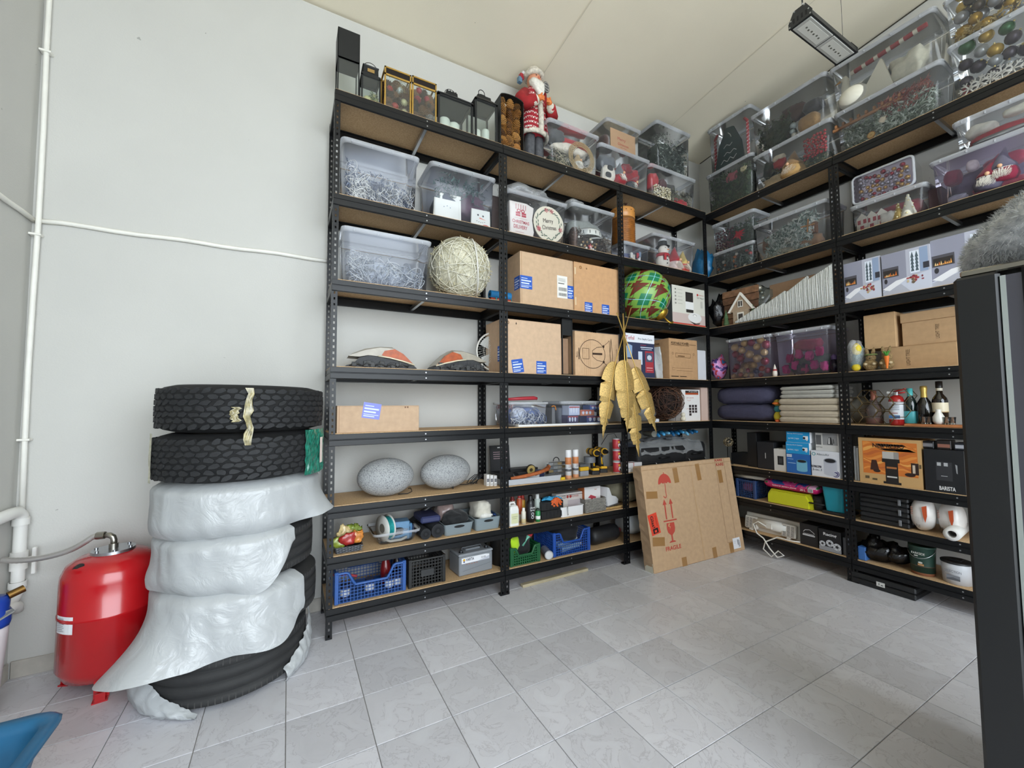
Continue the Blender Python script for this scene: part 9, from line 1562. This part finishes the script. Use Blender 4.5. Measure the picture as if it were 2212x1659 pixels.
b=open_bin('B',2,(1.0792,.1546,.2092),'teal blue plastic planter beside the shelf post','#128a9e',d=.02,dep=.2,taper=.2,handle_hole=False,name='teal_planter',cat='planter',dz=.024);g=G();g.box(-.09,.09,0,.2,0,.022,b=.006);g.box(-.04,.04,-.003,0,.006,.016);o=g.obj('black_tray',mat('#18191b',.5));tag(o,'black tray under the teal planter','tray');put(o,'B',2,1.0851,.02,.001)
u,w,h=(1.3974,.289,.2164)
for k in range(3):
 t=on('B',2,u,.03,'hard_case',('lowest','middle','topmost')[k]+' of three flat black hard cases stacked','case','stacked black cases',.001+k*h*.335);g=G();g.box(-w/2,w/2,0,.28,0,h*.16,b=.008);g.obj('lower_half',mat('#151618',.5),t);g=G();g.box(-w/2,w/2,0,.28,h*.165,h*.325,b=.008);g.obj('upper_half',mat('#18191c',.5),t);g=G();g.box(w*.30,w*.36,-.008,0,h*.06,h*.26,b=.003);g.obj('latch',mat('#6d6f73',.4),t)
def plaster(u,d,w,h,label,rz):
 t=on('B',2,u,d,'plaster_bag',label,'bag','white and orange plaster bags',0,rz);g=G();g.ball((0,.07,h/2),(w/2,.07,h/2),26,fn=lambda p:Vector(((abs(p.x)/(w/2)+1e-6)**.7*w/2*(1 if p.x>0 else -1),p.y,.002+max(0,p.z+.012*noise.noise(p*18)+.005*noise.noise(p*50)))));g.obj('bag',mat('#dcd8d4',.35,var=.06,scale=20,coat=.3),t);decal(t,[('#c4532a',[(w*.1,h*.75),(w*.3,h*.8),(w*.3,h*.5),(w*.22,h*.3),(w*.14,h*.5)])]+[('#55555a',rc(-w*.28+.008*i,-w*.276+.008*i,h*.32,h*.45)) for i in range(8)]+[('#a06a58',rc(-w*.34,-w*.33+.01,h*(.5+.05*i),h*(.52+.05*i))) for i in range(5)],y=-.006);text(t,'5 kg',-w*.14,h*.2,.018,'#3a3a3c',y=-.006)
s_=(1.6028,.1317,.2387);plaster(s_[0],.02,s_[1],s_[2],'white and orange 5 kg plaster bag beside the black cases',0);s_=(1.728,.1373,.2317);plaster(s_[0],.05,s_[1]*.95,s_[2],'white and orange plaster bag behind the paper roll',-.15)
g=G();g.lathe([(.022,0),(.042,0),(.042,.3),(.022,.3),(.022,0)],26,T=Matrix.Translation((0,0,.043)) @ Matrix.Rotation(-pi/2,4,'X'));o=g.obj('film_roll',mat('#d8d6d2',.4));tag(o,'white film roll poking out over the shelf edge','roll');put(o,'B',2,1.7766,-.05,.001,rz=.1)
# ================================================================ row B, shelf 1 and below
u,w,h=(.5611,.5026,.1617);t=on('B',1,u,.05,'wall_heater','white electric wall heater lying with its back and cable to the front','heater',rz=.03);T=Matrix.Rotation(-.14,4,'X');M_HT=mat('#d2cec6',.45)
g=G();g.box(-w/2,w/2,.03,.05,.001,h,b=.006,T=T);g.obj('back_plate',M_HT,t);g=G();g.loft([[(x,.03-.035*sin(a),h*.5+h*.30*cos(a)) for a in [pi*i/10 for i in range(11)]] for x in (-w*.32,w*.26)],sm=True);g.obj('reflector',mat('#dcd9d2',.4),t)
for s in (-1,1):
 cx_=s*w*.36 if s<0 else w*.30;g=G();g.box(cx_-w*.12,cx_+w*.12,-.012,.032,h*.10,h*.80,b=.008,T=T);gr=g.obj('vent_box',M_HT,t)
 for i in range(9):
  for j in range(3):g=G();g.box(cx_-w*.09+j*w*.065,cx_-w*.04+j*w*.065,-.0135,-.011,h*(.18+.062*i),h*(.205+.062*i),T=T);g.obj('slot',mat('#2a2826',.8),gr)
 g=G();g.box(cx_-w*.03,cx_+w*.03,-.012,.02,.002,h*.10,b=.003,T=T);g.obj('bracket',M_HT,t)
g=G();g.box(-w*.09,w*.03,-.02,.01,h*.3,h*.62,b=.006,T=T);g.obj('junction_box',M_HT,t)
g=G();g.tube([(-.03,-.02,h*.45),(-.08,-.06,h*.7),(-.12,-.07,h*.5),(-.08,-.085,h*.05),(-.02,-.09,-.02),(.03,-.085,-.10),(.09,-.08,-.16),(.14,-.07,-.13),(.10,-.08,-.10),(.04,-.08,-.17),(-.03,-.08,-.12),(-.01,-.08,-.05),(.08,-.05,.008),(.2,-.04,.006),(.26,-.02,.01)],.006,8);g.obj('power_cable',mat('#e0ddd6',.4),t)
for (spec,lab,c,d) in (((.8872,.1376,.1781),'black car parts box with white car outline','#1a1a1d',.03),((1.0476,.1559,.1716),'black wheel spacer box with silver discs pictured','#161619',.015)):
 t=printed_box('B',1,spec,lab,c,d=d,dep=.22,name='car_parts_box');u,w,h=spec
 if 'outline' in lab:decal(t,[('#c9c9cc',P) for P in poly_line([(-w*.3,h*.62),(-w*.2,h*.72),(w*.05,h*.76),(w*.25,h*.66),(w*.32,h*.6)],.004)]+[('#c9c9cc',rc(-w*.34,w*.34,h*.46,h*.52)),('#c9c9cc',rc(-w*.3,w*.3,h*.54,h*.56))],y=-.0008)
 else:
  text(t,'Racing',w*.02,h*.78,.022,'#dedee0',w=w*.6,y=-.0015,bold=.0006);sh=[('#8e9096',rc(-w*.5,w*.5,h*.02,h*.22))]
  for cx_,cz_,rr_ in ((-.34,.32,.14),(.0,.40,.17),(.32,.30,.18)):sh+=[('#c3c6ca',el(cx_*w,cz_*h,rr_*w,rr_*w)),('#2a2a2e',el(cx_*w,cz_*h,rr_*w*.42))]+[('#3a3b40',el(cx_*w+rr_*w*.7*cos(a),cz_*h+rr_*w*.7*sin(a),rr_*w*.12,None,8)) for a in [i*1.256 for i in range(5)]]
  decal(t,sh,y=-.0008,step=.00005)
  g=G();g.box(w/2+.004,w/2+.03,.02,.2,0,h*.8,b=.002);g.obj('side_insert',mat('#5a5b60',.4),t)
g=G();g.box(-.025,.025,0,.2,0,.10,b=.004);g.box(-.02,.02,-.001,0,.01,.09);o=g.obj('blue_box',mat('#3a68a8',.5));tag(o,'blue box just right of the shelf post on the bottom shelf','box');put(o,'B',1,1.256,.02,.001)
for k,(px_,sz,lab) in enumerate(((1.326,(.12,.1,.075),'shiny black bin bag on the bottom right shelf'),(1.4426,(.08,.09,.06),'smaller shiny black bag with white tip beside the green tub'))):
 g=G();g.ball((0,0,sz[2]),sz,30,fn=lambda p:Vector(((q :=crumple(p+Vector((0,0,k*.02)),15,.3)).x,q.y,max(.003,q.z))));o=g.obj('bin_bag',M_BLKBAG);tag(o,lab,'plastic bag');put(o,'B',1,px_,.12,.0)
u,w,h=(1.5829,.1415,.2012);t=on('B',1,u,.02+w/2,'green_tub','dark green and terracotta tub printed PARKSIDE','tub');g=G();r_=w/2;g.lathe([(0,.001),(r_*.86,.001),(r_*.88,.004),(r_*.92,h*.32)],28);g.obj('terracotta_base',mat('#7a4a30',.6),t);g=G();g.lathe([(r_*.92,h*.32),(r_*1.0,h*.92),(r_*1.03,h*.93),(r_*1.03,h),(r_*.98,h),(r_*.9,h*.1),(0,h*.1)],28);g.obj('green_wall',mat('#1d3a30',.5),t)
text(t,'PARKSIDE',-.0,h*.76,.016,'#d8d8d0',w=r_*1.0,y=-r_*1.0-.003);decal(t,[('#c9c9c0',rc(-r_*.3,-r_*.02,h*.66,h*.69)),('#c9c9c0',el(.01,h*.46,.012,.006)),('#b98a5a',rc(-r_*.05,r_*.4,h*.36,h*.42))],y=-r_*1.0-.003);g=G();g.tube([(r_*1.03*cos(a),-r_*1.05*abs(sin(a))*.99-.004,h*.9-.06*sin(a)) for a in [pi*i/12 for i in range(13)]],.002,5);g.obj('wire_handle',M_ZINC,t)
u,w,h=(1.7527,.166,.1542);t=on('B',1,u,.02+w/2*.9,'paint_bucket','white paint bucket with grey landscape label and black lid','bucket');r_=w/2*.92;g=G();g.lathe([(0,.001),(r_*.92,.001),(r_,h*.88),(r_*.98,h*.9),(0,h*.9)],30);g.obj('wall',mat('#c4c6ca',.4),t);g=G();g.lathe([(r_*1.03,h*.86),(r_*1.04,h*.93),(r_*.95,h*.95),(0,h*.94)],30);ld=g.obj('lid',mat('#17181a',.45),t);g=G();g.box(-.03,.03,-.03,.03,h*.94,h*1.0,b=.004);g.obj('lid_grip',mat('#1c1d1f',.5),ld)
text(t,'SELECTION',-.0,h*.56,.016,'#6a6c72',w=r_*1.05,y=-r_-.002);decal(t,[('#77797f',rc(-r_*.42,r_*.42,h*.2,h*.4)),('#55575c',[(-r_*.42,h*.2),(r_*.42,h*.2),(r_*.42,h*.27),(0,h*.32),(-r_*.42,h*.26)])],y=-r_-.0018)
u,w=1.4117,.36
t=thing('flat_case','flat black plastic case with white number sticker on the floor under the right shelves','case',(XB+.015,YB-1.3774,.0),(0,0,-pi/2));g=G();g.box(-.19,.19,-.02,.28,.001,.042,b=.008);g.obj('lower_half',mat('#141517',.5),t);g=G();g.box(-.19,.19,-.02,.28,.044,.085,b=.008);g.obj('upper_half',mat('#17181a',.5),t);decal(t,[('#cfcfcc',rc(-.03,.02,.03,.062)),('#2a2a2a',rc(-.016,-.012,.038,.055)),('#2a2a2a',rc(-.004,.010,.038,.044))],y=-.021)
